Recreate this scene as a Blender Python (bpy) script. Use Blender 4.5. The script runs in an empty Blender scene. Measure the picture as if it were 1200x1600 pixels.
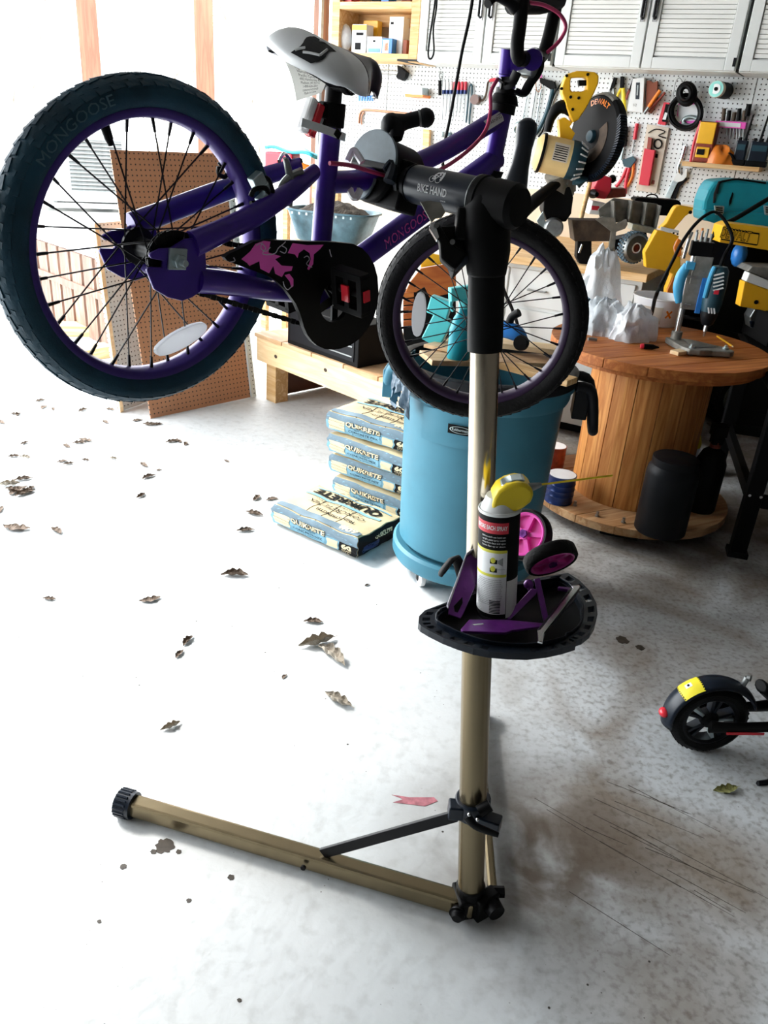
import bpy, math, random
from mathutils import Vector, Matrix, Quaternion, noise
random.seed(7)
C = bpy.context.scene.collection
SC = bpy.context.scene
PI = math.pi

# ---------------------------------------------------------------- camera
FPX = 1250.0                       # focal length in pixels of the 1200x1600 frame
PITCH, ROLL, CAMZ = math.radians(25.617), math.radians(4.18), 1.5
FW = Vector((0, math.cos(PITCH), -math.sin(PITCH)))
R0, U0 = Vector((1, 0, 0)), Vector((0, math.sin(PITCH), math.cos(PITCH)))
RT = R0 * math.cos(ROLL) + U0 * math.sin(ROLL)
UP = U0 * math.cos(ROLL) - R0 * math.sin(ROLL)
CAM = Vector((0, 0, CAMZ))
cd = bpy.data.cameras.new('camera')
cam = bpy.data.objects.new('camera', cd)
C.objects.link(cam)
m = Matrix((RT, UP, -FW)).transposed().to_4x4()
m.translation = CAM
cam.matrix_world = m
cd.sensor_fit = 'VERTICAL'
cd.sensor_height = 36.0
cd.lens = FPX / 1600.0 * 36.0
cd.clip_start = 0.02
cd.clip_end = 200
SC.camera = cam

# ---------------------------------------------------------------- light
world = bpy.data.worlds.new('sky')
SC.world = world
world.use_nodes = True
bg = world.node_tree.nodes['Background']
bg.inputs[0].default_value = (0.93, 0.97, 1.0, 1)
bg.inputs[1].default_value = 4.1
sun = bpy.data.lights.new('sun', 'SUN')
sun.energy = 2.6
sun.angle = math.radians(12)
sun.color = (1.0, 0.95, 0.88)
so = bpy.data.objects.new('sun', sun)
C.objects.link(so)
so.rotation_euler = Vector((0.62, -0.42, -0.66)).to_track_quat('-Z', 'Y').to_euler()
SC.view_settings.view_transform = 'Standard'
SC.view_settings.look = 'None'
SC.view_settings.gamma = 1.0
SC.view_settings.use_curve_mapping = False
SC.view_settings.exposure = 1.3

# ---------------------------------------------------------------- helpers: rays and frames
def ray(px, py):
    return FW + RT * ((px - 600) / FPX) - UP * ((py - 800) / FPX)
def fl(px, py, z=0.0):
    d = ray(px, py); return CAM + d * ((z - CAMZ) / d.z)
def at(px, py, Y):
    d = ray(px, py); return CAM + d * (Y / d.y)
def aw(px, py, w):
    return CAM + ray(px, py) * w

class FR:
    """a real-world frame: origin o, axes x, y, n"""
    def __init__(s, o, x, y, n=None):
        s.o = Vector(o); s.x = Vector(x).normalized()
        y = Vector(y); y = (y - s.x * y.dot(s.x)).normalized(); s.y = y
        s.n = s.x.cross(s.y)
        m = Matrix((s.x, s.y, s.n)).transposed().to_4x4(); m.translation = s.o; s.m = m; s.i = m.inverted()
    def px(s, x, y, off=0.0):
        d = ray(x, y); t = (s.o + s.n * off - CAM).dot(s.n) / d.dot(s.n)
        q = CAM + d * t - s.o
        return (q.dot(s.x), q.dot(s.y), off)
    def p2(s, x, y, off=0.0):
        return s.px(x, y, off)[:2]
    def poly(s, pts, off=0.0):
        return [s.px(a, b, off)[:2] for a, b in pts]
    def loc(s, p):
        return tuple(s.i @ Vector(p))
    def w(s, a, b, c=0.0):
        return s.m @ Vector((a, b, c))
    def sub(s, p):
        return FR(p, s.x, s.y)
def upright(p, deg=0.0):
    a = math.radians(deg)
    return FR(p, (math.cos(a), math.sin(a), 0), (-math.sin(a), math.cos(a), 0))

# ---------------------------------------------------------------- helpers: mesh builder
def rotm(ax=0, ay=0, az=0):
    return Matrix.Rotation(math.radians(az), 3, 'Z') @ Matrix.Rotation(math.radians(ay), 3, 'Y') @ Matrix.Rotation(math.radians(ax), 3, 'X')
def catmull(P, k):
    P = [Vector(p) for p in P]
    if len(P) < 3 or k < 2: return P
    out = []
    for i in range(len(P) - 1):
        a, b, c, d = P[max(i - 1, 0)], P[i], P[i + 1], P[min(i + 2, len(P) - 1)]
        for j in range(k):
            t = j / k
            out.append(0.5 * (2 * b + (c - a) * t + (2 * a - 5 * b + 4 * c - d) * t * t + (3 * b - a - 3 * c + d) * t ** 3))
    out.append(P[-1]); return out
class B:
    def __init__(s):
        s.v, s.f, s.m = [], [], None
    def _p(s, p):
        s.v.append(tuple(s.m @ Vector(p)) if s.m else tuple(p)); return len(s.v) - 1
    def xf(s, m): s.m = m; return s
    def box(s, c, d, R=None):
        c = Vector(c); k = []
        for x in (-.5, .5):
            for y in (-.5, .5):
                for z in (-.5, .5):
                    q = Vector((x * d[0], y * d[1], z * d[2]))
                    k.append(s._p(c + (R @ q if R else q)))
        for f in ((0, 1, 3, 2), (4, 6, 7, 5), (0, 4, 5, 1), (2, 3, 7, 6), (0, 2, 6, 4), (1, 5, 7, 3)):
            s.f.append(tuple(k[i] for i in f))
        return s
    def cyl(s, a, b, r0, r1=None, n=16, caps=True):
        return s.tube([a, b], [r0, r0 if r1 is None else r1], n, caps=caps)
    def tube(s, P, r, n=8, k=0, closed=False, caps=True, flat=None, side=None):
        P = catmull(P, k) if k else [Vector(p) for p in P]
        N = len(P); R = r if isinstance(r, (list, tuple)) else [r] * N
        if len(R) != N:
            R0_ = list(R); R = []
            for i in range(N):
                t = i / (N - 1) * (len(R0_) - 1); j = min(int(t), len(R0_) - 2); R.append(R0_[j] + (R0_[j + 1] - R0_[j]) * (t - j))
        prev = None; rings = []
        for i in range(N):
            if closed: t = P[(i + 1) % N] - P[i - 1]
            else: t = P[min(i + 1, N - 1)] - P[max(i - 1, 0)]
            if t.length < 1e-9: t = Vector((0, 0, 1))
            t.normalize()
            if prev is None:
                h = Vector(side) if side else (Vector((0, 0, 1)) if abs(t.z) < .9 else Vector((1, 0, 0)))
            else: h = prev
            a = h - t * h.dot(t)
            if a.length < 1e-6: a = Vector((1, 0, 0)) - t * t.x
            a.normalize(); b = t.cross(a); prev = a
            fa, fb = flat if flat else (1, 1)
            ph = PI / n if n == 4 else 0
            rings.append([s._p(P[i] + (a * math.cos(2 * PI * j / n + ph) * fa + b * math.sin(2 * PI * j / n + ph) * fb) * R[i]) for j in range(n)])
        for i in range(N if closed else N - 1):
            A, Bq = rings[i], rings[(i + 1) % N]
            for j in range(n):
                s.f.append((A[j], A[(j + 1) % n], Bq[(j + 1) % n], Bq[j]))
        if caps and not closed:
            s.f.append(tuple(reversed(rings[0]))); s.f.append(tuple(rings[-1]))
        return s
    def lathe(s, prof, n=32, o=(0, 0, 0), closed=False, a0=0, a1=2 * PI, sx=1, sy=1, caps=True):
        o = Vector(o); full = abs(a1 - a0 - 2 * PI) < 1e-6; st = n if full else n + 1
        rr = []
        for i in range(st):
            a = a0 + (a1 - a0) * i / n
            rr.append([s._p(o + Vector((r * math.cos(a) * sx, r * math.sin(a) * sy, h))) for r, h in prof])
        L = len(prof)
        for i in range(n):
            A, Bq = rr[i], rr[(i + 1) % st]
            for j in range(L if closed else L - 1):
                k = (j + 1) % L
                s.f.append((A[j], Bq[j], Bq[k], A[k]))
        if not closed and full and caps:
            for e in (0, L - 1):
                if prof[e][0] > 1e-5: s.f.append(tuple(rr[i][e] for i in (range(n) if e else range(n - 1, -1, -1))))
        return s
    def ext(s, poly, z0, z1, hole=None):
        n = len(poly)
        A = [s._p((p[0], p[1], z0)) for p in poly]; T = [s._p((p[0], p[1], z1)) for p in poly]
        area = sum(poly[i][0] * poly[(i + 1) % n][1] - poly[(i + 1) % n][0] * poly[i][1] for i in range(n))
        if (area < 0) == (z1 > z0): A.reverse(); T.reverse()
        for i in range(n):
            j = (i + 1) % n; s.f.append((A[i], A[j], T[j], T[i]))
        if not hole:
            s.f.append(tuple(reversed(A))); s.f.append(tuple(T))
        return s
    def ring(s, outer, inner, z0, z1):
        """flat ring between two outlines with the same number of points"""
        n = len(outer)
        I = [[s._p((p[0], p[1], z)) for p in L] for L in (outer, inner) for z in (z0, z1)]
        for i in range(n):
            j = (i + 1) % n
            for a, b in ((0, 1), (1, 3), (3, 2), (2, 0)):
                s.f.append((I[a][i], I[a][j], I[b][j], I[b][i]))
        return s
    def grid(s, fn, nu, nv, closeu=False, thick=0):
        g = [[s._p(fn(i / nu, j / nv)) for j in range(nv + 1)] for i in range(nu if closeu else nu + 1)]
        for i in range(nu):
            for j in range(nv):
                a, b = g[i], g[(i + 1) % len(g)]
                s.f.append((a[j], b[j], b[j + 1], a[j + 1]))
        return s
    def ball(s, c, r, n=12, sc=(1, 1, 1), R=None):
        c = Vector(c)
        def fn(u, v):
            q = Vector((math.sin(v * PI) * math.cos(u * 2 * PI) * sc[0], math.sin(v * PI) * math.sin(u * 2 * PI) * sc[1], math.cos(v * PI) * sc[2])) * r
            return c + (R @ q if R else q)
        return s.grid(fn, n, max(6, n // 2), True)
    def quad(s, a, b, c, d):
        s.f.append(tuple(s._p(p) for p in (a, b, c, d))); return s
    def mesh(s, name):
        me = bpy.data.meshes.new(name); me.from_pydata(s.v, [], s.f); me.validate(); return me

# ---------------------------------------------------------------- helpers: objects
def put(name, me, mat, parent=None, smooth=False, bevel=0.0, label=None, kind=None):
    o = bpy.data.objects.new(name, me); C.objects.link(o)
    me.materials.append(mat)
    if smooth:
        for p in me.polygons: p.use_smooth = True
        me.set_sharp_from_angle(angle=math.radians(smooth if smooth > 1 else 40))
    if bevel:
        b = o.modifiers.new('bevel', 'BEVEL'); b.width = bevel; b.segments = 2; b.limit_method = 'ANGLE'; b.angle_limit = math.radians(35)
        b.harden_normals = False
    if parent is not None: o.parent = parent
    if label: o['label'] = label
    if kind: o['kind'] = kind
    return o
def part(parent, name, b, mat, smooth=False, bevel=0.0, label=None, kind=None):
    return put(name, b.mesh(name), mat, parent, smooth, bevel, label, kind)
def thing(name, label, cat, fr, group=None):
    o = bpy.data.objects.new(name, None); C.objects.link(o); o.matrix_world = fr.m
    o.empty_display_size = .05
    o['label'] = label; o['category'] = cat
    if group: o['group'] = group
    return o
def single(name, label, cat, b, mat, fr=None, smooth=False, bevel=0.0, group=None):
    o = put(name, b.mesh(name), mat, None, smooth, bevel)
    if fr: o.matrix_world = fr.m
    o['label'] = label; o['category'] = cat
    if group: o['group'] = group
    return o
def struct(name, b, mat, fr=None, smooth=False, bevel=0.0):
    o = put(name, b.mesh(name), mat, None, smooth, bevel, kind='structure')
    if fr: o.matrix_world = fr.m
    return o
def dup(o, M=None, label=None):
    c = o.copy(); C.objects.link(c)
    if M is not None: c.matrix_world = M
    if label: c['label'] = label
    for ch in list(o.children):
        d = ch.copy(); C.objects.link(d); d.parent = c
        for g in list(ch.children):
            e = g.copy(); C.objects.link(e); e.parent = d
    return c
_tc = {}
def glyphs(txt, size=1.0, bold=0.0, ext=0.0, shear=0.0):
    """outline text as (verts, faces) centred on the origin"""
    key = (txt, bold, ext, shear)
    if key not in _tc:
        cu = bpy.data.curves.new('t', 'FONT'); cu.body = txt; cu.align_x = 'CENTER'; cu.align_y = 'CENTER'
        cu.offset = bold; cu.extrude = ext; cu.shear = shear; cu.resolution_u = 2
        ob = bpy.data.objects.new('t', cu); C.objects.link(ob)
        dg = bpy.context.evaluated_depsgraph_get()
        me = bpy.data.meshes.new_from_object(ob.evaluated_get(dg))
        _tc[key] = ([tuple(v.co) for v in me.vertices], [tuple(p.vertices) for p in me.polygons])
        bpy.data.objects.remove(ob); bpy.data.curves.remove(cu); bpy.data.meshes.remove(me)
    V, F = _tc[key]
    return [(a * size, b * size, c * size) for a, b, c in V], F
def letter(b, txt, size, fn, wid=None, **k):
    """add lettering to builder b; fn maps (u, v, h) to the part's local space; wid = forced width"""
    V, F = glyphs(txt, size, **k)
    sx = 1.0
    if wid:
        w = max(a[0] for a in V) - min(a[0] for a in V); sx = wid / w
    n = len(b.v)
    for a in V: b.v.append(tuple(fn(a[0] * sx, a[1], a[2])))
    for f in F: b.f.append(tuple(i + n for i in f))
    return b

# ---------------------------------------------------------------- materials
def mat(name, col, rough=0.5, metal=0.0, var=0.0, vs=8.0, bump=0.0, bs=60.0, col2=None, spec=0.5, trans=0.0, stretch=None, alpha=1.0, coat=0.0):
    m = bpy.data.materials.new(name); m.use_nodes = True
    nt = m.node_tree; p = nt.nodes['Principled BSDF']
    p.inputs['Base Color'].default_value = (*col, 1); p.inputs['Roughness'].default_value = rough
    p.inputs['Metallic'].default_value = metal; p.inputs['Specular IOR Level'].default_value = spec
    p.inputs['Transmission Weight'].default_value = trans; p.inputs['Alpha'].default_value = alpha
    p.inputs['Coat Weight'].default_value = coat
    tc = nt.nodes.new('ShaderNodeTexCoord'); src = tc.outputs['Object']
    if stretch:
        mp = nt.nodes.new('ShaderNodeMapping'); mp.inputs['Scale'].default_value = stretch
        nt.links.new(src, mp.inputs[0]); src = mp.outputs[0]
    if var or col2:
        nz = nt.nodes.new('ShaderNodeTexNoise'); nz.inputs['Scale'].default_value = vs; nz.inputs['Detail'].default_value = 5
        nt.links.new(src, nz.inputs['Vector'])
        r = nt.nodes.new('ShaderNodeMapRange'); r.inputs[1].default_value = .3; r.inputs[2].default_value = .7
        nt.links.new(nz.outputs[0], r.inputs[0])
        mx = nt.nodes.new('ShaderNodeMix'); mx.data_type = 'RGBA'
        c2 = col2 if col2 else tuple(c * (1 - var) for c in col)
        mx.inputs[6].default_value = (*col, 1); mx.inputs[7].default_value = (*c2, 1)
        nt.links.new(r.outputs[0], mx.inputs[0]); nt.links.new(mx.outputs[2], p.inputs['Base Color'])
    if bump:
        n2 = nt.nodes.new('ShaderNodeTexNoise'); n2.inputs['Scale'].default_value = bs; n2.inputs['Detail'].default_value = 4
        nt.links.new(src, n2.inputs['Vector'])
        bp = nt.nodes.new('ShaderNodeBump'); bp.inputs['Strength'].default_value = bump; bp.inputs['Distance'].default_value = .01
        nt.links.new(n2.outputs[0], bp.inputs['Height']); nt.links.new(bp.outputs[0], p.inputs['Normal'])
    return m
def wood(name, c1, c2, scale=(2, 30, 30), rough=.55, ring=6.0):
    m = bpy.data.materials.new(name); m.use_nodes = True; nt = m.node_tree; p = nt.nodes['Principled BSDF']
    p.inputs['Roughness'].default_value = rough; p.inputs['Specular IOR Level'].default_value = .3
    tc = nt.nodes.new('ShaderNodeTexCoord'); mp = nt.nodes.new('ShaderNodeMapping'); mp.inputs['Scale'].default_value = scale
    oi = nt.nodes.new('ShaderNodeObjectInfo'); ad = nt.nodes.new('ShaderNodeVectorMath'); ad.operation = 'ADD'
    nt.links.new(tc.outputs['Object'], mp.inputs[0]); nt.links.new(mp.outputs[0], ad.inputs[0]); nt.links.new(oi.outputs['Random'], ad.inputs[1])
    nz = nt.nodes.new('ShaderNodeTexNoise'); nz.inputs['Scale'].default_value = 1.0; nz.inputs['Detail'].default_value = 6; nz.inputs['Distortion'].default_value = .6
    nt.links.new(ad.outputs[0], nz.inputs['Vector'])
    ml = nt.nodes.new('ShaderNodeMath'); ml.operation = 'MULTIPLY'; ml.inputs[1].default_value = ring
    fr = nt.nodes.new('ShaderNodeMath'); fr.operation = 'PINGPONG'; fr.inputs[1].default_value = 1.0
    nt.links.new(nz.outputs[0], ml.inputs[0]); nt.links.new(ml.outputs[0], fr.inputs[0])
    mx = nt.nodes.new('ShaderNodeMix'); mx.data_type = 'RGBA'
    mx.inputs[6].default_value = (*c1, 1); mx.inputs[7].default_value = (*c2, 1)
    nt.links.new(fr.outputs[0], mx.inputs[0])
    hv = nt.nodes.new('ShaderNodeHueSaturation'); mr = nt.nodes.new('ShaderNodeMapRange'); mr.inputs[3].default_value = .82; mr.inputs[4].default_value = 1.12
    nt.links.new(oi.outputs['Random'], mr.inputs[0]); nt.links.new(mr.outputs[0], hv.inputs['Value'])
    nt.links.new(mx.outputs[2], hv.inputs['Color']); nt.links.new(hv.outputs[0], p.inputs['Base Color'])
    return m
def pegmat(name, col, pitch=.0254, rad=.0034, ax=(0, 1), dark=(.01, .008, .008)):
    """perforated hardboard: holes on a square grid in object space"""
    m = bpy.data.materials.new(name); m.use_nodes = True; nt = m.node_tree; p = nt.nodes['Principled BSDF']
    p.inputs['Roughness'].default_value = .45
    tc = nt.nodes.new('ShaderNodeTexCoord'); sp = nt.nodes.new('ShaderNodeSeparateXYZ'); nt.links.new(tc.outputs['Object'], sp.inputs[0])
    d = []
    for k in ax:
        a = nt.nodes.new('ShaderNodeMath'); a.operation = 'PINGPONG'; a.inputs[1].default_value = pitch / 2
        nt.links.new(sp.outputs[k], a.inputs[0])
        b = nt.nodes.new('ShaderNodeMath'); b.operation = 'POWER'; b.inputs[1].default_value = 2; nt.links.new(a.outputs[0], b.inputs[0]); d.append(b)
    s = nt.nodes.new('ShaderNodeMath'); s.operation = 'ADD'; nt.links.new(d[0].outputs[0], s.inputs[0]); nt.links.new(d[1].outputs[0], s.inputs[1])
    r = nt.nodes.new('ShaderNodeMapRange'); r.inputs[1].default_value = (rad * .8) ** 2; r.inputs[2].default_value = (rad * 1.2) ** 2
    nt.links.new(s.outputs[0], r.inputs[0])
    nz = nt.nodes.new('ShaderNodeTexNoise'); nz.inputs['Scale'].default_value = 5; nt.links.new(tc.outputs['Object'], nz.inputs[0])
    m1 = nt.nodes.new('ShaderNodeMix'); m1.data_type = 'RGBA'; m1.inputs[6].default_value = (*[c * .9 for c in col], 1); m1.inputs[7].default_value = (*[min(1, c * 1.1) for c in col], 1)
    nt.links.new(nz.outputs[0], m1.inputs[0])
    mx = nt.nodes.new('ShaderNodeMix'); mx.data_type = 'RGBA'; mx.inputs[6].default_value = (*dark, 1)
    nt.links.new(m1.outputs[2], mx.inputs[7]); nt.links.new(r.outputs[0], mx.inputs[0]); nt.links.new(mx.outputs[2], p.inputs['Base Color'])
    bp = nt.nodes.new('ShaderNodeBump'); bp.inputs['Distance'].default_value = .003; nt.links.new(r.outputs[0], bp.inputs['Height']); nt.links.new(bp.outputs[0], p.inputs['Normal'])
    return m
def film(name, col, mixf=.5, gloss=.0):
    m = bpy.data.materials.new(name); m.use_nodes = True; nt = m.node_tree; p = nt.nodes['Principled BSDF']; out = nt.nodes['Material Output']
    p.inputs['Base Color'].default_value = (*col, 1); p.inputs['Roughness'].default_value = .45; p.inputs['Specular IOR Level'].default_value = .3
    t = nt.nodes.new('ShaderNodeBsdfTranslucent'); t.inputs[0].default_value = (*col, 1)
    x = nt.nodes.new('ShaderNodeMixShader'); x.inputs[0].default_value = mixf
    nt.links.new(p.outputs[0], x.inputs[1]); nt.links.new(t.outputs[0], x.inputs[2]); nt.links.new(x.outputs[0], out.inputs[0])
    return m
M = dict(
    tag=film('thin warning paper', (.80, .80, .78), .55), lens_white=film('white reflector plastic', (.85, .86, .88), .5),
    rubber=mat('tyre rubber', (.013, .070, .115), .55, var=.45, vs=14, bump=.12, bs=200, spec=.3),  # teal cast puts the haze of backlight glare into the rubber colour
    rubber_dark=mat('black tyre rubber', (.0035, .0034, .004), .65, var=.5, vs=30, bump=.2, bs=200, spec=.2),
    rubber_mark=mat('moulded tyre lettering', (.055, .12, .16), .7),
    purple=mat('purple enamel', (.052, .012, .29), .34, .15, var=.3, vs=20, coat=.3),
    purple_rim=mat('purple anodised rim', (.055, .025, .21), .38, .3),
    purple_dark=mat('dark plum rim', (.022, .004, .040), .45, .1),
    plum=mat('magenta purple bracket', (.20, .025, .30), .35, .3, var=.4, vs=40, coat=.4),
    black=mat('black plastic', (.0016, .0016, .002), .5, spec=.16),
    black_soft=mat('black soft plastic', (.003, .004, .007), .5, var=.3, vs=20, spec=.25),
    navy=mat('blue black plastic', (.003, .008, .018), .36, spec=.4),
    steel_black=mat('black steel', (.003, .003, .004), .4, .2, spec=.25),
    spoke=mat('black spoke steel', (.006, .005, .009), .45, .2, spec=.3),
    chrome=mat('polished aluminium', (.62, .63, .64), .22, 1.0),
    steel=mat('grey steel', (.36, .38, .38), .38, .9, var=.3, vs=30),
    zinc=mat('bright zinc', (.55, .66, .68), .3, .8, var=.25, vs=60),
    iron=mat('rusty iron', (.09, .06, .04), .7, .3, var=.6, vs=20, bump=.2),
    cast=mat('cast grey metal', (.30, .29, .26), .55, .5, var=.4, vs=30, bump=.15),
    bronze=mat('champagne anodised pole', (.25, .20, .12), .27, .9, var=.12, vs=30, stretch=(1, 1, .1)),
    pole_top=mat('polished inner pole', (.62, .54, .42), .18, 1.0),
    white=mat('white plastic', (.88, .88, .89), .4),
    white_paint=mat('white painted metal', (.74, .76, .75), .4, var=.06, vs=6),
    saddle_white=mat('grey white vinyl', (.82, .85, .87), .35, var=.15, vs=12),
    saddle_dark=mat('dark plum vinyl', (.016, .009, .022), .3, var=.3, vs=20),
    paper=mat('white printed paper', (.74, .76, .77), .7),
    ink=mat('black ink', (.002, .002, .0025), .6, spec=.15),
    ink_red=mat('red ink', (.55, .03, .04), .5),
    red=mat('red plastic', (.62, .025, .05), .35),
    red_lens=mat('red reflector lens', (.75, .03, .05), .15),
    pink=mat('hot pink plastic', (.85, .10, .52), .35, coat=.3),
    pink_print=mat('pink print', (.90, .12, .58), .5),
    lilac=mat('lilac print', (.50, .48, .56), .5),
    cable=mat('raspberry cable housing', (.50, .035, .13), .4),
    yellow=mat('yellow plastic', (.80, .60, .02), .35),
    saw_yellow=mat('machine yellow', (.90, .48, .015), .38, var=.12, vs=10),
    saw_cream=mat('faded yellow motor case', (.80, .58, .26), .45, var=.15, vs=15),
    orange=mat('orange plastic', (.80, .22, .02), .4),
    teal=mat('teal moulded plastic', (.01, .33, .42), .42, var=.2, vs=10),
    teal_can=mat('blue grey bin plastic', (.058, .215, .30), .45, var=.18, vs=6, spec=.3),
    aqua=mat('aqua bottle plastic', (.10, .62, .66), .35),
    blue=mat('blue plastic', (.02, .18, .55), .35),
    sky=mat('light blue plastic', (.06, .36, .62), .4),
    gold=mat('yellow print', (.62, .60, .05), .5),
    bag=mat('bin liner film', (.10, .18, .26), .22, var=.5, vs=20, bump=.4, bs=30, spec=.8),
    clear=mat('clear polythene', (.62, .68, .72), .2, alpha=.55, bump=.8, bs=40, spec=.9),
    milky=mat('milky polythene', (.82, .85, .88), .3, alpha=.70, bump=1.0, bs=30, spec=.8),
    tub=mat('frosted tub plastic', (.16, .30, .37), .35, var=.6, vs=14, bump=.2, bs=50),
    soil=mat('dark soil', (.045, .032, .02), .95, var=.7, vs=60, bump=1.0, bs=80),
    leaf=mat('dry brown leaf', (.17, .12, .085), .8, var=.55, vs=60),
    leaf_pale=mat('dry pale leaf', (.42, .37, .30), .8, var=.5, vs=60),
    leaf_green=mat('dry olive leaf', (.30, .30, .10), .8, var=.5, vs=60),
    bagpaper=mat('cream paper sack', (.55, .46, .28), .75, var=.12, vs=14, bump=.25, bs=25),
    bagblue=mat('pale blue print', (.20, .42, .55), .7, var=.25, vs=14),
    baggrey=mat('slate blue print', (.15, .23, .29), .7, var=.35, vs=12),
    bagcream=mat('cream print', (.66, .56, .36), .7),
    maroon=mat('maroon paper', (.12, .025, .02), .8),
    pine=wood('pine', (.86, .62, .34), (.66, .38, .15), (2, 26, 26)),
    pine_x=wood('pale pine', (.90, .72, .46), (.78, .55, .30), (2, 20, 20)),
    spoolwood=wood('spool pine', (.66, .30, .085), (.42, .15, .035), (26, 26, 2.2)),
    spooltop=wood('orange stained plank', (.56, .20, .05), (.34, .095, .02), (2.2, 26, 26)),
    spoolbase=wood('worn spool plank', (.60, .38, .20), (.40, .20, .08), (2.2, 26, 26)),
    ply=wood('plywood', (.74, .50, .30), (.58, .35, .18), (3, 14, 14)),
    orangewood=wood('orange stained board', (.50, .15, .03), (.34, .08, .015), (3, 14, 14)),
    post=wood('brown timber post', (.27, .135, .085), (.19, .09, .058), (24, 24, 2)),
    fencewood=wood('brown fence board', (.30, .17, .12), (.16, .09, .065), (20, 20, 3)),
    peg_white=pegmat('white perforated board', (.76, .79, .80), ax=(0, 1), dark=(.012, .012, .012)),
    peg_brown=pegmat('brown perforated board', (.44, .205, .105), rad=.0036),
    peg_grey=pegmat('grey painted perforated board', (.56, .62, .62), rad=.0036),
    drywall=mat('painted wall', (.70, .70, .67), .8, var=.05, vs=4),
    wallcream=mat('cream wall board', (.78, .66, .50), .8, var=.05, vs=4),
    ceil=mat('ceiling board', (.22, .21, .20), .9, var=.1, vs=3),
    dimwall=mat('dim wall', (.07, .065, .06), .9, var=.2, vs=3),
    cabinet=mat('ribbed white shutter', (.86, .86, .83), .4, var=.04, vs=4),
    seam=mat('dark gap', (.02, .02, .02), .8),
    copper=mat('copper tone', (.35, .17, .10), .4, .6),
    brownwood=mat('brown turned wood', (.10, .035, .02), .35),
    terra=mat('terracotta box', (.22, .06, .03), .7),
    beige=mat('aged beige card', (.66, .58, .48), .7, var=.15, vs=20),
    greenwhite=mat('mint label', (.25, .66, .60), .5),
    snow=mat('sunlit pale ground', (.80, .78, .72), .9, var=.25, vs=1.2),
    barkpale=mat('pale bark', (.16, .14, .12), .9),
    pad=mat('grey rubber jaw pad', (.17, .22, .25), .5, var=.35, vs=30),
    stain=mat('oil stain', (.055, .042, .03), .6, var=.5, vs=60),
    redpaint=mat('faded red paint mark', (.55, .20, .24), .8, var=.5, vs=60),
    blue_tin=mat('blue tin', (.012, .035, .16), .3, .3, var=.4, vs=30),
    red_tin=mat('rust red tin', (.30, .05, .03), .4, .2, var=.5, vs=30),
    tape=mat('yellow caution print', (.85, .72, .03), .5),
    teal_dark=mat('dark teal dial', (.012, .055, .08), .4),
)
# ================================================================ the setting
T_ = (0.8836, -0.4683, 0)
WF = FR((0, 6.15, 0), T_, (0, 0, 1))            # the pegboard wall: x along it, y up, n into the room
def wallpt(px, py, off=0.0):
    return WF.w(*WF.px(px, py, off))
SL, SR, DEP, HT, OPEN = -0.69, 4.7, 8.6, 2.75, 6.6          # room extents in the wall frame
RF = FR((0, 6.15, 0), T_, (0.4683, 0.8836, 0))   # floor plan frame: x along wall, y away into the wall, n up

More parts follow.
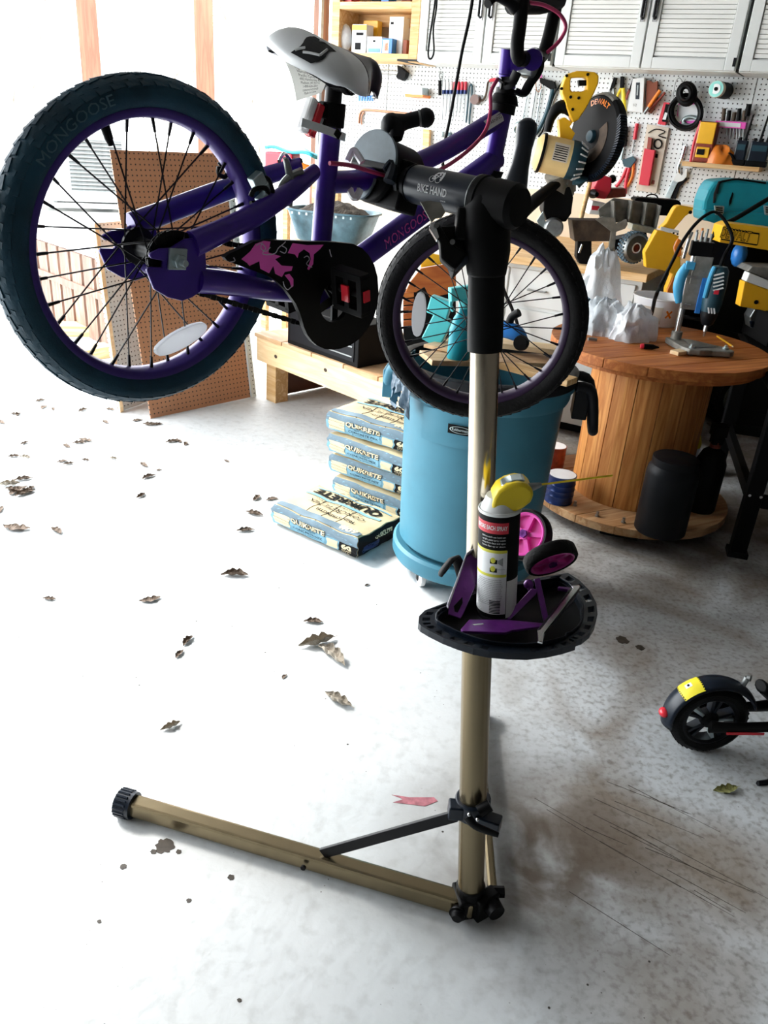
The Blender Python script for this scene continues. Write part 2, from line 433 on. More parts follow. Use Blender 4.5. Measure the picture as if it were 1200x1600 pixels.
# floor ------------------------------------------------------------
def floor_mat():
    m = bpy.data.materials.new('stained concrete'); m.use_nodes = True; nt = m.node_tree; p = nt.nodes['Principled BSDF']
    p.inputs['Roughness'].default_value = .55; p.inputs['Specular IOR Level'].default_value = .25
    tc = nt.nodes.new('ShaderNodeTexCoord'); src = tc.outputs['Object']
    def noise(sc, det=5, dist=0):
        n = nt.nodes.new('ShaderNodeTexNoise'); n.inputs['Scale'].default_value = sc; n.inputs['Detail'].default_value = det; n.inputs['Distortion'].default_value = dist
        nt.links.new(src, n.inputs['Vector']); return n.outputs[0]
    def rng(x, a, b, c=0.0, d=1.0):
        r = nt.nodes.new('ShaderNodeMapRange'); r.inputs[1].default_value = a; r.inputs[2].default_value = b; r.inputs[3].default_value = c; r.inputs[4].default_value = d
        nt.links.new(x, r.inputs[0]); return r.outputs[0]
    def mul(a, b):
        q = nt.nodes.new('ShaderNodeMath'); q.operation = 'MULTIPLY'; nt.links.new(a, q.inputs[0])
        if isinstance(b, float): q.inputs[1].default_value = b
        else: nt.links.new(b, q.inputs[1])
        return q.outputs[0]
    def mix(f, a, b):
        q = nt.nodes.new('ShaderNodeMix'); q.data_type = 'RGBA'
        nt.links.new(f, q.inputs[0])
        for i, v in ((6, a), (7, b)):
            if isinstance(v, tuple): q.inputs[i].default_value = (*v, 1)
            else: nt.links.new(v, q.inputs[i])
        return q.outputs[2]
    c = mix(rng(noise(1.3, 6), .35, .65), (.66, .68, .69), (.55, .585, .60))
    c = mix(mul(rng(noise(26, 8), .5, .72), .45), c, (.40, .41, .41))
    # old brown grime trodden into the slab on the right (world x from .4 on)
    sp = nt.nodes.new('ShaderNodeSeparateXYZ'); nt.links.new(src, sp.inputs[0])
    gx = rng(sp.outputs[0], .20, .62)
    g = mul(gx, rng(noise(2.2, 9, .8), .46, .66))
    c = mix(mul(g, .78), c, (.20, .14, .085))
    c = mix(mul(mul(gx, rng(noise(60, 6), .48, .7)), .5), c, (.10, .075, .05))
    gy = mul(rng(sp.outputs[1], 1.9, 2.9), rng(sp.outputs[0], .45, 1.05))  # dirt and the shade beneath the spool, both painted brown
    c = mix(mul(mul(gy, rng(noise(3.1, 9, .6), .30, .58)), .82), c, (.085, .058, .036))
    ds = nt.nodes.new('ShaderNodeVectorMath'); ds.operation = 'DISTANCE'; ds.inputs[1].default_value = (.43, 1.34, 0); nt.links.new(src, ds.inputs[0])  # stain and shade round the pole foot, painted as one smudge
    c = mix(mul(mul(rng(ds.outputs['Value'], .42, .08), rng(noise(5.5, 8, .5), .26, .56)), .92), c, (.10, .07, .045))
    # specks of grit
    v = nt.nodes.new('ShaderNodeTexVoronoi'); v.inputs['Scale'].default_value = 17; nt.links.new(src, v.inputs['Vector'])
    c = mix(mul(rng(v.outputs['Distance'], .055, .04), rng(noise(4, 2), .5, .55)), c, (.04, .035, .03))
    v = nt.nodes.new('ShaderNodeTexVoronoi'); v.inputs['Scale'].default_value = 45; nt.links.new(src, v.inputs['Vector'])
    c = mix(mul(rng(v.outputs['Distance'], .08, .05), rng(noise(3, 2), .55, .6)), c, (.12, .11, .10))
    # drag scratches running one way
    mp = nt.nodes.new('ShaderNodeMapping'); mp.inputs['Rotation'].default_value = (0, 0, math.radians(38)); mp.inputs['Scale'].default_value = (1.2, 60, 1)
    nt.links.new(src, mp.inputs[0]); n = nt.nodes.new('ShaderNodeTexNoise'); n.inputs['Scale'].default_value = 1.0; n.inputs['Detail'].default_value = 3; nt.links.new(mp.outputs[0], n.inputs['Vector'])
    c = mix(mul(mul(rng(n.outputs[0], .70, .76), rng(noise(1.1, 2), .5, .6)), .7), c, (.20, .18, .16))
    nt.links.new(c, p.inputs['Base Color'])
    bp = nt.nodes.new('ShaderNodeBump'); bp.inputs['Strength'].default_value = .15; bp.inputs['Distance'].default_value = .01
    nt.links.new(noise(40, 6), bp.inputs['Height']); nt.links.new(bp.outputs[0], p.inputs['Normal'])
    return m
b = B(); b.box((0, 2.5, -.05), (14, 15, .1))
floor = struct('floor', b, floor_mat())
def blot(px, py, r, seed, mt, name='stain', sx=1.0, z=.0009):
    rr = random.Random(seed); p = fl(px, py); b = B(); n = 22
    pts = [(p.x + r * sx * (1 + rr.uniform(-.22, .22)) * math.cos(2 * PI * i / n), p.y + r * (1 + rr.uniform(-.22, .22)) * math.sin(2 * PI * i / n)) for i in range(n)]
    b.ext(pts, 0.0002, z); part(floor, name, b, mt)
for i, (x, y, r) in enumerate(((258, 1322, .02), (240, 1331, .007), (279, 1331, .006), (193, 1354, .007), (361, 1371, .007), (295, 1407, .005), (155, 1440, .004), (374, 1563, .004), (972, 1000, .022), (1000, 1012, .015))):
    blot(x, y, r, i, M['stain'])
b = B()
for q in (((612, 1242), (640, 1246), (678, 1246), (684, 1252), (664, 1260), (640, 1257), (614, 1254), (630, 1249)),):
    b.ext([tuple(fl(*a).xy) for a in q], .0002, .0009)
part(floor, 'paint_mark', b, M['redpaint'], label='faded red paint mark on the concrete')
b = B()
for i in range(18):
    rr = random.Random(i); y = 1200 + rr.random() * 200; x = 790 + rr.random() * 210 + (y - 1200) * .5
    a = fl(x, y); k = .07 + rr.random() * .22; th = math.radians(-32 + rr.uniform(-7, 7)); d = Vector((math.cos(th), math.sin(th), 0)) * k
    s = Vector((-math.sin(th), math.cos(th), 0)) * .0006
    b.ext([tuple((a + d * t + s * e).xy) for t, e in ((0, -1), (1, -.4), (1, .4), (0, 1))], .0002, .0007)
part(floor, 'scratch', b, M['stain'], kind='stuff')

# walls and ceiling --------------------------------------------------
b = B(); b.box(((SL + SR) / 2, .075, HT / 2), (SR - SL, .15, HT)); wall_back = struct('wall_back', b, M['drywall'], RF)
b = B(); b.box((SR + .075, -DEP / 2, HT / 2), (.15, DEP, HT)); struct('wall_right', b, M['dimwall'], RF)
b = B(); b.box(((SL + SR) / 2, -DEP - .075, HT / 2), (SR - SL, .15, HT)); struct('wall_front', b, M['dimwall'], RF)
b = B(); b.box((SL - .075, -(DEP + OPEN) / 2, HT / 2), (.15, DEP - OPEN, HT)); struct('added_wall_left', b, M['dimwall'], RF)  # unseen wall added to shorten the opening and make daylight more directional
b = B(); b.box(((SL + SR) / 2, -DEP / 2, HT + .06), (SR - SL + .5, DEP + .5, .12)); struct('ceiling', b, M['ceil'], RF)
# perforated boards on the back wall, butted at the seams in the photograph
z0, z1 = 1.20, 1.925
xs = [WF.px(515, 120)[0], WF.px(606, 150)[0], WF.px(1176, 160)[0], SR - .02]
for i in range(3):
    b = B(); b.box(((xs[i] + xs[i + 1]) / 2, (z0 + z1) / 2, .006), (xs[i + 1] - xs[i] - .006, z1 - z0, .012))
    o = part(wall_back, 'pegboard', b, M['peg_white']); o.matrix_parent_inverse = wall_back.matrix_world.inverted(); o.matrix_world = WF.m
b = B(); b.box(((xs[0] + xs[3]) / 2, 1.05, .008), (xs[3] - xs[0], .30, .016))
o = part(wall_back, 'backsplash', b, M['wallcream']); o.matrix_parent_inverse = wall_back.matrix_world.inverted(); o.matrix_world = WF.m
# open side: timber posts and the jamb at the corner
for i, (px, Y) in enumerate(((318, 7.5), (139, 7.3))):
    q = at(px, 60, Y); b = B(); b.box((0, 0, 1.45), (.15, .15, 3.0)); struct('trim_%d' % (i + 1), b, M['post'], upright((q.x, q.y, 0), 18), bevel=.004)
b = B(); b.box((SL - .02, -.10, HT / 2), (.07, .09, HT)); struct('trim_3', b, M['post'], RF, bevel=.003)
b = B(); b.box((SL + .045, -.20, HT / 2), (.02, .03, HT)); struct('trim_4', b, M['steel'], RF)
b = B(); b.box((SL - .02, -DEP / 2, HT - .11), (.09, DEP, .22)); struct('trim_5', b, M['post'], RF)

# outdoors -------------------------------------------------------------
b = B()
def gh(u, v):
    x = -60 + u * 90; y = -20 + v * 90
    d = max(0, y - 16); return (x, y, -.12 + .16 * d + .6 * math.sin(x * .21 + y * .13) * min(1, max(0, y - 14) / 10))
b.grid(gh, 30, 30)
struct('ground', b, M['snow'], smooth=True)
def bare_tree(px, Y, h, seed, label):
    rr = random.Random(seed); p = at(px, 150, Y); root = FR((p.x, p.y, -.12 + .16 * max(0, Y - 16) - .6), (1, 0, 0), (0, 1, 0))
    b = B()
    def grow(a, d, L, r, dep):
        P = [a]; q = a.copy(); dd = d.copy()
        for i in range(4):
            dd = (dd + Vector((rr.uniform(-.2, .2), rr.uniform(-.2, .2), rr.uniform(-.05, .12)))).normalized(); q = q + dd * L / 4; P.append(q.copy())
        b.tube(P, [r, r * .55], 5)
        if dep:
            for k in range(4):
                s = P[1 + k % 4]; grow(s, (dd + Vector((rr.uniform(-.9, .9), rr.uniform(-.9, .9), rr.uniform(-.1, .6)))).normalized(), L * .66, r * .5, dep - 1)
    grow(Vector((0, 0, 0)), Vector((rr.uniform(-.1, .1), 0, 1)), h * .5, .035, 3)
    single('bare_tree', label, 'tree', b, M['barkpale'], root)
bare_tree(30, 15, 6.0, 3, 'pale leafless tree outdoors farthest left beyond the open side')
bare_tree(225, 18, 7.0, 5, 'pale leafless tree outdoors between the two timber posts')
bare_tree(405, 16, 6.5, 8, 'pale leafless tree outdoors between right timber post and corner jamb')

# low board-faced planter wall outside, with capping
A0, A1 = at(30, 352, 6.4), at(172, 408, 5.35)
A0.z = A1.z = (A0.z + A1.z) / 2
dx = (A1 - A0); L = dx.length; zt = A0.z
PF = FR((A0.x, A0.y, 0), dx, (-dx.y, dx.x, 0))
pl = thing('board_planter', 'low brown board wall with white battens outside the open side', 'low wall', PF)
b = B(); b.box((L / 2 - .2, .05, zt / 2), (L + 1.2, .05, zt)); part(pl, 'backing', b, M['white_paint'])
b = B(); b.box((L / 2 - .2, .10, zt + .02), (L + 1.3, .30, .04)); part(pl, 'capping', b, M['white_paint'], bevel=.005)
nb = 15; x = -.95
bd = None
for i in range(nb):
    if bd is None:
        b = B(); b.box((0, 0, 0), (.15, .022, zt - .05)); bd = b.mesh('board')
    o = put('board', bd, M['fencewood'], pl) if i == 0 else bpy.data.objects.new('board', bd)
    if i: C.objects.link(o); o.parent = pl
    o.location = (x + i * .19, .012, zt / 2 - .02)
b = B(); b.box((L / 2 - .2, -.006, zt * .55), (L + 1.0, .012, .05)); part(pl, 'rail', b, M['fencewood'])
# timber offcuts in front of it
for (px, py, ln, wd, rz, lb) in ((118, 522, .42, .16, 12, 'orange timber offcut lying flat before the low board wall'), (140, 560, .30, .13, 52, 'orange timber offcut nearest the pale perforated panel, on the slab')):
    p = fl(px, py); f = upright((p.x, p.y, 0), rz)
    b = B(); b.box((0, 0, .0375), (ln, wd, .075)); single('timber_offcut', lb, 'timber', b, M['pine'], f, bevel=.004, group='timber offcuts outside')
# cooling unit on the capping
pa = at(140, 314, 6.9); f = upright(pa, 24)
ac = thing('air_conditioner', 'boxy white air conditioner with louvred face on the low wall', 'air conditioner', f)
b = B(); b.box((0, 0, .29), (.62, .42, .56)); part(ac, 'casing', b, M['white_paint'], bevel=.012)
b = B(); b.box((0, 0, .585), (.65, .45, .03)); part(ac, 'lid', b, M['white'], bevel=.008)
b = B(); b.box((0, 0, -pa.z / 2 - .03), (.8, .5, pa.z - .06)); b.box((0, 0, -.015), (.84, .54, .03)); part(ac, 'plinth', b, M['white_paint'])
lv = None
for i in range(14):
    if lv is None:
        b = B(); b.box((0, 0, 0), (.40, .02, .010), rotm(35)); lv = b.mesh('louvre')
    o = put('louvre', lv, M['steel'], ac) if i == 0 else bpy.data.objects.new('louvre', lv)
    if i: C.objects.link(o); o.parent = ac
    o.location = (.06, -.215, .10 + i * .028)
for sx in (-.22, .22):
    b = B(); b.box((sx, 0, .01), (.06, .36, .02)); part(ac, 'foot', b, M['black'])

# leaning perforated panels -----------------------------------------------
def lean(BL, BR, tlx, tly):
    BL, BR = Vector(BL), Vector(BR); e = (BR - BL).normalized(); d = ray(tlx, tly)
    t = (BL - CAM).dot(e) / d.dot(e); TL = CAM + d * t
    return FR(BL, e, TL - BL), (BR - BL).length, (TL - BL).length
f, w_, h_ = lean(fl(236, 655), fl(398, 620), 172, 235)
pn = thing('perforated_panel', 'brown perforated hardboard panel leaning behind the rear wheel', 'panel', f, 'perforated panels leaning by the open side')
b = B(); b.box((w_ / 2, h_ / 2 + .003, -.004), (w_, h_, .007)); part(pn, 'sheet', b, M['peg_brown'])
b = B(); b.box((w_ - .014, h_ / 2 + .003, .007), (.034, h_, .015)); part(pn, 'edge_strip', b, M['peg_grey'], label='grey perforated edge strip')
f2, w2, h2 = lean(fl(187, 645), fl(345, 590), 146, 350)
pn = thing('perforated_panel', 'pale grey perforated panel leaning at left behind the brown one', 'panel', f2, 'perforated panels leaning by the open side')
b = B(); b.box((w2 / 2, h2 / 2 + .003, -.012), (w2, h2, .007)); part(pn, 'sheet', b, M['peg_grey'])
b = B(); b.box((.012, h2 / 2 + .003, -.003), (.024, h2, .02)); part(pn, 'edge_strip', b, M['pine_x'], label='pale wooden edge strip')

# wall cabinets ------------------------------------------------------------
CZ, CH, CD = 1.885, .80, .32
hinge_l = [('two-door white ribbed wall cabinet left of centre with black cord on its handle', 652, 861, 2), ('two-door white ribbed wall cabinet in the middle above the mitre saw', 866, 1150, 2), ('white ribbed wall cabinet at far right above the two-way radios', 1156, 1420, 2)]
slat_me = None
for lb, xa, xb, nd in hinge_l:
    a = WF.px(xa, 100, CD)[0]; e = WF.px(xb, 108, CD)[0]; W_ = e - a
    f = FR(WF.w(a, CZ, 0), WF.x, WF.y)
    cb = thing('wall_cabinet', lb, 'cabinet', f, 'white wall cabinets over the pegboard')
    b = B(); b.box((W_ / 2, CH / 2, CD / 2), (W_ - .004, CH, CD - .02)); part(cb, 'body', b, M['white_paint'])
    dw = W_ / nd
    for k in range(nd):
        x0, x1 = k * dw + .005, (k + 1) * dw - .005; st = .055
        b = B()
        for c, d in (((x0 + st / 2, CH / 2), (st, CH - .01)), ((x1 - st / 2, CH / 2), (st, CH - .01)), (((x0 + x1) / 2, .005 + st / 2), (x1 - x0 - 2 * st, st)), (((x0 + x1) / 2, CH - .005 - st / 2), (x1 - x0 - 2 * st, st))):
            b.box((c[0], c[1], CD + .004), (d[0], d[1], .024))
        dr = part(cb, 'door', b, M['white_paint'], bevel=.003)
        b = B()
        n = 31; ph = (CH - 2 * st - .012) / n
        for i in range(n):
            b.box(((x0 + x1) / 2, st + .011 + (i + .5) * ph, CD), (x1 - x0 - 2 * st - .006, ph * .86, .012), rotm(-4))
        part(dr, 'ribbed_panel', b, M['cabinet'])
        hx = x1 - .028 if k == 0 else x0 + .028
        b = B(); b.box((hx, .30, CD + .019), (.022, .15, .006)); part(dr, 'backplate', b, M['chrome'])
        b = B(); b.tube([(hx, .24, CD + .02), (hx, .245, CD + .045), (hx, .355, CD + .045), (hx, .36, CD + .02)], .008, 8); part(dr, 'handle', b, M['steel_black'])
    b = B(); b.box((W_ - .012, .045, CD + .022), (.014, .04, .012)); part(cb, 'hinge', b, M['steel_black'])
b = B(); s0 = WF.px(652, 100)[0]; b.box(((s0 + SR) / 2, 1.895, .15), (SR - s0 - .02, .012, .30)); 
o = part(wall_back, 'ledger', b, M['seam']); o.matrix_parent_inverse = wall_back.matrix_world.inverted(); o.matrix_world = WF.m

# open shelf unit in the corner ----------------------------------------------
a = WF.px(516, 80, .3)[0]; e = WF.px(650, 95, .3)[0]; W_ = e - a
f = FR(WF.w(a, CZ, 0), WF.x, WF.y)
sh = thing('shelf_unit', 'open pine shelf unit in the corner beside the white cabinets', 'shelf', f)
for x in (.03, W_ - .03):
    b = B(); b.box((x, .42, .15), (.06 if x > .1 else .06, .84, .29)); part(sh, 'upright', b, M['pine'], bevel=.002)
sz = WF.px(580, 8, .3)[1] - CZ
for z in (.025, sz, .80):
    b = B(); b.box((W_ / 2, z, .15), (W_ - .12, .04, .29)); part(sh, 'shelf_board', b, M['pine'], bevel=.002)
b = B(); b.box((W_ / 2, .42, .008), (W_ - .12, .8, .014)); part(sh, 'back_panel', b, M['wallcream'])
b = B(); b.box((W_ / 2, sz - .055, .03), (W_ - .12, .07, .03)); part(sh, 'shelf_shade_strip', b, M['pine'])  # strip added in place of the brown shade under the shelf
bz = CZ + .046
def shelfbox(name, lb, cat, x0, x1, y0, mt, off=.2, dep=.08, z=None, extra=None):
    zz = bz if z is None else z
    s0 = WF.px(x0, 80, off)[0]; s1 = WF.px(x1, 80, off)[0]; h = WF.px((x0 + x1) / 2, y0, off)[1] - zz
    f = FR(WF.w(s0, zz, off), WF.x, WF.y); w = s1 - s0
    t = thing(name, lb, cat, f, 'packages on the open shelf')
    b = B(); b.box((w / 2, h / 2, -dep / 2), (w, h, dep)); part(t, 'box_shell', b, mt, bevel=.002)
    for nm, m_, (u0, u1, v0, v1) in extra or ():
        b = B(); b.box((w * (u0 + u1) / 2, h * (v0 + v1) / 2, .0008), (w * (u1 - u0), h * (v1 - v0), .0016)); part(t, nm, b, M[m_])
    return t
shelfbox('carton', 'tall cream carton with yellow flap on the open shelf', 'box', 549, 571, 38, M['paper'], .25, .09, extra=(('print_panel', 'saw_yellow', (0, 1, .80, .98)), ('print_panel', 'ink', (.3, .8, .62, .72)), ('print_panel', 'ink', (.25, .65, .12, .36))))
shelfbox('carton', 'plain mustard carton behind the cream one on the open shelf', 'box', 566, 588, 32, M['saw_yellow'], .14, .06)
shelfbox('carton', 'small white carton with lilac top band on the open shelf', 'box', 573, 596, 57, M['paper'], .25, .08, extra=(('print_panel', 'lilac', (0, 1, .86, 1)), ('print_panel', 'ink', (.4, .56, .68, .78)), ('print_panel', 'bagblue', (.1, .9, .08, .3))))
shelfbox('carton', 'white and blue carton with orange mark on the open shelf', 'box', 596, 612, 60, M['blue'], .25, .06, extra=(('print_panel', 'paper', (.1, .7, .05, .9)), ('print_panel', 'orange', (.3, .62, .2, .7))))
shelfbox('carton', 'big white carton at right end of the open shelf', 'box', 606, 628, 26, M['paper'], .19, .08, extra=(('print_panel', 'ink', (.1, .3, .8, .86)), ('print_panel', 'steel', (.6, .9, .7, .8))))
shelfbox('carton', 'thin brown carton against right upright of the open shelf', 'box', 629, 635, 62, M['terra'], .22, .12)
for k, (x0, x1, m_, lb) in enumerate(((532, 546, 'red', 'red carton on the top board of the open shelf'), (577, 590, 'ink', 'black carton on the top board of the open shelf'), (591, 603, 'blue', 'blue carton on the top board of the open shelf'), (622, 636, 'terra', 'brown carton on the top board of the open shelf'))):
    shelfbox('carton', lb, 'box', x0, x1, -38, M[m_], .25, .1, z=CZ + sz + .021)
b = B()
s0 = WF.px(541, 80, .2)[0]
b.ball((0, .085, 0), 1, 12, (.05, .085, .045)); single('bagged_part', 'clear bag of parts at left end of the open shelf', 'bag', b, M['milky'], FR(WF.w(s0, bz, .22), WF.x, WF.y), smooth=True)
# ================================================================ the bicycle
BO = Vector((-.326, 1.07, 1.337))
FA = Vector((.1576, 1.5526, 1.1778))
bn = Vector((.7535, -.6538, -.0688)).normalized()
be = FA - BO; be = (be - bn * be.dot(bn)).normalized()
BF = FR(BO, be, bn.cross(be))                    # x forward, y up, n to the rider's right
bk = thing('bicycle', 'small purple kids bicycle with white saddle held up in the repair stand', 'bicycle', BF)
P = BF.px
def L(px, py, w): return BF.loc(aw(px, py, w))   # a point on a sight line at view depth w, in bicycle space
FL_ = BF.loc(FA)
nf = BF.i.to_3x3() @ Vector((-.1442, -.9824, -.1188)).normalized()
ff = (BF.i.to_3x3() @ Vector((0, 0, 1))).cross(nf).normalized()
fu = nf.cross(ff)
FM = Matrix((ff, fu, nf)).transposed().to_4x4(); FM.translation = Vector(FL_)

def make_wheel(X, rim_mat, tyre_mat, lab, r_o=.2025, r_r=.1685, nsp=32, mark=None, side=1):
    prof = [(r_r - .003, .014), (r_r + .003, .0205), (r_r + .012, .0255), (r_r + .021, .0245), (r_r + .0285, .018), (r_o - .0015, .009), (r_o, 0)]
    prof = prof + [(r, -z) for r, z in reversed(prof[:-1])]
    b = B().xf(X).lathe(prof, 96, caps=False); ty = part(bk, 'tyre', b, tyre_mat, smooth=60, label=lab + ' tyre')
    b = B().xf(X)
    for i in range(64):                           # tread lugs
        for z, d, tw in ((.0205, 0, 8), (.012, .5, -14), (.0035, 0, 14), (-.0035, .5, -14), (-.012, 0, 14), (-.0205, .5, -8)):
            a = 2 * PI * (i + d) / 64; r = r_o - .0008 - max(0, abs(z) - .006) * .62
            R = rotm(0, 0, math.degrees(a)) @ rotm(tw, 0, 0) @ rotm(0, (-z / .022) * 38 if z else 0, 0)
            b.box((r * math.cos(a), r * math.sin(a), z), (.0026, .0165, .0068), R)
    part(ty, 'tread', b, tyre_mat, kind='stuff')
    if mark:
        for a0 in mark:
            b = B().xf(X)
            def fn(u, v, h):
                a = a0 - u / .186; r = .1825 + v
                return X @ Vector((r * math.cos(a), r * math.sin(a), .0262 + (-.0015 if abs(v) > .006 else 0)))
            b.m = None
            letter(b, 'MONGOOSE', .017, fn, wid=.118)
            part(ty, 'lettering', b, M['rubber_mark'])
    b = B().xf(X).lathe([(r_r, .0165), (r_r - .002, .0175), (r_r - .009, .0155), (r_r - .0115, .012), (r_r - .0135, 0), (r_r - .0115, -.012), (r_r - .009, -.0155), (r_r - .002, -.0175), (r_r, -.0165), (r_r - .004, 0)], 96, closed=True)
    rim = part(bk, 'rim', b, rim_mat, smooth=50, label=lab + ' rim')
    b = B().xf(X).lathe([(0, .05), (.012, .05), (.012, .032), (.024, .030), (.024, .026), (.013, .022), (.012, 0), (.013, -.022), (.024, -.026), (.024, -.030), (.012, -.032), (.012, -.05), (0, -.05)], 24)
    part(bk, 'hub', b, M['steel_black'], smooth=30)
    sp = []
    ri = r_r - .0125
    b = B().tube([(0, 0, 0), (0, 0, 1)], .0011, 5); sp_me = b.mesh('spoke'); first = True
    bnip = B()
    for i in range(nsp):
        a = 2 * PI * i / nsp; sd = 1 if i % 2 else -1; cr = 1 if (i // 2) % 2 else -1
        ah = a + cr * .95
        p0 = Vector((.022 * math.cos(ah), .022 * math.sin(ah), sd * .028)); p1 = Vector((ri * math.cos(a), ri * math.sin(a), sd * .003))
        d = p1 - p0
        o = bpy.data.objects.new('spoke', sp_me)
        if first: sp_me.materials.append(M['spoke']); first = False
        C.objects.link(o); o.parent = rim
        o.matrix_local = X @ Matrix.Translation(p0) @ d.to_track_quat('Z', 'Y').to_matrix().to_4x4() @ Matrix.Diagonal((1, 1, d.length, 1))
        q = p1 - d.normalized() * .016
        bnip.xf(X).tube([q, p1 + d.normalized() * .003], [.0019, .0026], 6)
    part(rim, 'nipples', bnip, M['spoke'], kind='stuff')
    return rim
IDM = Matrix.Identity(4)
rim_r = make_wheel(IDM, M['purple_rim'], M['rubber'], 'rear', mark=(math.radians(140),))
rim_f = make_wheel(FM, M['purple_dark'], M['rubber_dark'], 'front')
def reflector(X, x, y, ang, parent):
    b = B().xf(X @ Matrix.Translation((x, y, .012)) @ Matrix.Rotation(ang, 4, 'Z'))
    pts = [(.046 * math.cos(2 * PI * i / 24) * (1 if abs(math.cos(2 * PI * i / 24)) < .9 else .96), .0135 * math.sin(2 * PI * i / 24)) for i in range(24)]
    b.ext(pts, -.004, .004); part(parent, 'reflector', b, M['lens_white'], bevel=.0015, label='white oval spoke reflector')
a = BF.px(225, 552); c = BF.px(322, 500); reflector(IDM, (a[0] + c[0]) / 2, (a[1] + c[1]) / 2, math.atan2(c[1] - a[1], c[0] - a[0]), rim_r)
FF = FR(FA, BF.m.to_3x3() @ ff, BF.m.to_3x3() @ fu)
a = FF.px(652, 530); c = FF.px(660, 445); reflector(FM, (a[0] + c[0]) / 2, (a[1] + c[1]) / 2, math.atan2(c[1] - a[1], c[0] - a[0]), rim_f)
q = BF.px(166, 208); b = B(); d = Vector((-q[0], -q[1], 0)).normalized(); q = Vector((q[0], q[1], 0)); b.tube([q - d * .012, q + d * .006, q + d * .014], [.0045, .0045, .003], 10); part(rim_r, 'valve_cap', b, M['black'], smooth=True)

# ---- frame
bb = Vector(BF.px(526, 468, .055)); bb.z = 0
st0, st1 = Vector(P(500, 400)), Vector(P(517, 196))
ht0, ht1 = Vector(P(766, 268)), Vector(P(788, 158))
b = B()
b.tube([st0 + (st0 - st1).normalized() * .03, st1], .0158, 20)
b.cyl(bb + Vector((0, 0, -.034)), bb + Vector((0, 0, .034)), .021, n=20)
dA, dB = Vector(P(540, 420)), Vector(P(775, 247)); b.tube([bb, dA], .0195, 16); b.tube([dA, dB], .0195, 16)
b.tube([P(512, 285), P(560, 282), P(620, 268), P(700, 232), P(782, 182)], .0165, 16, k=6)
b.cyl(ht0, ht1, .0175, n=20)
part(bk, 'frame', b, M['purple'], smooth=40)
b = B()
b.tube([P(300, 382, .052), P(345, 362, .050), P(400, 335, .047), P(455, 298, .040), P(492, 268, .014)], [.0175, .0155, .0155, .014, .011], 14, k=6, flat=(.8, 1.0), side=(0, 0, 1)); part(bk, 'seat_stay', b, M['purple'], smooth=50)
b = B()
b.tube([P(205, 352, -.052), P(255, 333, -.050), P(330, 305, -.047), P(400, 280, -.040), P(470, 258, -.014)], [.0165, .0155, .0155, .014, .011], 14, k=6, flat=(.8, 1.0), side=(0, 0, 1)); part(bk, 'seat_stay', b, M['purple'], smooth=50)
b = B()
b.tube([P(308, 438, .052), P(360, 443, .048), P(430, 455, .04), P(500, 462, .022)], [.0165, .0165, .014, .012], 14, k=6, flat=(.8, 1.0), side=(0, 0, 1)); part(bk, 'chain_stay', b, M['purple'], smooth=50)
b = B(); b.tube([P(215, 405, -.052), P(280, 420, -.048), P(370, 440, -.04), P(470, 455, -.022)], [.0165, .0155, .014, .012], 14, k=6, flat=(.8, 1.0), side=(0, 0, 1)); part(bk, 'chain_stay', b, M['purple'], smooth=50)
cr = lambda L_: [(150 + x / 4, 200 + y / 4) for x, y in L_]
plate = cr([(335, 800), (350, 780), (400, 755), (470, 750), (560, 695), (640, 690), (680, 712), (690, 860), (668, 1015), (600, 1060), (540, 1082), (450, 1060), (365, 1010), (318, 890), (330, 872), (415, 872), (420, 830), (350, 818)])
b = B().ext(BF.poly(plate, .058), .0535, .0585); part(bk, 'dropout', b, M['purple'], bevel=.0012)
pa2 = [(BF.px(x, y, .056)[0], BF.px(x, y, .056)[1]) for x, y in plate]
b = B().ext(pa2, -.0585, -.0535); part(bk, 'dropout', b, M['purple'], bevel=.0012)
for sd in (1, -1):
    b = B(); ax = Vector((0, 0, sd))
    b.box(ax * .0605 + Vector((-.001, .002, 0)), (.026, .026, .004), rotm(0, 0, 8)); b.cyl(ax * .06, ax * .069, .0095, n=6); b.cyl(ax * .06, ax * .078, .0045, n=12)
    part(bk, 'axle_nut', b, M['zinc'], bevel=.0008)
# lettering on the down tube
dt = [dA + (dB - dA) * .18, dB]; dd = (dt[1] - dt[0]).normalized(); du = Vector((0, 0, 1)).cross(dd)
b = B()
def fn(u, v, h):
    a = .22 + v / .0199; c = dt[0] + dd * (.062 + u)
    return c + du * .0201 * math.sin(a) + Vector((0, 0, 1)) * .0201 * math.cos(a)
letter(b, 'MONGOOSE', .022, fn, wid=.118, shear=.2); part(bk, 'lettering', b, M['pink_print'], label='pink maker lettering on the down tube')
# warning sticker on the top tube near the head
tt = [Vector(P(700, 232)), Vector(P(782, 182))]; td = (tt[1] - tt[0]).normalized(); tu = Vector((0, 0, 1)).cross(td)
def onTop(r):
    def fn(u, v, h):
        a = .55 + v / r; c = tt[1] - td * .035 + td * u + Vector((0, -.0015, 0))
        return c + tu * r * math.sin(a) + Vector((0, 0, 1)) * r * math.cos(a)
    return fn
b = B(); g = onTop(.0172); b.grid(lambda u, v: g((u - .5) * .046, (v - .5) * .018, 0), 6, 6); part(bk, 'sticker', b, M['paper'])
b = B(); letter(b, 'WARNING', .008, onTop(.0175), wid=.04); part(bk, 'lettering', b, M['ink'])

